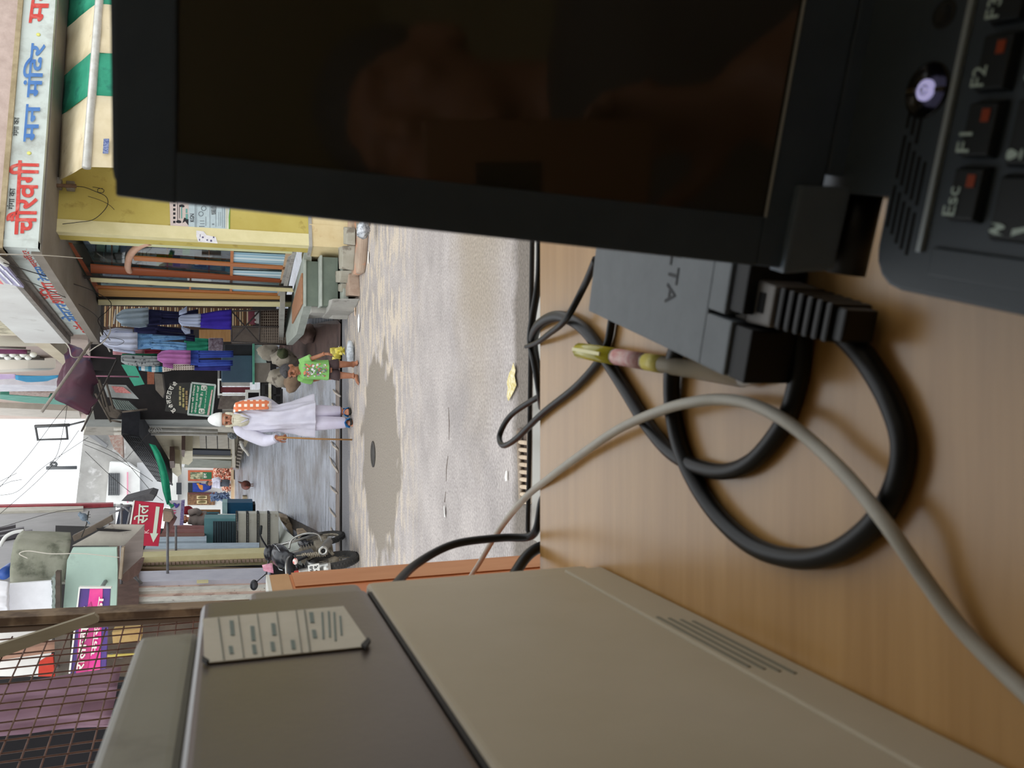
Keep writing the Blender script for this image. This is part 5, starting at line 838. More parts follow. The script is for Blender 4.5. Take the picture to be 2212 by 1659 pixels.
# ------------------------------------------------------------------ the left side of the lane
M_PINK = mat('pink_boards', (206, 176, 160), (220, 194, 180), sc=4, rough=.8, st=(5, 5, .6), c3=(170, 140, 126), sc3=6); M_CHIP = mat('chipped_white', (226, 224, 214), (200, 196, 186), sc=6, rough=.85, c3=(110, 98, 88), sc3=16, lo3=.66, hi3=.7)
M_LIL = mat('lilac_pilaster', (206, 206, 216), (192, 192, 204), sc=3, rough=.8)
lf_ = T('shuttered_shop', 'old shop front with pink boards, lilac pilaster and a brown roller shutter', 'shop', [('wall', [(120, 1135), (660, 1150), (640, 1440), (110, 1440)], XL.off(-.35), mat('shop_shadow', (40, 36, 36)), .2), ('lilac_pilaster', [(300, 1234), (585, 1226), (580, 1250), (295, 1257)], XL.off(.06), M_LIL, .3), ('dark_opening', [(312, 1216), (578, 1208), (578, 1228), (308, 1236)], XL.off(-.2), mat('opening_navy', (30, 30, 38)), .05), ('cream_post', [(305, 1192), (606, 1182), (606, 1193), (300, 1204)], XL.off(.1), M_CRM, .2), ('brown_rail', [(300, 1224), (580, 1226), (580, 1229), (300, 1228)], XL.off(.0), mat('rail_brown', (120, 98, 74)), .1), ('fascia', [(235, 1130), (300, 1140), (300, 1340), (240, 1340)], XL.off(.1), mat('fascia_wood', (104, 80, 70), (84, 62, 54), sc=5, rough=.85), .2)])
for i in range(34): x = 300 + i * 8.9; ob('shutter_slat', MB().prism([XL.off(.02)(*p) for p in ((x, 1205 - (x - 300) * .035), (x + 7, 1205 - (x - 300) * .035), (x + 7, 1218 - (x - 300) * .03), (x, 1218 - (x - 300) * .03))], (-.03, 0, 0)), mat('shutter_brown', (138, 116, 100), (154, 132, 116), sc=8), lf_)
for i, (y0, y1, m, o) in enumerate(((1259, 1268, M_PINK, 0), (1268, 1276, M_CHIP, .04), (1277, 1288, M_PINK, 0), (1288, 1298, M_CHIP, .05), (1299, 1303, M_PINK, .02))): ob('door_board', slab([(262, y0 + 3), (578, y0 - 6), (578, y1 - 6), (262, y1 + 3)], XL.off(o), .06), m, lf_)
ob('white_panel', slab([(470, 1298), (640, 1290), (640, 1340), (470, 1340)], XL.off(-.02), .05), M_WEND, lf_)
ob('paper_label', slab([(425, 1253), (450, 1252), (450, 1258), (425, 1259)], XL.off(.09), .01), M_CRM, lf_)
cloth('dark and red cloths hung in the pink-boarded doorway', [[(400, 1326, 1304), (436, 1326, 1305)], [1, (438, 1330, 1305), (460, 1326, 1306)]], FY(9.6), None, mats=[mat('cloth_charcoal', (46, 46, 54), rough=.9), mat('cloth_crimson', (150, 30, 56), (120, 22, 44), sc=8, rough=.9)], nr=4, nc=6)
cloth('brown jackets on hangers beside the white panel', [[(498, 1322, 1306), (526, 1322, 1308)]], FY(9.55), mat('cloth_brown', (104, 80, 58), (84, 62, 44), sc=8, rough=.9), nr=5, nc=8)
T('blue_shutter_shop', 'narrow shop with pale blue shutters and red-brown slats beyond the cream post', 'shop', [('blue_shutter', [(322, 1160), (446, 1157), (446, 1168), (318, 1170)], XL.off(.05), mat('shutter_blue', (182, 196, 206), (164, 178, 190), sc=5), .06), ('blue_shutter', [(318, 1174), (560, 1172), (560, 1182), (312, 1185)], XL.off(.05), mat('shutter_blue', (182, 196, 206)), .06), ('beige_shutter', [(306, 1187), (560, 1183), (560, 1190), (304, 1193)], XL.off(.03), mat('shutter_beige', (190, 176, 160)), .06), ('red_slat', [(362, 1133), (442, 1135), (442, 1140), (360, 1139)], XL.off(.1), mat('slat_red', (140, 92, 88), (122, 76, 74), sc=6), .06), ('red_slat', [(356, 1142), (442, 1142), (442, 1149), (350, 1149)], XL.off(.08), mat('slat_red', (140, 92, 88)), .06), ('red_slat', [(350, 1151), (442, 1150), (442, 1156), (344, 1157)], XL.off(.06), mat('slat_redbrown', (122, 84, 74)), .06)])
# stepped panel rack, plinth, refrigerator, counter
XS = 16.0
pr_ = thing('panel_rack', 'white panelled rack with slotted black strips standing on the shop plinth', 'rack', FY(XS)(603, 1150))
for (x0, x1) in ((514, 532), (537, 555), (560, 578), (583, 602)): ob('panel', slab(rect(x0, 1109, x1, 1188), FY(XS), .3), mat('panel_white', (206, 204, 192), (190, 186, 172), sc=3, rough=.7, c3=(160, 150, 130), sc3=5, lo3=.62, hi3=.75), pr_, .006)
for x0 in (509, 532.5, 555.5, 578.5):
    st0 = ob('slotted_strip', slab(rect(x0, 1108, x0 + 4.5, 1189), FY(XS - .02), .3), mat('strip_black', (30, 30, 32)), pr_)
    dm = MB()
    for j in range(22): dm.prism([FY(XS - .024)(*p) for p in rect(x0 + 1.4, 1110 + j * 3.6, x0 + 3.1, 1111.8 + j * 3.6)], (0, .004, 0))
    tag(ob('slots', dm, mat('slot_pale', (170, 168, 160)), st0), kind='stuff')
pl_t = thing('shop_plinth', 'pale grey shop plinth with crumbling edge blocks over the open drain', 'plinth', FX(-2.75)(650, 1190))
ob('front', MB().prism([at(603, 1116, 17.2), at(612, 1141, 16.4), at(652, 1174, 15.0), at(652, 1200, 14.9), at(603, 1188, 15.9)], V(-.5, .3, -.05)), mat('plinth_pale', (196, 200, 192), (180, 184, 176), sc=3, rough=.8), pl_t)
for i, q in enumerate((((605, 1116), (622, 1120), (648, 1162), (640, 1168), (606, 1124)), ((644, 1152), (664, 1150), (690, 1172), (676, 1192), (648, 1172)))): P = [FY([16.3, 14.6][i])(*p) for p in q]; ob('edge_block', MB().prism(P, (0, .5, 0)), mat('edge_stone', (176, 158, 134), (150, 132, 110), sc=7, rough=.9, bump=.4, c3=(100, 86, 72), sc3=9), pl_t, .02)
dr = MB(); dr.prism([LG(*p) + UZ * .012 for p in ((600, 1104), (618, 1112), (648, 1128), (690, 1150), (712, 1172), (704, 1184), (664, 1166), (626, 1136), (604, 1116))], (0, 0, .004)); struct('ground_gutter_left', dr, mat('gutter_black', (34, 30, 28), (62, 54, 48), sc=6, rough=.6))
rf_ = T('refrigerator', 'back of a teal refrigerator with its condenser coil, above the white rack', 'refrigerator', [('body', rect(441, 1120, 512, 1180), FY(16.6), mat('fridge_teal', (92, 140, 146), (106, 154, 158), sc=4, rough=.4), .5), ('coil_recess', rect(460, 1126, 508, 1179), FY(16.58), mat('coil_shadow', (64, 84, 92), (78, 98, 106), sc=5), .02)])
cp_ = []
for i in range(9): x = 462 + i * 5.4; cp_ += [FY(16.54)(x, 1127 if i % 2 else 1178), FY(16.54)(x, 1178 if i % 2 else 1127)]
ob('coil', MB().tube(cp_, .006, 5), mat('coil_black', (26, 32, 36), rough=.5), rf_)
T('blue_counter', 'deep blue metal counter with a pale edge on the left of the lane', 'counter', [('front', rect(490, 1086, 546, 1126), FY(17.8), mat('counter_blue', (22, 82, 116), (16, 70, 102), sc=3, rough=.4), .6), ('edge', rect(480, 1086, 491, 1128), FY(17.75), mat('edge_aqua', (140, 174, 176), (160, 190, 190), sc=10, rough=.5), .6), ('foot', rect(546, 1090, 552, 1126), FY(17.9), M_DRK, .5)])
wc = T('white_crate', 'white perforated plastic crate standing on the refrigerator', 'crate', [('body', rect(470, 1115, 511, 1122), FY(16.9), M_WHT, .3)])
for i in range(9):
    for j in range(2): ob('hole', MB().prism([FY(16.895)(*p) for p in rect(481 + i * 3.2, 1116.2 + j * 3, 483 + i * 3.2, 1117.6 + j * 3)], (0, .004, 0)), mat('hole_grey', (90, 100, 104)), wc)
S('orange_board', 'thin orange-brown board above the blue counter', 'board', rect(432, 1102, 476, 1110), FY(19.5), mat('board_orange', (146, 104, 64), (128, 88, 52), sc=5), .1); S('teal_bundle', 'long teal bundle lying below the orange-brown board', 'bundle', [(418, 1110), (474, 1110), (474, 1122), (430, 1120)], FY(18.6), mat('bundle_teal', (38, 104, 118), (30, 88, 104), sc=6), .3, None, .03); cloth('dark red cloth over the head of the far shopkeeper', [[(398, 1112, 1094), (410, 1112, 1092), (424, 1110, 1104)]], FY(18.4), mat('cloth_darkred', (134, 30, 44), (112, 24, 36), sc=6, rough=.9), 'hung_cloth', 'cloth', nr=5, nc=6)
S('dark_bag', 'dark blue bag below the shopkeeper by the teal bundle', 'bag', [(446, 1112), (474, 1112), (474, 1128), (446, 1130)], FY(17.9), mat('bag_dark', (26, 34, 46)), .25, None, .05)
# red sale sign, the white sign beyond it
RS = FY(12.2); sg = T('red_sale_sign', 'tall red sign board with white lettering and an arrow pointing away', 'sign', [('panel', [(289, 1082), (354, 1088), (342, 1180), (274, 1178)], RS, mat('sign_red', (186, 28, 62), (166, 24, 54), sc=2.5, rough=.4), .05), ('edge', [(288, 1082), (291, 1082), (276, 1178), (272, 1178)], RS.off(.01), M_WHT, .06)])
M_AW = mat('arrow_white', (206, 216, 200), rough=.6); R2 = RS.off(.006)
text('सेल', quadpx(R2, (319, 1131), (322, 1089), (288.5, 1131)), M_AW, sg, 'lettering', .004, .035); text('K', quadpx(R2, (322, 1152), (322, 1143), (310, 1152)), mat('letter_pinkish', (226, 180, 180)), sg, 'lettering', .004, .02)
ob('arrow', MB().prism([R2(*p) for p in ((337, 1094), (345, 1095), (338, 1152), (342, 1152.5), (331, 1172), (324, 1152), (330, 1152))], (0, .003, 0)), M_AW, sg)
WS = FY(15.2); ws = T('leaf_logo_sign', 'white sign with green and violet leaf shapes and a violet edge strip', 'sign', [('panel', [(366, 1082), (392, 1081), (388, 1135), (372, 1135)], WS, mat('sign_lilac', (206, 204, 214), (190, 188, 200), sc=3), .05), ('violet_strip', [(392, 1081), (399, 1080), (396, 1134), (388, 1135)], WS, mat('strip_violet', (84, 70, 128), (150, 140, 180), sc=40), .05)])
for (x, y, c, n) in ((370.5, 1091, (44, 140, 100), 'leaf_green'), (381, 1091, (78, 70, 150), 'leaf_violet')):
    for s in (-1, 1): ob('leaf', MB().ell(WS.off(.01)(x + s * 2.2, y + (s + 1) * .8), (.05, .006, .022), 10, 6, rot=Matrix.Rotation(s * .7, 3, 'Y')), mat(n, c), ws)
text('पी', quadpx(WS.off(.006), (380, 1116), (380, 1100), (365, 1116)), mat('letter_pink', (206, 60, 110)), ws, 'lettering', .004, .03)
T('wrapped_lamp', 'dusty tan box wrapped in cloth between the red sign and the leaf sign', 'box', [('box', [(352, 1103), (370, 1106), (374, 1118), (366, 1128), (352, 1126)], FY(13.2), mat('box_dust', (170, 150, 130), (150, 130, 112), sc=6), .3), ('wrap', [(356, 1127), (374, 1118), (380, 1124), (366, 1150), (352, 1150)], FY(13.3), mat('wrap_brown', (126, 92, 88), (106, 76, 74), sc=6), .3)])
stl = thing('steel_bracket', 'grey steel bracket frame with a dark panel behind the red sign', 'bracket', FY(12.6)(290, 1110))
for q in (((252, 1095), (284, 1092)), ((262, 1088), (262, 1136)), ((262, 1090), (288, 1112)), ((275, 1136), (284, 1095)), ((236, 1108), (268, 1100))): ob('steel_bar', MB().tube([FY(12.5)(*q[0]), FY(12.5)(*q[1])], .017, 6), mat('steel_grey', (128, 128, 130), (108, 108, 112), sc=8, rough=.5), stl)
ob('dark_panel', slab([(258, 1100), (290, 1092), (288, 1136), (250, 1136)], FY(12.9), .05), mat('panel_navy', (52, 58, 74), (42, 46, 60), sc=4), stl)
S('tin_awning', 'dark corrugated tin awning jutting above the red sign', 'awning', [(262, 1082), (322, 1066), (334, 1070), (330, 1082), (290, 1084)], FY(14.5), mat('tin_dark', (72, 70, 74), (94, 92, 94), sc=9, rough=.7, bump=.5), .8)
# tall grey house with a red coping pipe
GH = FX(-3.4)
T('tall_grey_house', 'tall grey rendered house on the left with a red edge against the sky', 'house', [('wall', [(-40, 1094), (250, 1088), (250, 1170), (-40, 1260)], GH, mat('render_grey', (178, 176, 176), (164, 162, 162), sc=1.2, rough=.9), .5), ('coping', [(-40, 1090), (245, 1085), (245, 1088), (-40, 1094)], GH.off(.1), mat('coping_red', (164, 60, 68), (140, 50, 58), sc=6), .4), ('ledge', [(-40, 1096), (180, 1093), (180, 1100), (-40, 1106)], GH.off(.06), mat('ledge_pale', (196, 192, 180), (180, 174, 162), sc=4), .1)])
for i in range(3): ob('sill_beam', slab([(-20, 1138 + i * 9 + 4), (34 + i * 18, 1131 + i * 6), (34 + i * 18, 1134 + i * 6), (-20, 1141 + i * 9 + 4)], GH.off(.12), .1), mat('beam_grey', (116, 112, 116)), bpy.data.objects['tall_grey_house'])
ob('pale_arch', MB().tube(spline([FY(9.9)(*p) for p in ((0, 1180), (12, 1160), (30, 1150), (52, 1146))]), .02, 6), mat('arch_pale', (206, 206, 202)), bpy.data.objects['tall_grey_house'])
# nearer canopy cluster on the left
cc = T('concrete_canopy', 'mossy curved concrete canopy over the mint green board', 'canopy', [('lip', [(20, 1258), (18, 1262), (142, 1262), (140, 1257)], FY(9.38), mat('lip_grey', (160, 156, 146)), .1)])
k = MB(); M_MOS = mat('mossy_concrete', (150, 150, 136), (120, 122, 106), sc=2.6, rough=.95, c3=(62, 66, 54), sc3=3.2, lo3=.5, hi3=.66, bump=.3, bsc=20); rows = []
for (xa, ya, xb, yb, d) in ((48, 1147, 152, 1150, 9.9), (38, 1156, 154, 1164, 9.62), (30, 1172, 151, 1184, 9.45), (25, 1200, 147, 1208, 9.4), (22, 1232, 142, 1234, 9.4), (22, 1260, 138, 1260, 9.4)): rows.append((FY(d)(xa, ya), FY(d)(xb, yb)))
k.sheet(rows, 20, 12, V(.3, -1, 0), .06, .01, 1, 2); ob('shell', k, M_MOS, cc)
S('cracked_panel', 'white cracked paint panel left of the mint green board', 'panel', [(20, 1262), (110, 1255), (113, 1270), (112, 1335), (18, 1340)], FY(9.2), mat('cracked_white', (232, 232, 236), (214, 214, 218), sc=3, rough=.9, bump=.2), .05)
cloth('thin white plastic sheet hanging beside the cracked panel', [[(-30, 1340, 1256), (-5, 1340, 1254), (19, 1340, 1256)]], FY(9.1), mat('sheet_white', (226, 226, 230), rough=.5), 'plastic_sheet', 'sheet')
single('blue_drum', 'blue drum end peeping over the mossy canopy', 'drum', MB().lathe(FY(9.7)(8, 1240), V(0, 1, 0), [(.06, 0), (.06, .3)], 16), mat('drum_blue', (44, 84, 160), (36, 72, 144), sc=5, rough=.4))
cr2 = MB()
for i in range(9): x = 111 + .9 * (i % 2) * 2; cr2.prism([FY(9.1)(*p) for p in ((111 + (i % 2) * 4, 1248 + i * 10), (118 + (i % 2) * 3, 1248 + i * 10), (118 + ((i + 1) % 2) * 3, 1258 + i * 10), (111 + ((i + 1) % 2) * 4, 1258 + i * 10))], (0, .2, 0))
single('corrugated_edge', 'edge of a corrugated sheet beside the mint green board', 'sheet', cr2, mat('tin_green', (120, 132, 126))); single('dark_post', 'dark wooden post beside the mint green board', 'post', MB().prism([FY(9.0)(*p) for p in rect(120, 1235, 130, 1335)], (0, .08, 0)), mat('post_dark', (58, 48, 42), (80, 68, 58), sc=8, st=(1, 1, .2)))
S('mint_board', 'large mint green painted board under the bent tin sheet', 'board', [(157, 1184), (252, 1183), (254, 1230), (250, 1345), (134, 1345), (145, 1210)], FY(9.25), mat('mint_paint', (178, 204, 190), (164, 188, 176), sc=1.8, rough=.6, c3=(150, 168, 158), sc3=1.5), .06)
T('tin_roof_sheet', 'bent grey tin roof sheet with a hanging side over the mint green board', 'roof sheet', [('sheet', [(156, 1179), (268, 1179), (312, 1134), (240, 1133)], FY(9.4), mat('tin_worn', (176, 170, 160), (156, 150, 142), sc=3, rough=.6, c3=(130, 122, 114), sc3=4), .03), ('side_sheet', [(268, 1179), (312, 1134), (308, 1202), (260, 1246)], FY(9.3), mat('tin_side', (128, 118, 112), (108, 98, 92), sc=3, rough=.6, st=(3, 3, .4)), .03), ('gap', [(208, 1141), (284, 1146), (258, 1149), (212, 1147)], FY(9.37), M_DRK, .02), ('edge_batten', [(156, 1158), (192, 1140), (240, 1114), (243, 1126), (200, 1150), (160, 1170)], FY(9.5), mat('batten_brown', (104, 92, 80), (84, 74, 64), sc=7), .1), ('post', [(262, 1183), (268, 1183), (262, 1252), (256, 1250)], FY(9.2), mat('post_tan', (160, 146, 126), (136, 122, 104), sc=7), .08)])
S('wood_bracket', 'dark reddish wooden brackets under the tin side sheet', 'bracket', [(256, 1250), (286, 1216), (306, 1216), (300, 1240), (272, 1258)], FY(9.6), mat('wood_red', (110, 84, 76), (90, 66, 60), sc=5, st=(1, 1, 4)), .3)
bd = thing('perched_bird', 'small grey-blue bird perched on a wire above the tin roof sheet', 'bird', FY(9.3)(190, 1118)); M_BRD = mat('bird_feather', (112, 126, 138), (84, 96, 108), sc=40, rough=.8)
k = MB(); c = FY(9.3)(181, 1117); k.ell(c, (.045, .05, .036), 12, 8, rot=Matrix.Rotation(-.5, 3, 'Y')); k.ell(c + V(.028, 0, .034), (.024, .024, .022), 10, 7); k.tube([c + V(.045, 0, .036), c + V(.068, 0, .034)], .006, 6, rs=[.007, .001]); k.tube([c + V(-.03, 0, -.02), c + V(-.075, 0, -.055)], .014, 6, flat=.4); remesh('body', k, .004, [M_BRD], bd, 1)
for s in (-1, 1): ob('leg', MB().tube([c + V(.006 + s * .012, 0, -.03), c + V(.010 + s * .014, 0, -.062)], .003, 5), mat('bird_leg', (70, 60, 54)), bd)
single('perch_wire', 'dark rod on which the grey-blue bird is perched', 'rod', MB().tube([FY(9.3)(192, 1104), FY(9.3)(187, 1132), FY(9.3)(176, 1160)], .006, 5), M_WIR)
# purple lit sign
PS = FY(8.4); ps_ = T('purple_sign', 'purple and pink sign board with white lettering half behind the wire mesh', 'sign', [('panel', [(172, 1271), (238, 1271), (228, 1450), (150, 1455)], PS, mat('sign_purple', (70, 52, 120), (90, 56, 140), sc=3, rough=.35), .06), ('pink_beam', [(194, 1272), (222, 1272), (216, 1450), (180, 1452), (186, 1340)], PS.off(.004), mat('beam_pink', (214, 40, 140), (236, 80, 150), sc=3, rough=.35), .006), ('red_beam', [(196, 1300), (206, 1340), (188, 1453), (164, 1454), (172, 1330)], PS.off(.008), mat('beam_red', (200, 50, 110), (160, 50, 130), sc=3, rough=.35), .006), ('edge', [(170, 1270), (173, 1270), (152, 1455), (148, 1455)], PS.off(.01), M_WHT, .06), ('edge', [(170, 1269), (240, 1269), (240, 1271.5), (170, 1271.5)], PS.off(.01), M_WHT, .06)])
P2 = PS.off(.016); text('रालाजार ट', quadpx(P2, (181, 1448), (197, 1310), (165, 1448)), MW, ps_, 'lettering', .004, .045); text('फास का', quadpx(P2, (207, 1416), (225, 1289), (196, 1416)), MW, ps_, 'lettering', .004, .045)
# what shows through the mesh
T('white_wall_patch', 'bright white wall seen through the wire mesh under a worn timber beam', 'wall', [('wall', [(-60, 1340), (112, 1340), (112, 1490), (-60, 1500)], FY(11.5), M_WEND, .1), ('timber_beam', [(-40, 1412), (165, 1386), (166, 1402), (-40, 1432)], FY(11.2), mat('beam_timber', (170, 132, 112), (146, 108, 90), sc=4, rough=.9), .2)])
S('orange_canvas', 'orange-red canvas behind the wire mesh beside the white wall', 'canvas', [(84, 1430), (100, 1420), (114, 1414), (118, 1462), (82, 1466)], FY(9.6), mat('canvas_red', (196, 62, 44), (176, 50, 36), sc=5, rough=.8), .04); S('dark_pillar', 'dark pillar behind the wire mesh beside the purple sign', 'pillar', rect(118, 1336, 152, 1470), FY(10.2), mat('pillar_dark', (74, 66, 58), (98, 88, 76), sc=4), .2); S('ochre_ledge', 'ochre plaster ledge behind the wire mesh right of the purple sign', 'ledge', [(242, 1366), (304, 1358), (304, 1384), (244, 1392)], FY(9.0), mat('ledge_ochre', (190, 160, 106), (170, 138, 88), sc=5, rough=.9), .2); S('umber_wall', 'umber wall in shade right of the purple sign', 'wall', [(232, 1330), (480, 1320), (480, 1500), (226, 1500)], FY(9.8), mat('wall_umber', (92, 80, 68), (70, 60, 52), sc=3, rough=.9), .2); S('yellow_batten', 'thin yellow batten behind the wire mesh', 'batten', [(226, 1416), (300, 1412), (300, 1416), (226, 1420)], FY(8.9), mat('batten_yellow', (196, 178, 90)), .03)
k = MB(); k.sheet([(at(-30, 1592, 3.2), at(-30, 1482, 3.2)), (at(60, 1584, 3.2), at(60, 1470, 3.2)), (at(160, 1576, 3.2), at(160, 1456, 3.2)), (at(236, 1572, 3.2), at(262, 1441, 3.2))], 14, 12, V(0, -1, 0), .01, .02, 2, 5); single('purple_tarpaulin', 'dull purple tarpaulin hanging close behind the wire mesh', 'tarpaulin', k, mat('tarp_purple', (132, 102, 116), (112, 84, 100), sc=2.5, rough=.7, bump=.1))
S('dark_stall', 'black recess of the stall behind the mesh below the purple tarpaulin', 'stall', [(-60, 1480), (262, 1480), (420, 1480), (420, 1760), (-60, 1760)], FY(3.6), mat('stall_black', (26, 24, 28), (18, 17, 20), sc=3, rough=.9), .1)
# ------------------------------------------------------------------ left side of the shop opening: wooden counter, post, wire mesh
M_ORW = mat('orange_wood', (190, 106, 56), (204, 126, 74), sc=2.2, rough=.42, st=(5, 1.2, 5), c3=(158, 74, 32), sc3=2.2, lo3=.52, hi3=.72, bump=.05)
wk = thing('wooden_counter', 'orange varnished wooden counter with a white top outside the opening', 'counter', (-.53, .9, 0))
ob('side', MB().box((-.8, .63, 0), (-.27, 1.18, 1.404)), M_ORW, wk, .002); ob('edge_band', MB().box((-.802, .63, 1.404), (-.269, 1.181, 1.430)), mat('edge_band_tan', (196, 152, 106), (180, 136, 90), sc=4, st=(4, 1, 4)), wk); ob('top', MB().box((-.802, .63, 1.430), (-.2685, 1.1815, 1.4345)), M_WHT, wk)
ob('stile', MB().box((-.275, 1.10, 0), (-.268, 1.181, 1.40)), mat('stile_pale', (200, 140, 96), (186, 124, 80), sc=4, st=(4, 4, 1)), wk)
M_TMB = mat('worn_timber', (118, 98, 76), (140, 120, 96), sc=3, rough=.85, st=(5, 5, .7), bump=.2, c3=(88, 70, 54), sc3=5)
struct('trim_1', slab([(-30, 1337), (640, 1304), (640, 1320), (-30, 1356)], FY(1.5), .05), M_TMB, bevel=.002)
struct('trim_2', slab([(-30, 1357), (640, 1321), (640, 1332), (-30, 1370)], FY(1.515), .03), mat('timber_dark', (86, 70, 56), (104, 86, 70), sc=4, st=(5, 5, .7)), bevel=.002)
single('diagonal_batten', 'flat grey wooden batten nailed aslant across the post and mesh', 'batten', slab([(-30, 1402), (203, 1326), (212, 1335), (212, 1344), (-30, 1432)], FY(1.42), .012), mat('batten_grey', (132, 122, 100), (148, 138, 116), sc=5, rough=.8, st=(6, 6, 1), c3=(100, 90, 74), sc3=8))
mp0 = V(-.408, 1.5, 0); mdv = V(-.203, -.979, 0).normalized(); ms = thing('wire_mesh_grille', 'rusty welded wire mesh filling the side of the opening', 'grille', V(*(mp0 + mdv * .5)[:2], 1.2)); M_MSH = mat('mesh_rust', (110, 76, 60), (84, 56, 44), sc=60, rough=.7)
for i in range(30):
    p = mp0 + mdv * (.012 + i * .0235); m = MB(); jj = .002 * sin(i * 2.3); m.tube([V(p.x, p.y, 1.40), V(p.x + jj, p.y, 1.8), V(p.x, p.y, 2.15)], .0013, 5); ob('wire', m, M_MSH, ms)
for j in range(22):
    z = 1.46 + j * .0273; a, b = mp0 + mdv * .005, mp0 + mdv * .71; m = MB(); m.tube([V(a.x, a.y, z), V((a.x + b.x) / 2, (a.y + b.y) / 2, z + .001 * sin(j)), V(b.x, b.y, z)], .0013, 5); ob('wire', m, M_MSH, ms)
struct('wall_side', MB().box((-1.25, .0, 2.15), (-.40, .8, 2.75)), M_IN)

def arm(nm, p, q, r=.02):
    o = bpy.data.objects[nm]; ob('mounting_arm', MB().tube([p, q], r, 6), mat('steel_grey', (128, 128, 130)), o)
def warm(nm, x, y, pl, X=-3.15): p = pl(x, y); arm(nm, p, V(X, p.y, p.z))
arm('red_sale_sign', RS.off(-.03)(296, 1098), FY(12.5)(292, 1096)); warm('leaf_logo_sign', 380, 1132, WS.off(-.03)); warm('wrapped_lamp', 362, 1124, FY(13.3)); warm('steel_bracket', 262, 1130, FY(12.6)); warm('tin_awning', 300, 1080, FY(14.9)); pq = PS.off(-.03)(200, 1300); arm('purple_sign', pq, V(pq.x, 9.27, pq.z))
for nm, x, y, Y in (('orange_canvas', 100, 1440, 9.62), ('yellow_batten', 240, 1416, 8.92), ('ochre_ledge', 270, 1374, 9.1), ('wood_bracket', 280, 1236, 9.8)): p = at(x, y, Y); arm(nm, p, V(p.x - .4, p.y + 1.2, p.z))
for nm, x, y, Y in (('black_sign', 380, 860, 17.64), ('green_sign', 435, 865, 17.24)): p = at(x, y, Y); arm(nm, p, V(p.x, 20.05, p.z))
# ------------------------------------------------------------------ people
M_SKM = mat('skin_brown', (158, 104, 80), (172, 118, 92), sc=14, rough=.6); M_SKB = mat('skin_child', (142, 92, 66), (156, 106, 80), sc=14, rough=.55)
M_KUR = mat('kurta_white', (196, 194, 210), (208, 206, 220), sc=5, rough=.9); M_CAP = mat('cap_white', (238, 240, 238), (226, 228, 226), sc=20, rough=.9); M_BRD2 = mat('beard_white', (214, 210, 190), (188, 182, 160), sc=60, rough=.95, st=(1, 1, .3), bump=.4)
def loft(k, rings, n=40, folds=0, amp=0, ph=0, mi=0, crease=0):
    """closed tube through elliptical rings (centre, rx, ry, fold amount), creased like cloth"""
    if crease:
        fine = []
        for i in range(len(rings) - 1):
            for t in range(5): u = t / 5; A, B = rings[i], rings[i + 1]; fine.append((A[0].lerp(B[0], u), A[1] + (B[1] - A[1]) * u, A[2] + (B[2] - A[2]) * u, A[3] + (B[3] - A[3]) * u))
        rings = fine + [rings[-1]]
    vs = []
    for (c, rx, ry, fa) in rings:
        for j in range(n):
            a = 2 * pi * j / n; m = 1 + amp * fa * (sin(folds * a + ph + c.z * 2.2) + .5 * sin((folds * 2 + 1) * a + ph * 2 + c.z * 4)); w = crease * (noise.noise(V(cos(a) * 2.6, sin(a) * 2.6, c.z * 2.4 + a * .4) + V(ph, 0, 0)) + .6 * noise.noise(V(cos(a) * 5, sin(a) * 5, c.z * 7 + a * 2) + V(ph, 3, 0))); vs.append(c + V((rx * m + w) * cos(a), (ry * m + w) * sin(a), 0))
    m = len(rings); fs = [[i * n + j, i * n + (j + 1) % n, (i + 1) * n + (j + 1) % n, (i + 1) * n + j] for i in range(m - 1) for j in range(n)]
    return k.add(vs, fs + [list(range(n))[::-1], [(m - 1) * n + j for j in range(n)]], mi, True)
def limb(k, pts, rs, n=12, flat=1): return k.tube(spline(pts, 4), rs[0], n, rs=[rs[min(int(i / 4), len(rs) - 2)] * (1 - (i % 4) / 4) + rs[min(int(i / 4) + 1, len(rs) - 1)] * ((i % 4) / 4) for i in range(4 * (len(pts) - 1) + 1)], flat=flat)
def head(k, c, s, yaw=0, pitch=0):
    """skull, jaw, nose, brow, ears as one overlapping set, facing -Y before turning"""
    M = Matrix.Rotation(yaw, 3, 'Z') @ Matrix.Rotation(pitch, 3, 'X'); q = lambda x, y, z: c + M @ (V(x, y, z) * s)
    k.ell(q(0, .01, .02), (.078 * s, .095 * s, .098 * s), 20, 14, rot=M); k.ell(q(0, -.025, -.055), (.058 * s, .066 * s, .062 * s), 16, 10, rot=M)
    k.tube([q(0, -.085, .025), q(0, -.103, -.012), q(0, -.112, -.03)], .01, 8, rs=[.009 * s, .013 * s, .017 * s]); k.ell(q(0, -.088, -.034), (.021 * s, .018 * s, .012 * s), 10, 6, rot=M)
    k.tube([q(-.05, -.074, .032), q(0, -.092, .034), q(.05, -.074, .032)], .010 * s, 8); k.ell(q(0, -.078, -.098), (.026 * s, .022 * s, .018 * s), 10, 6, rot=M)
    for t in (-1, 1): k.ell(q(t * .080, .015, -.005), (.012 * s, .024 * s, .036 * s), 10, 8, rot=M); k.ell(q(t * .04, -.066, -.02), (.024 * s, .022 * s, .022 * s), 10, 6, rot=M)
    k.tube([q(0, -.088, -.066), q(0, -.090, -.078)], .014 * s, 8, rs=[.012 * s, .016 * s])
    return q, M
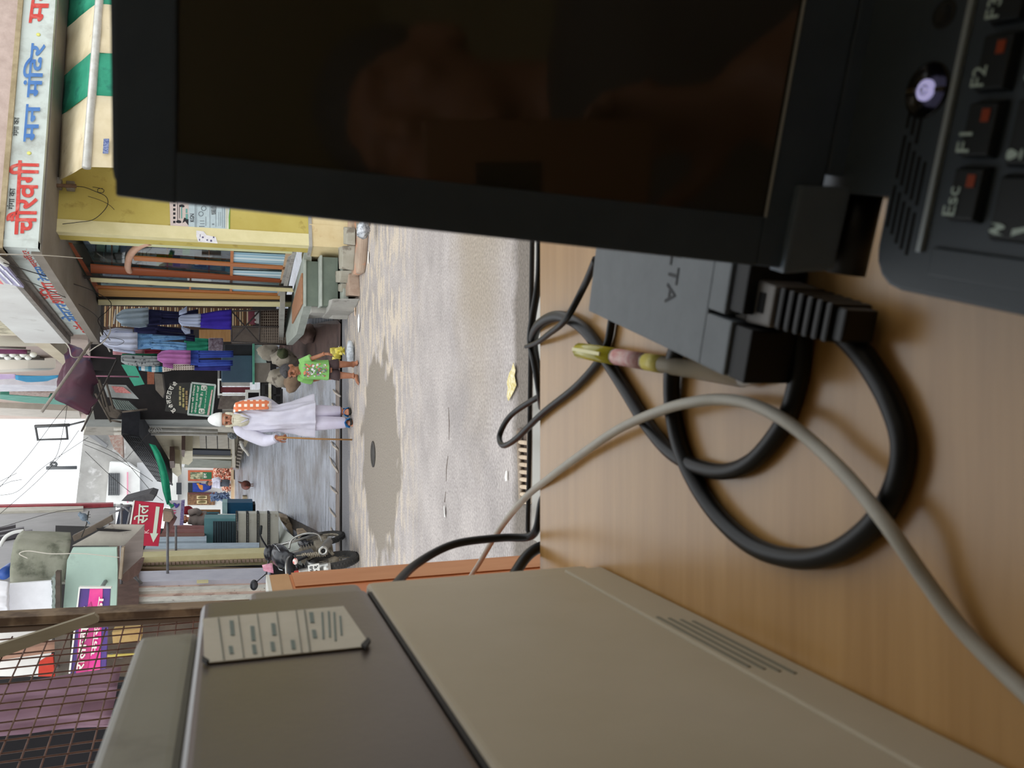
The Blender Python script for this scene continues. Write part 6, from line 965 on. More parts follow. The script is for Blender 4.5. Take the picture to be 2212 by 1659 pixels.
def face_parts(q, M, s, par, eye=True, brow=(60, 50, 44), lip=(126, 70, 62)):
    for t in (-1, 1):
        ob('eye', MB().ell(q(t * .034, -.080, .012), (.013 * s, .008 * s, .0075 * s), 10, 6, rot=M), mat('eye_dark', (34, 24, 20), rough=.2), par)
        ob('eyebrow', MB().tube([q(t * .016, -.094, .036), q(t * .036, -.093, .042), q(t * .056, -.078, .034)], .0045 * s, 5), mat('brow_%d' % brow[0], brow, rough=.9), par)
    ob('mouth', MB().tube([q(-.024, -.084, -.072), q(0, -.096, -.070), q(.024, -.084, -.072)], .0055 * s, 6, rs=[.003 * s, .0065 * s, .003 * s]), mat('lip_%d' % lip[0], lip, rough=.5), par)
def hand(k, w, d, up, s, curl=.9, side=1, spread=.18):
    """palm and five fingers from the wrist W along D; UP is the back of the hand"""
    d = d.normalized(); up = (up - d * up.dot(d)).normalized(); lat = d.cross(up) * side
    k.ell(w + d * .045 * s, (1, 1, 1), 4, 3) if False else None
    k.tube([w, w + d * .03 * s, w + d * .085 * s], .03 * s, 10, rs=[.024 * s, .034 * s, .034 * s], flat=.55)
    for i, (o, L) in enumerate(((-.03, .062), (-.010, .076), (.010, .072), (.028, .056))):
        p = w + d * .08 * s + lat * o * s; P = [p]; dd = (d + lat * o * spread * 6).normalized()
        for j in range(3):
            a = curl * (j + .6) * .55; di = dd * cos(a) - up * sin(a); P.append(P[-1] + di * L * s * (.42, .33, .25)[j])
        k.tube(P, .009 * s, 7, rs=[.0098 * s, .0092 * s, .0085 * s, .0062 * s])
    p = w + d * .025 * s - lat * .03 * s; a = (d * .6 - lat * .8 - up * .25).normalized(); b = (d * .85 - lat * .25 - up * .45).normalized()
    k.tube([p, p + a * .036 * s, p + a * .036 * s + b * .034 * s, p + a * .034 * s + b * .056 * s - up * .008 * s], .011 * s, 7, rs=[.014 * s, .0115 * s, .010 * s, .007 * s])
# --- the old man in white, facing the street
YM = 10.7; P = lambda x, y, d=0: at(x, y, YM + d)
man = thing('person', 'old man in white kurta and cap with orange checked scarf and a stick', 'person', V(P(757, 905).x, YM, 0)); hc = P(491, 906, 0)
k = MB(); q, M = head(k, hc, 1.0, -.08, .08)
nk = P(515, 905, .05); ch = P(548, 903, .08); pv = P(610, 902, .08)
k.tube([hc + V(0, .02, -.06), nk + V(0, 0, -.05)], .055, 12); k.tube([nk, ch, P(580, 902, .08), pv], .13, 16, rs=[.07, .145, .14, .14], flat=.75); k.ell(P(524, 903, .06), (.19, .10, .07), 16, 8)
sR, eR, wR = P(524, 932, .05), P(569, 950, .0), P(598, 946, -.16)
sL, eL, wL = P(524, 875, .05), P(570, 871, .12), P(600, 886, .22)
limb(k, [sR, eR, wR], [.052, .042, .028]); limb(k, [sL, eL, wL], [.052, .042, .028])
hand(k, wR, V(.02, -.35, -.9), V(-.4, -1, .2), 1.05, 1.9, -1); hand(k, wL, V(.05, -.2, -1), V(1, -.2, 0), 1.0, .6, 1)
for (hx, kn, an, toe) in (((640, 893), P(700, 890, .02), P(738, 889, .05), V(0, -.16, -.055)), ((640, 914), P(705, 914, -.06), P(748, 912, -.06), V(-.01, -.16, -.055))):
    h = P(hx[0], hx[1], .05); limb(k, [h, kn, an], [.085, .06, .04]); k.tube([an + V(0, .035, -.01), an + V(0, .02, -.045), an + toe * .45, an + toe * .85], .036, 10, rs=[.034, .04, .042, .036], flat=.7)
    for t in range(5): o = (t - 2) * .015; k.tube([an + toe * .8 + V(o, 0, -.004), an + toe * 1.08 + V(o * 1.1, .006 * abs(t - 1), -.012)], .009, 6, rs=[.011, .008] if t else [.014, .011])
remesh('body', k, .006, [M_SKM], man, 2); face_parts(q, M, 1.0, man, brow=(170, 160, 140))
# kurta: body with folds, sleeves, collar
k = MB(); R_ = []
for (x, yl, yr, ry, fa, d) in ((511, 894, 918, .06, 0, .04), (516, 882, 926, .10, .1, .06), (526, 872, 935, .125, .3, .06), (545, 873, 936, .145, .5, .05), (570, 876, 934, .155, .7, .04), (600, 876, 934, .165, .9, .03), (630, 869, 937, .175, 1.2, .03), (655, 862, 941, .185, 1.5, .03), (674, 857, 943, .195, 1.8, .03), (679, 856, 943, .195, 1.9, .03)):
    a, b = P(x, yl, d), P(x, yr, d); R_.append(((a + b) / 2, abs(a.x - b.x) / 2, ry, fa))
loft(k, R_, 90, 7, .05, .6, 0, .024)
kurta = ob('kurta', k, M_KUR, man)
k = MB(); wv = lambda pts, rs: k.tube(spline(pts, 5), .07, 20, rs=[(rs[min(i // 5, len(rs) - 2)] * (1 - (i % 5) / 5) + rs[min(i // 5 + 1, len(rs) - 1)] * ((i % 5) / 5)) * (1 + .05 * noise.noise(V(i * .7, len(pts), 0))) for i in range(5 * (len(pts) - 1) + 1)])
wv([P(515, 915, .06), P(522, 928, .05), P(545, 940, .03), P(570, 951, -.01), P(586, 950, -.09), P(598, 946, -.155)], [.07, .09, .090, .080, .066, .050]); ob('sleeve', k, M_KUR, man)
k = MB(); wv([P(522, 880, .05), P(548, 872, .08), P(572, 869, .12), P(598, 884, .21)], [.085, .082, .075, .06]); ob('sleeve', k, M_KUR, man)
k = MB()
for (a, b) in (((506, 892), (540, 902)), ((506, 917), (536, 906))): k.tube([P(a[0], a[1], -.06), P((a[0] + b[0]) / 2, (a[1] + b[1]) / 2, -.10), P(b[0], b[1], -.115)], .016, 6, flat=.6)
ob('collar', k, M_KUR, man)
k = MB()
for (pts, r) in (([P(650, 891, .05), P(700, 890, .02), P(735, 889, .05)], (.11, .092, .07)), ([P(650, 914, .02), P(702, 914, -.05), P(746, 913, -.06)], (.11, .088, .07))):
    m = 18; c = spline(pts, 9); loft(k, [(c[i], r[0] + (r[2] - r[0]) * i / m, (r[0] + (r[2] - r[0]) * i / m) * 1.05, .6 + .8 * i / m) for i in range(m + 1)][::-1], 28, 5, .035, pts[0].x * 9)
ob('trousers', k, mat('trousers_lilac', (198, 192, 212), (208, 204, 222), sc=5, rough=.9), man)
k = MB(); cap = [(.088, -.0), (.090, .03), (.082, .075), (.066, .115), (.045, .145), (.018, .165), (0, .168)]; k.lathe(q(0, .012, .062), M @ V(0, .10, 1), cap, 24); ob('cap', k, M_CAP, man)
k = MB(); k.ell(q(0, -.085, -.165), (.085, .045, .125), 20, 14, rot=M, fn=lambda d: (1 - .18 * max(0, -d.z)) * (1 + .10 * noise.noise(d * 4))); k.ell(q(0, -.070, -.09), (.078, .05, .05), 18, 10, rot=M)
for t in (-1, 1): k.tube([q(t * .076, -.01, .02), q(t * .074, -.035, -.04), q(t * .055, -.065, -.09)], .02, 8)
ob('beard', k, M_BRD2, man); ob('moustache', MB().tube([q(-.05, -.078, -.075), q(-.02, -.108, -.054), q(0, -.112, -.050), q(.02, -.108, -.054), q(.05, -.078, -.075)], .012, 7, rs=[.007, .012, .010, .012, .007]), M_BRD2, man)
k = MB(); k.sheet([(P(503, 893, .10), P(505, 876, .12)), (P(506, 890, -.08), P(508, 870, -.06)), (P(535, 886, -.11), P(530, 864, -.06)), (P(570, 885, -.11), P(566, 864, -.06)), (P(580, 884, -.10), P(582, 866, -.05))], 18, 8, V(.3, -1, 0), .012, .012, 2, 2); ob('scarf', k, checks('scarf_check', (222, 128, 88), (244, 236, 222), .07), man)
for i in range(8): p = P(580.5, 884 - i * 2.4, -.095); ob('scarf_fringe', MB().tube([p, p + V(.004, -.004, -.035)], .003, 4), mat('fringe_cream', (240, 220, 200)), man)
for (an, w) in ((P(738, 889, .05), 0), (P(748, 912, -.06), 1)):
    sd = MB(); zf = .012; c = V(an.x, an.y - .05, 0); sd.prism([c + V(.052 * cos(a) * (1 + .1 * sin(a)), .14 * sin(a), zf) for a in [2 * pi * j / 20 for j in range(20)]], (0, 0, .022)); s_ = ob('sandal', sd, mat('sandal_sole', (46, 44, 40), rough=.8), man, .004)
    ob('sandal_strap', MB().tube([c + V(-.05, -.045, .03), c + V(-.036, -.05, .075), c + V(0, -.055, .092), c + V(.036, -.05, .075), c + V(.05, -.045, .03)], .034, 8, flat=.2), mat('strap_blue', (40, 116, 186), (52, 128, 196), sc=9), s_); ob('sandal_strap', MB().tube([c + V(-.045, .03, .03), c + V(-.04, .08, .075), c + V(.04, .08, .075), c + V(.045, .03, .03)], .02, 8, flat=.3), mat('strap_blue', (40, 116, 186)), s_)
hp = P(612, 945, -.22)
stick = single('walking_stick', 'thin brown bamboo walking stick held by the old man', 'stick', MB().tube([hp + V(0, 0, .07), hp, P(680, 948, -.2), V(P(752, 950, -.18).x, P(752, 950, -.18).y, .005)], .011, 8), mat('bamboo_stick', (150, 108, 62), (172, 130, 80), sc=9, st=(1, 1, .3), rough=.5))
# --- the boy
YB = 10.02; P = lambda x, y, d=0: at(x, y, YB + d)
boy = thing('person', 'small barefoot boy in a lime green printed shirt and dark shorts', 'person', V(P(770, 800).x, YB, 0)); hc = P(627.5, 801, 0); S_ = .92
k = MB(); q, M = head(k, hc, S_, -.75, .32)
k.tube([hc + V(0.01, .02, -.05), P(650, 796, .03)], .036, 10); k.tube([P(648, 797, .03), P(668, 798, .02), P(700, 799, .02), P(716, 799, .02)], .085, 14, rs=[.075, .092, .088, .090], flat=.8)
limb(k, [P(650, 783, .03), P(676, 774, -.02), P(701, 764, -.10)], [.034, .028, .020]); limb(k, [P(650, 815, .04), P(678, 820, .12), P(704, 812, .18)], [.034, .028, .020])
hand(k, P(701, 764, -.10), V(-.05, -.35, -.6), V(.9, -.4, 0), .68, .55, 1); hand(k, P(704, 812, .18), V(0, .1, -1), V(-1, 0, 0), .66, .6, -1)
for (h, kn, an, toe) in ((P(712, 788, .02), P(738, 787, -.02), P(763, 787, .04), V(.02, -.10, -.03)), (P(712, 810, .02), P(740, 811, -.03), P(765, 812, -.06), V(-.085, -.07, -.035))):
    limb(k, [h, kn, an], [.062, .043, .029]); k.tube([an + V(0, .02, -.01), an - V(0, 0, .03), an + toe * .5 - V(0, 0, .008), an + toe], .026, 10, rs=[.026, .030, .030, .024], flat=.75)
    td = toe.normalized(); tl = V(-td.y, td.x, 0)
    for t in range(5): o = (t - 2) * .0105; k.tube([an + toe * .95 + tl * o, an + toe * 1.18 + tl * o * 1.1 - V(0, 0, .002)], .006, 5, rs=[.0085, .0065])
remesh('body', k, .0048, [M_SKB], boy, 2); face_parts(q, M, S_, boy)
k = MB(); k.ell(q(0, .022, .045), (.086 * S_, .096 * S_, .088 * S_), 20, 12, rot=M, fn=lambda d: 1 + .03 * noise.noise(d * 7)); k.ell(q(0, -.045, .085), (.066 * S_, .04 * S_, .032 * S_), 14, 8, rot=M); ob('hair', k, mat('hair_black', (44, 42, 44), (62, 60, 62), sc=50, rough=.7, bump=.3), boy)
k = MB(); R_ = []
for (x, yl, yr, ry, fa) in ((645, 789, 807, .05, 0), (649, 781, 816, .075, .1), (656, 776, 820, .10, .3), (672, 778, 819, .108, .5), (692, 779, 819, .112, .8), (706, 778, 821, .116, 1.0), (709, 778, 821, .116, 1.1)): a, b = P(x, yl, .02), P(x, yr, .02); R_.append(((a + b) / 2, abs(a.x - b.x) / 2, ry, fa))
loft(k, R_, 60, 5, .03, 1.0, 0, .010); tee = ob('shirt', k, mat('shirt_lime', (116, 172, 92), (130, 182, 106), sc=4, rough=.85), boy)
k = MB(); limb(k, [P(649, 785, .03), P(664, 778, .01), P(672, 774, -.01)], [.056, .056, .052]); ob('sleeve', k, mat('shirt_lime', (150, 216, 96)), boy); k = MB(); limb(k, [P(649, 814, .03), P(662, 819, .08), P(672, 821, .11)], [.056, .056, .052]); ob('sleeve', k, mat('shirt_lime', (150, 216, 96)), boy)
rn = random.Random(5); cols = [(96, 100, 108), (206, 130, 96), (206, 206, 206), (136, 142, 150), (176, 96, 84), (150, 158, 140)]
for i in range(90):
    x, y = rn.uniform(656, 705), rn.uniform(785, 814); u = (y - 798.5) / 21; p = P(x, y, .02 - .112 * sqrt(max(0, 1 - u * u * .95)) - .006); nn = V(-u * .8, -1, 0).normalized(); t1 = V(-nn.y, nn.x, 0); a = rn.random() * 3; r = rn.uniform(.005, .017); p = p + nn * (.0004 * i / 9); pts = [p + t1 * (r * cos(a + b) * rn.uniform(.5, 1.5)) + UZ * (r * sin(a + b) * rn.uniform(.5, 1.6)) for b in (0, .8, 1.6, 2.4, 3.3, 4.1, 5.2)]
    ob('print_mark', MB().prism(pts, nn * .003), mat('print_%d' % (i % 6), cols[i % 6], rough=.9), tee)
k = MB(); a, b = P(706, 779, .02), P(706, 820, .02); loft(k, [((a + b) / 2 + V(0, 0, -.03), abs(a.x - b.x) / 2, .095, .5), ((a + b) / 2 + V(0, 0, .03), abs(a.x - b.x) / 2, .095, .5)], 32, 4, .02)
for (t, e) in ((P(712, 789, .02), P(731, 787, -.01)), (P(712, 808, .02), P(733, 811, -.02))): loft(k, [(e, .066, .07, 1), (t.lerp(e, .5), .064, .072, .6), (t + V(0, 0, .02), .06, .075, .3)], 24, 4, .04)
ob('shorts', k, mat('shorts_brown', (58, 44, 46), (70, 56, 56), sc=6, rough=.9), boy)
# --- far figures
def far_person(lbl, hx, hy, Y, tors, legs, mt, ml, arm=None):
    c = at(hx, hy, Y); o = thing('person', lbl, 'person', (c.x, Y, min(at(*p, Y).z for p in legs) - .08)); k = MB(); head(k, c, .95, 0, 0); k.tube([c - V(0, 0, .07), at(*tors[0], Y)], .05, 8)
    k.tube([at(*p, Y) for p in tors], .13, 12); limb(k, [at(*p, Y) for p in legs], [.09, .08, .07]) if len(legs) > 2 else k.tube([at(*p, Y) for p in legs], .09, 10)
    if arm: limb(k, [at(*arm[0], Y - .1), at(*arm[1], Y - .15), at(*arm[2], Y - .1)], [.055, .045, .035]); hand(k, at(*arm[2], Y - .1), at(*arm[2], Y) - at(*arm[1], Y), V(0, -1, 0), 1, .8)
    remesh('body', k, .009, [M_SKM], o, 1)
    k = MB(); P_ = [at(*p, Y) for p in tors]; k.tube(spline(P_, 5), .15, 18, rs=[.13 + .05 * (i / (5 * (len(P_) - 1))) + .006 * sin(i * 1.7) for i in range(5 * (len(P_) - 1) + 1)]); ob('shirt', k, mt, o)
    if arm: k = MB(); limb(k, [at(*arm[0], Y - .1), at(*arm[1], Y - .15), at(*arm[2], Y - .1).lerp(at(*arm[1], Y - .15), .4)], [.075, .066, .06]); ob('sleeve', k, mt, o)
    k = MB(); k.tube([at(*p, Y - .02) for p in legs], .12, 14); ob('trousers', k, ml, o); k = MB(); k.ell(c + V(0, .02, .05), (.085, .1, .075), 14, 9); ob('hair', k, mat('hair_black', (44, 42, 44)), o); return o
far_person('shopkeeper in a grey-brown shirt standing by the blue counter', 399, 1122, 18.2, [(408, 1118), (424, 1120), (444, 1122)], [(444, 1122), (462, 1124), (486, 1124)], mat('shirt_taupe', (140, 128, 122), (124, 112, 106), sc=4, rough=.9), mat('trousers_dark', (50, 48, 54), rough=.9), [(410, 1108), (424, 1104), (436, 1112)])
far_person('seated figure in a white shirt in front of the white shop house', 453, 1044, 28.4, [(459, 1044), (468, 1044), (476, 1044)], [(476, 1044), (486, 1043), (496, 1044)], M_KUR, mat('trousers_slate', (84, 88, 96), rough=.9), [(460, 1038), (470, 1035), (476, 1040)])
# --- the hen in the lane
hn = thing('hen', 'dark rusty hen pecking on the wet lane', 'hen', LG(548, 1050)); HY = LG(547, 1050).y; Ph = lambda x, y, d=0: at(x, y, HY + d)
k = MB(); k.ell(Ph(531, 1048), (.13, .20, .12), 16, 10, rot=Matrix.Rotation(.3, 3, 'X')); k.tube([Ph(530, 1049, .1), Ph(522, 1044, .25), Ph(514, 1040, .32)], .06, 8, rs=[.10, .07, .02], flat=.5); k.tube([Ph(530, 1050, -.1), Ph(533, 1052, -.22), Ph(536, 1052, -.28)], .05, 8, rs=[.07, .045, .04]); k.ell(Ph(537, 1052, -.3), (.035, .045, .04)); remesh('body', k, .012, [mat('hen_feather', (66, 42, 36), (110, 54, 42), sc=9, rough=.7), ], hn, 1)
for s in (-2, 2): ob('leg', MB().tube([Ph(537, 1048 + s), Ph(546, 1048 + s), Ph(547, 1048 + s, -.06)], .012, 5), mat('hen_leg', (150, 110, 80)), hn)
ob('beak', MB().tube([Ph(538, 1052, -.33), Ph(540, 1052, -.38)], .012, 5, rs=[.012, .002]), mat('hen_leg', (150, 110, 80)), hn); ob('comb', MB().ell(Ph(534.5, 1052, -.3), (.008, .03, .022)), mat('comb_red', (170, 40, 36)), hn)
# ------------------------------------------------------------------ motorcycle
B0 = V(-2.13, 10.02, 0); hd = radians(2); fv = V(sin(hd), cos(hd), 0); ln = radians(7.5); rv0 = V(cos(hd), -sin(hd), 0); uv = UZ * cos(ln) - rv0 * sin(ln); rv = rv0 * cos(ln) + UZ * sin(ln)
def b(f, r, u): return B0 + fv * f + rv * r + uv * u
bike = thing('motorcycle', 'black motorcycle parked by the shop plinth, seen from behind', 'motorcycle', B0)
M_TYR = mat('tyre_black', (46, 46, 46), (62, 60, 58), sc=20, rough=.85, bump=.5, bsc=60); M_CHR = mat('chrome', (190, 190, 186), (160, 160, 156), sc=9, rough=.25, metal=.8); M_BLKP = mat('bike_black', (26, 27, 32), (34, 36, 42), sc=6, rough=.25, spec=.6); M_DST = mat('dusty_metal', (150, 142, 126), (124, 116, 102), sc=14, rough=.6, metal=.3)
def wheel(f, tw, steer=0):
    c = b(f, 0, .30); ax = rv; fw = fv
    o = ob('wheel', MB().tube([c + (fw * cos(a) + uv * sin(a)) * .255 for a in [2 * pi * j / 40 for j in range(40)]], tw / 2, 12, closed=True), M_TYR, bike)
    k = MB()
    for j in range(48):
        a = 2 * pi * j / 48; d = fw * cos(a) + uv * sin(a); t = -fw * sin(a) + uv * cos(a)
        for s in (-1, 1): k.obox(c + d * (.252 + tw * .46) + ax * (s * tw * .22 - tw * .14) + t * (.008 * s), ax * tw * .28, t * .018, d * .010)
    tag(ob('tread', k, M_TYR, o), kind='stuff'); ob('rim', MB().tube([c + (fw * cos(a) + uv * sin(a)) * .225 for a in [2 * pi * j / 36 for j in range(36)]], .016, 8, closed=True), M_DST, o)
    for j in range(18): a = 2 * pi * j / 18; ob('spoke', MB().tube([c + ax * (.03 if j % 2 else -.03), c + (fw * cos(a + .2) + uv * sin(a + .2)) * .222], .0035, 4), M_DST, o)
    ob('hub', MB().lathe(c - ax * .05, ax, [(.03, 0), (.065, .02), (.065, .08), (.03, .10)], 16), M_DST, o); return o
wheel(0, .10); wheel(1.26, .08)
def arcpts(f, u, r, a0, a1, n=10): return [b(f, 0, u) + (fv * cos(radians(a0 + (a1 - a0) * i / n)) + uv * sin(radians(a0 + (a1 - a0) * i / n))) * r for i in range(n + 1)]
def fender(name, f, r, w, a0, a1, m):
    P_ = arcpts(f, .30, r, a0, a1, 12); k = MB(); vs = []
    for p in P_:
        d = (p - b(f, 0, .30)).normalized()
        for j in range(7): t = (j - 3) / 3; vs.append(p + rv * w * t + d * (-.03 * t * t))
        for j in range(7): t = (3 - j) / 3; vs.append(p + rv * w * t * .94 + d * (-.03 * t * t - .006))
    n = 14; k.add(vs, [[i * n + j, i * n + (j + 1) % n, (i + 1) * n + (j + 1) % n, (i + 1) * n + j] for i in range(12) for j in range(n)] + [list(range(n))[::-1], [12 * n + j for j in range(n)]], 0, True); return ob(name, k, m, bike)
fender('rear_fender', 0, .345, .075, 55, 168, M_CHR); fender('front_fender', 1.26, .335, .06, 20, 140, M_BLKP)
k = MB()
for (f, u, w, h) in ((-.22, .80, .06, .05), (-.05, .80, .11, .07), (.2, .79, .12, .075), (.42, .77, .10, .07), (.52, .78, .05, .05)): pass
rings = [(-.26, .83, .05, .035), (-.12, .83, .10, .055), (.1, .81, .12, .06), (.32, .78, .115, .06), (.5, .79, .07, .05)]; vs = []
for (f, u, w, h) in rings:
    for j in range(16): a = 2 * pi * j / 16; vs.append(b(f, w * cos(a), u + h * sin(a) * (1 if sin(a) > 0 else .8)))
k.add(vs, [[i * 16 + j, i * 16 + (j + 1) % 16, (i + 1) * 16 + (j + 1) % 16, (i + 1) * 16 + j] for i in range(4) for j in range(16)] + [list(range(16))[::-1], [64 + j for j in range(16)]], 0, True); ob('seat', k, mat('seat_vinyl', (28, 28, 32), (38, 38, 42), sc=9, rough=.5), bike)
k = MB(); vs = []
for (f, u, w, h) in ((.48, .80, .08, .06), (.58, .86, .13, .10), (.75, .89, .15, .115), (.92, .90, .12, .10), (1.0, .90, .05, .05)):
    for j in range(16): a = 2 * pi * j / 16; vs.append(b(f, w * cos(a), u + h * sin(a)))
k.add(vs, [[i * 16 + j, i * 16 + (j + 1) % 16, (i + 1) * 16 + (j + 1) % 16, (i + 1) * 16 + j] for i in range(4) for j in range(16)] + [list(range(16))[::-1], [64 + j for j in range(16)]], 0, True); tk = ob('tank', k, M_BLKP, bike)
for s in (-1, 1): ob('tank_stripe', MB().tube([b(.52, s * .125, .90), b(.7, s * .155, .93), b(.9, s * .125, .95)], .012, 6, flat=.3), mat('stripe_silver', (206, 210, 216), rough=.3), tk)
for s in (-1, 1): ob('side_panel', MB().prism([b(-.05, s * .11, .74), b(.30, s * .12, .74), b(.36, s * .12, .52), b(.12, s * .12, .50)], rv * (-s * .03)), M_BLKP, bike, .01)
k = MB(); k.box((0, 0, 0), (0, 0, 0)) if False else None
k.obox(b(.34, -.12, .26), fv * .42, rv * .24, uv * .20); ob('engine', k, M_DST, bike, .02); k = MB(); k.obox(b(.48, -.08, .44), fv * .18, rv * .16, uv * .22); eng = ob('cylinder_block', k, M_DST, bike, .01)
for i in range(6): ob('cooling_fin', MB().obox(b(.46, -.10, .46 + i * .033), fv * .22, rv * .20, uv * .008), M_DST, eng)
ob('frame', MB().tube(spline([b(-.1, .09, .74), b(.3, .08, .70), b(.6, .05, .78), b(1.0, 0, .86)], 5), .018, 7), M_BLKP, bike); ob('frame', MB().tube(spline([b(-.1, -.09, .74), b(.3, -.08, .70), b(.6, -.05, .78), b(1.0, 0, .86)], 5), .018, 7), M_BLKP, bike)
for s in (-1, 1): ob('swing_arm', MB().tube([b(0, s * .085, .30), b(.42, s * .09, .34)], .02, 7), M_DST, bike); cs = [b(-.02 + .16 * t / 40, s * .11, .36 + .36 * t / 40) for t in range(41)]; sh_ = ob('shock_absorber', MB().tube([cs[0], cs[-1]], .016, 7), M_DST, bike); ob('coil_spring', MB().tube([cs[t // 2] .lerp(cs[min(40, t // 2 + 1)], .5) + (rv * cos(t * 1.35) + fv * sin(t * 1.35)) * .030 for t in range(6, 66)], .006, 5), mat('spring_pale', (200, 190, 168), (160, 150, 130), sc=20, rough=.5), sh_)
k = MB(); k.tube([b(.62, .10, .34), b(.50, .15, .28), b(.30, .17, .30), b(.10, .18, .36), b(-.16, .19, .42)], .04, 14, rs=[.022, .026, .045, .052, .055]); mf = ob('exhaust', k, mat('muffler_grey', (116, 114, 110), (136, 132, 126), sc=9, rough=.4, metal=.5), bike)
k = MB(); e0 = b(-.16, .19, .42); k.lathe(e0 + fv * .005, -fv, [(.058, 0), (.058, .015), (.030, .022), (.026, .0), (0, .0)], 20); ob('exhaust_end', k, M_CHR, mf); ob('exhaust_mouth', MB().lathe(e0 - fv * .001, -fv, [(.024, 0), (.024, .008), (0, .008)], 16), mat('mouth_black', (14, 14, 14)), mf)
ob('grab_rail', MB().tube(spline([b(.15, .12, .80), b(-.08, .15, .84), b(-.26, .12, .87), b(-.30, 0, .88), b(-.26, -.12, .87), b(-.08, -.15, .84), b(.15, -.12, .80)], 5), .012, 8), M_CHR, bike)
ob('leg_guard', MB().tube(spline([b(.62, .10, .78), b(.66, .21, .72), b(.66, .25, .55), b(.64, .21, .40), b(.62, .10, .36)], 5), .013, 8), M_CHR, bike)
ob('tail_lamp', MB().obox(b(-.33, -.05, .72), fv * .07, rv * .10, uv * .07), mat('lamp_red', (170, 40, 36), (206, 90, 80), sc=20, rough=.2), bike, .012)
for s in (-1, 1): ol = ob('indicator', MB().tube([b(-.28, s * .06, .75), b(-.29, s * .13, .755)], .012, 6), M_BLKP, bike); ob('indicator_lens', MB().ell(b(-.30, s * .165, .76), (.04, .03, .03), 12, 8), mat('lens_white_red', (226, 216, 210), (200, 70, 60), sc=24, rough=.2, lo=.5, hi=.6), ol)
npl = ob('number_plate', MB().obox(b(-.35, -.10, .50), fv * .008, rv * .20, uv * .13), mat('plate_white', (226, 226, 222), (206, 206, 200), sc=9, rough=.5), bike, .004)
text('MP 68', (b(-.351, -.085, .575), b(-.351, .085, .575), b(-.351, -.085, .615)), M_PRK, npl, 'lettering', .002, .03); text('५०१', (b(-.351, -.07, .515), b(-.351, .08, .515), b(-.351, -.07, .56)), M_PRK, npl, 'lettering', .002, .03)
ob('plate_bracket', MB().obox(b(-.34, -.06, .60), fv * .06, rv * .12, uv * .14), M_CHR, bike, .01)
for s in (-1, 1):
    ob('fork', MB().tube([b(1.26, s * .075, .30), b(1.02, s * .075, .92)], .022, 8), M_CHR, bike)
    hb2 = ob('handlebar', MB().tube(spline([b(1.0, s * .02, 1.0), b(.98, s * .12, 1.05), b(.90, s * .28, 1.10), b(.80, s * .40, 1.08)], 4), .012, 8), M_BLKP, bike)
    ob('grip', MB().tube([b(.87, s * .31, 1.095), b(.79, s * .42, 1.075)], .018, 10), mat('grip_rubber', (30, 34, 36), rough=.8), hb2); ob('lever', MB().tube([b(.93, s * .26, 1.10), b(.92, s * .40, 1.08)], .007, 6), M_BLKP, hb2)
ob('mirror', MB().tube([b(.92, -.24, 1.10), b(.86, -.30, 1.22)], .007, 6), M_BLKP, bike); ob('mirror', MB().ell(b(.84, -.33, 1.26), (.07, .015, .05), 14, 8), M_BLKP, bike); ob('instrument_pod', MB().ell(b(1.03, 0, 1.02), (.11, .08, .07), 14, 9), M_BLKP, bike); ob('head_lamp', MB().ell(b(1.12, 0, .93), (.09, .09, .09), 14, 9), M_BLKP, bike)
ob('side_stand', MB().tube([b(.36, -.10, .26), B0 + fv * .30 - rv0 * .30 + UZ * .012], .012, 6), M_DST, bike)
single('pink_ribbon', 'pink ribbon tied on the handlebar of the motorcycle', 'ribbon', MB().sheet([(b(.95, -.20, 1.12), b(.95, -.12, 1.13)), (b(.90, -.24, 1.0), b(.90, -.10, 1.0))], 4, 5, V(0, -1, 0), .006, .02, 2, 1), mat('ribbon_pink', (232, 150, 176), (244, 190, 206), sc=20, rough=.8))
# ------------------------------------------------------------------ overhead wires
wire('pale cable drooping from the lane sign to the garment poles', [at(0, 549, 9.2), at(100, 552, 9.6), at(178, 558, 10.4)], .009, M_WIL); wire('dark wire sagging across the white parapet to the garment poles', [at(8, 568, 9.0), at(70, 588, 10), at(130, 605, 11), at(190, 624, 12), at(232, 646, 13), at(240, 660, 13), at(228, 675, 13.2), at(212, 690, 13.3), at(220, 710, 13.4), at(238, 735, 13.5)], .009, M_WIR)
wire('dark wire running from the parapet down to the garment poles', [at(36, 598, 9), at(90, 620, 10.2), at(160, 652, 11.6), at(205, 680, 12.6), at(232, 716, 13.4)], .007); wire('twisted pale cable knotted at the head of the garments', [at(142, 740, 13), at(150, 752, 13), at(154, 768, 13.2), at(164, 772, 13.3), at(182, 766, 13.4), at(206, 750, 13.4), at(224, 738, 13.4), at(238, 716, 13.4), at(234, 702, 13.4)], .014, M_WIL)
wire('loop of black wire hanging over the white shirt', [at(216, 742, 13.3), at(232, 730, 13.3), at(256, 732, 13.3), at(268, 738, 13.3), at(256, 745, 13.3), at(234, 744, 13.3)], .006)
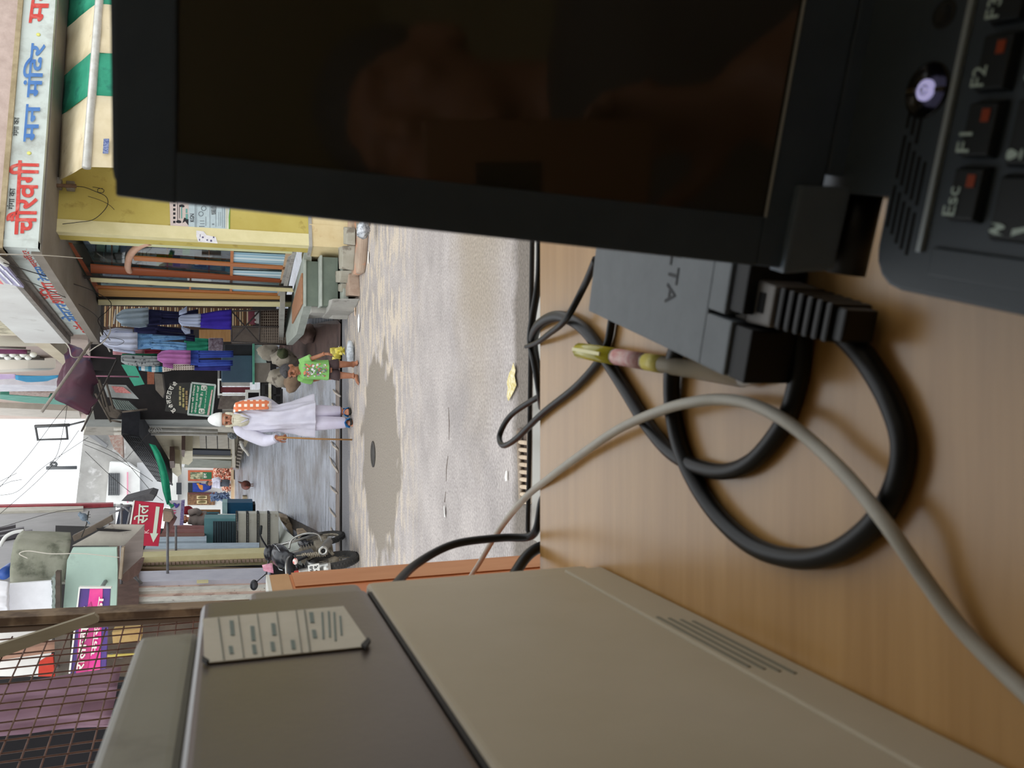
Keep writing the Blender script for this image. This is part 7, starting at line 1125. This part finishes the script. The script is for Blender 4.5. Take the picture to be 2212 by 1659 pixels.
for i, (l, P_) in enumerate((('wire dropping from the maroon tarpaulin across the bright sky', ((139, 800), (146, 850), (142, 900), (136, 930), (124, 980), (104, 1010))), ('upper wire fanning out from the maroon tarpaulin tip', ((150, 868), (120, 905), (60, 985), (0, 1052))), ('wire sloping over the sky toward the red coping', ((170, 930), (130, 985), (80, 1040), (0, 1110))), ('second wire sloping over the sky below the empty billboard frame', ((190, 945), (152, 970), (90, 1012), (40, 1060), (0, 1070))), ('wire curving over the grey gable to the red sign', ((180, 950), (220, 965), (262, 988), (300, 1030), (326, 1060), (352, 1082))), ('wire strung from the gable to the dark balcony grille', ((182, 960), (240, 985), (300, 1020), (330, 1040))), ('thin wire crossing the gable to the white block', ((184, 975), (236, 1025), (282, 1064))), ('wire looping from the downpipe over the green ribbon', ((272, 992), (298, 962), (316, 942), (330, 930))), ('thin wire over the tall grey house', ((0, 1140), (60, 1122), (130, 1104), (200, 1098), (268, 1094))), ('short wire entering the sky at its left edge', ((0, 1040), (20, 1030), (36, 1022))), ('second short wire entering the sky at its left edge', ((0, 1050), (24, 1040), (48, 1036))), ('pale wire bent over the mossy canopy', ((60, 1206), (42, 1196), (62, 1190), (110, 1196), (180, 1196), (258, 1204))))):
    wire(l, [at(x, y, (9.2 if 'mossy' in l else 16 if 'tall' in l else 18)) for x, y in P_], .008 if 'mossy' not in l else .008, M_WIL if 'pale' in l else M_WIR)
wire('coil of pale cable looped on the white downpipe', [RF.off(.4)(326 + 7 * cos(a * .9) + a * .8, 929 + 6 * sin(a * .9)) for a in range(22)], .012, M_WIL)
# ------------------------------------------------------------------ the photographer, seen only as a dim reflection in the laptop screen
def refl(x, y, d): v = O + ray(x, y).normalized() * d; return v - LN * (2 * (v - SP.p).dot(LN))
me_ = thing('person', 'person holding up a phone, dim reflection in the dark laptop screen', 'person', V(.1, -.42, RZ)); hc = refl(925, 245, .92); hf_ = (O - hc).normalized(); yaw = atan2(hf_.x, -hf_.y) ; k = MB(); q, M = head(k, hc, 1.0, pi - .05, 0)
HW = O + dwn * .20 - fwd * .075 + rgt * .03; nk = hc + V(0, -.03, -.12); k.tube([hc - V(0, 0, .06), nk - V(0, 0, .04)], .058, 12); k.tube([nk - V(0, 0, .02), nk - V(0, .01, .12), nk - V(0, .0, .40)], .16, 16, rs=[.09, .17, .15], flat=.7); k.ell(nk - V(0, 0, .09), (.23, .10, .075), 18, 10)
limb(k, [nk + V(.20, .0, -.10), nk + V(.24, .04, -.36), HW], [.055, .045, .032]); hand(k, HW, -dwn - fwd * .05 - rgt * .1, V(.5, -1, -.2), 1.0, .5, 1)
limb(k, [nk + V(-.20, .0, -.10), nk + V(-.24, .0, -.36), nk + V(-.22, .03, -.62)], [.055, .045, .032]); hand(k, nk + V(-.22, .03, -.62), V(0, .2, -1), V(-1, 0, 0), 1.0, .8, -1)
for s in (-1, 1): limb(k, [nk + V(s * .09, 0, -.42), nk + V(s * .10, -.02, -.75), V(nk.x + s * .10, nk.y - .04, RZ + .09)], [.10, .075, .045]); k.tube([V(nk.x + s * .10, nk.y - .04, RZ + .07), V(nk.x + s * .11, nk.y + .16, RZ + .035)], .04, 10, flat=.7)
remesh('body', k, .009, [M_SKB], me_, 2)
k = MB(); k.ell(q(0, .022, .045), (.088, .10, .092), 22, 14, rot=M, fn=lambda d: 1 + .05 * noise.noise(d * 8)); ob('hair', k, mat('hair_black', (44, 42, 44)), me_)
k = MB(); k.tube([nk - V(0, 0, .03), nk - V(0, .01, .12), nk - V(0, .0, .44)], .18, 20, rs=[.10, .205, .18], flat=.72); k.ell(nk - V(0, 0, .09), (.245, .115, .085), 20, 12); remesh('shirt', k, .010, [mat('shirt_dark', (58, 54, 52), (72, 66, 62), sc=6, rough=.9)], me_, 2)
phn = thing('phone', 'phone in an orange case, a dim reflection in the laptop screen', 'phone', O - fwd * .02 + dwn * .125)
PB = O - fwd * .014 - rgt * .040 - dwn * .045; ob('case', MB().obox(PB, rgt * .075, dwn * .155, -fwd * .008), mat('case_orange', (120, 76, 44), rough=.5), phn, .003)
ob('camera_module', MB().obox(O - fwd * .0138 - rgt * .014 - dwn * .010, rgt * .022, dwn * .044, fwd * .0012), mat('module_black', (12, 12, 14), rough=.2), phn, .0008)
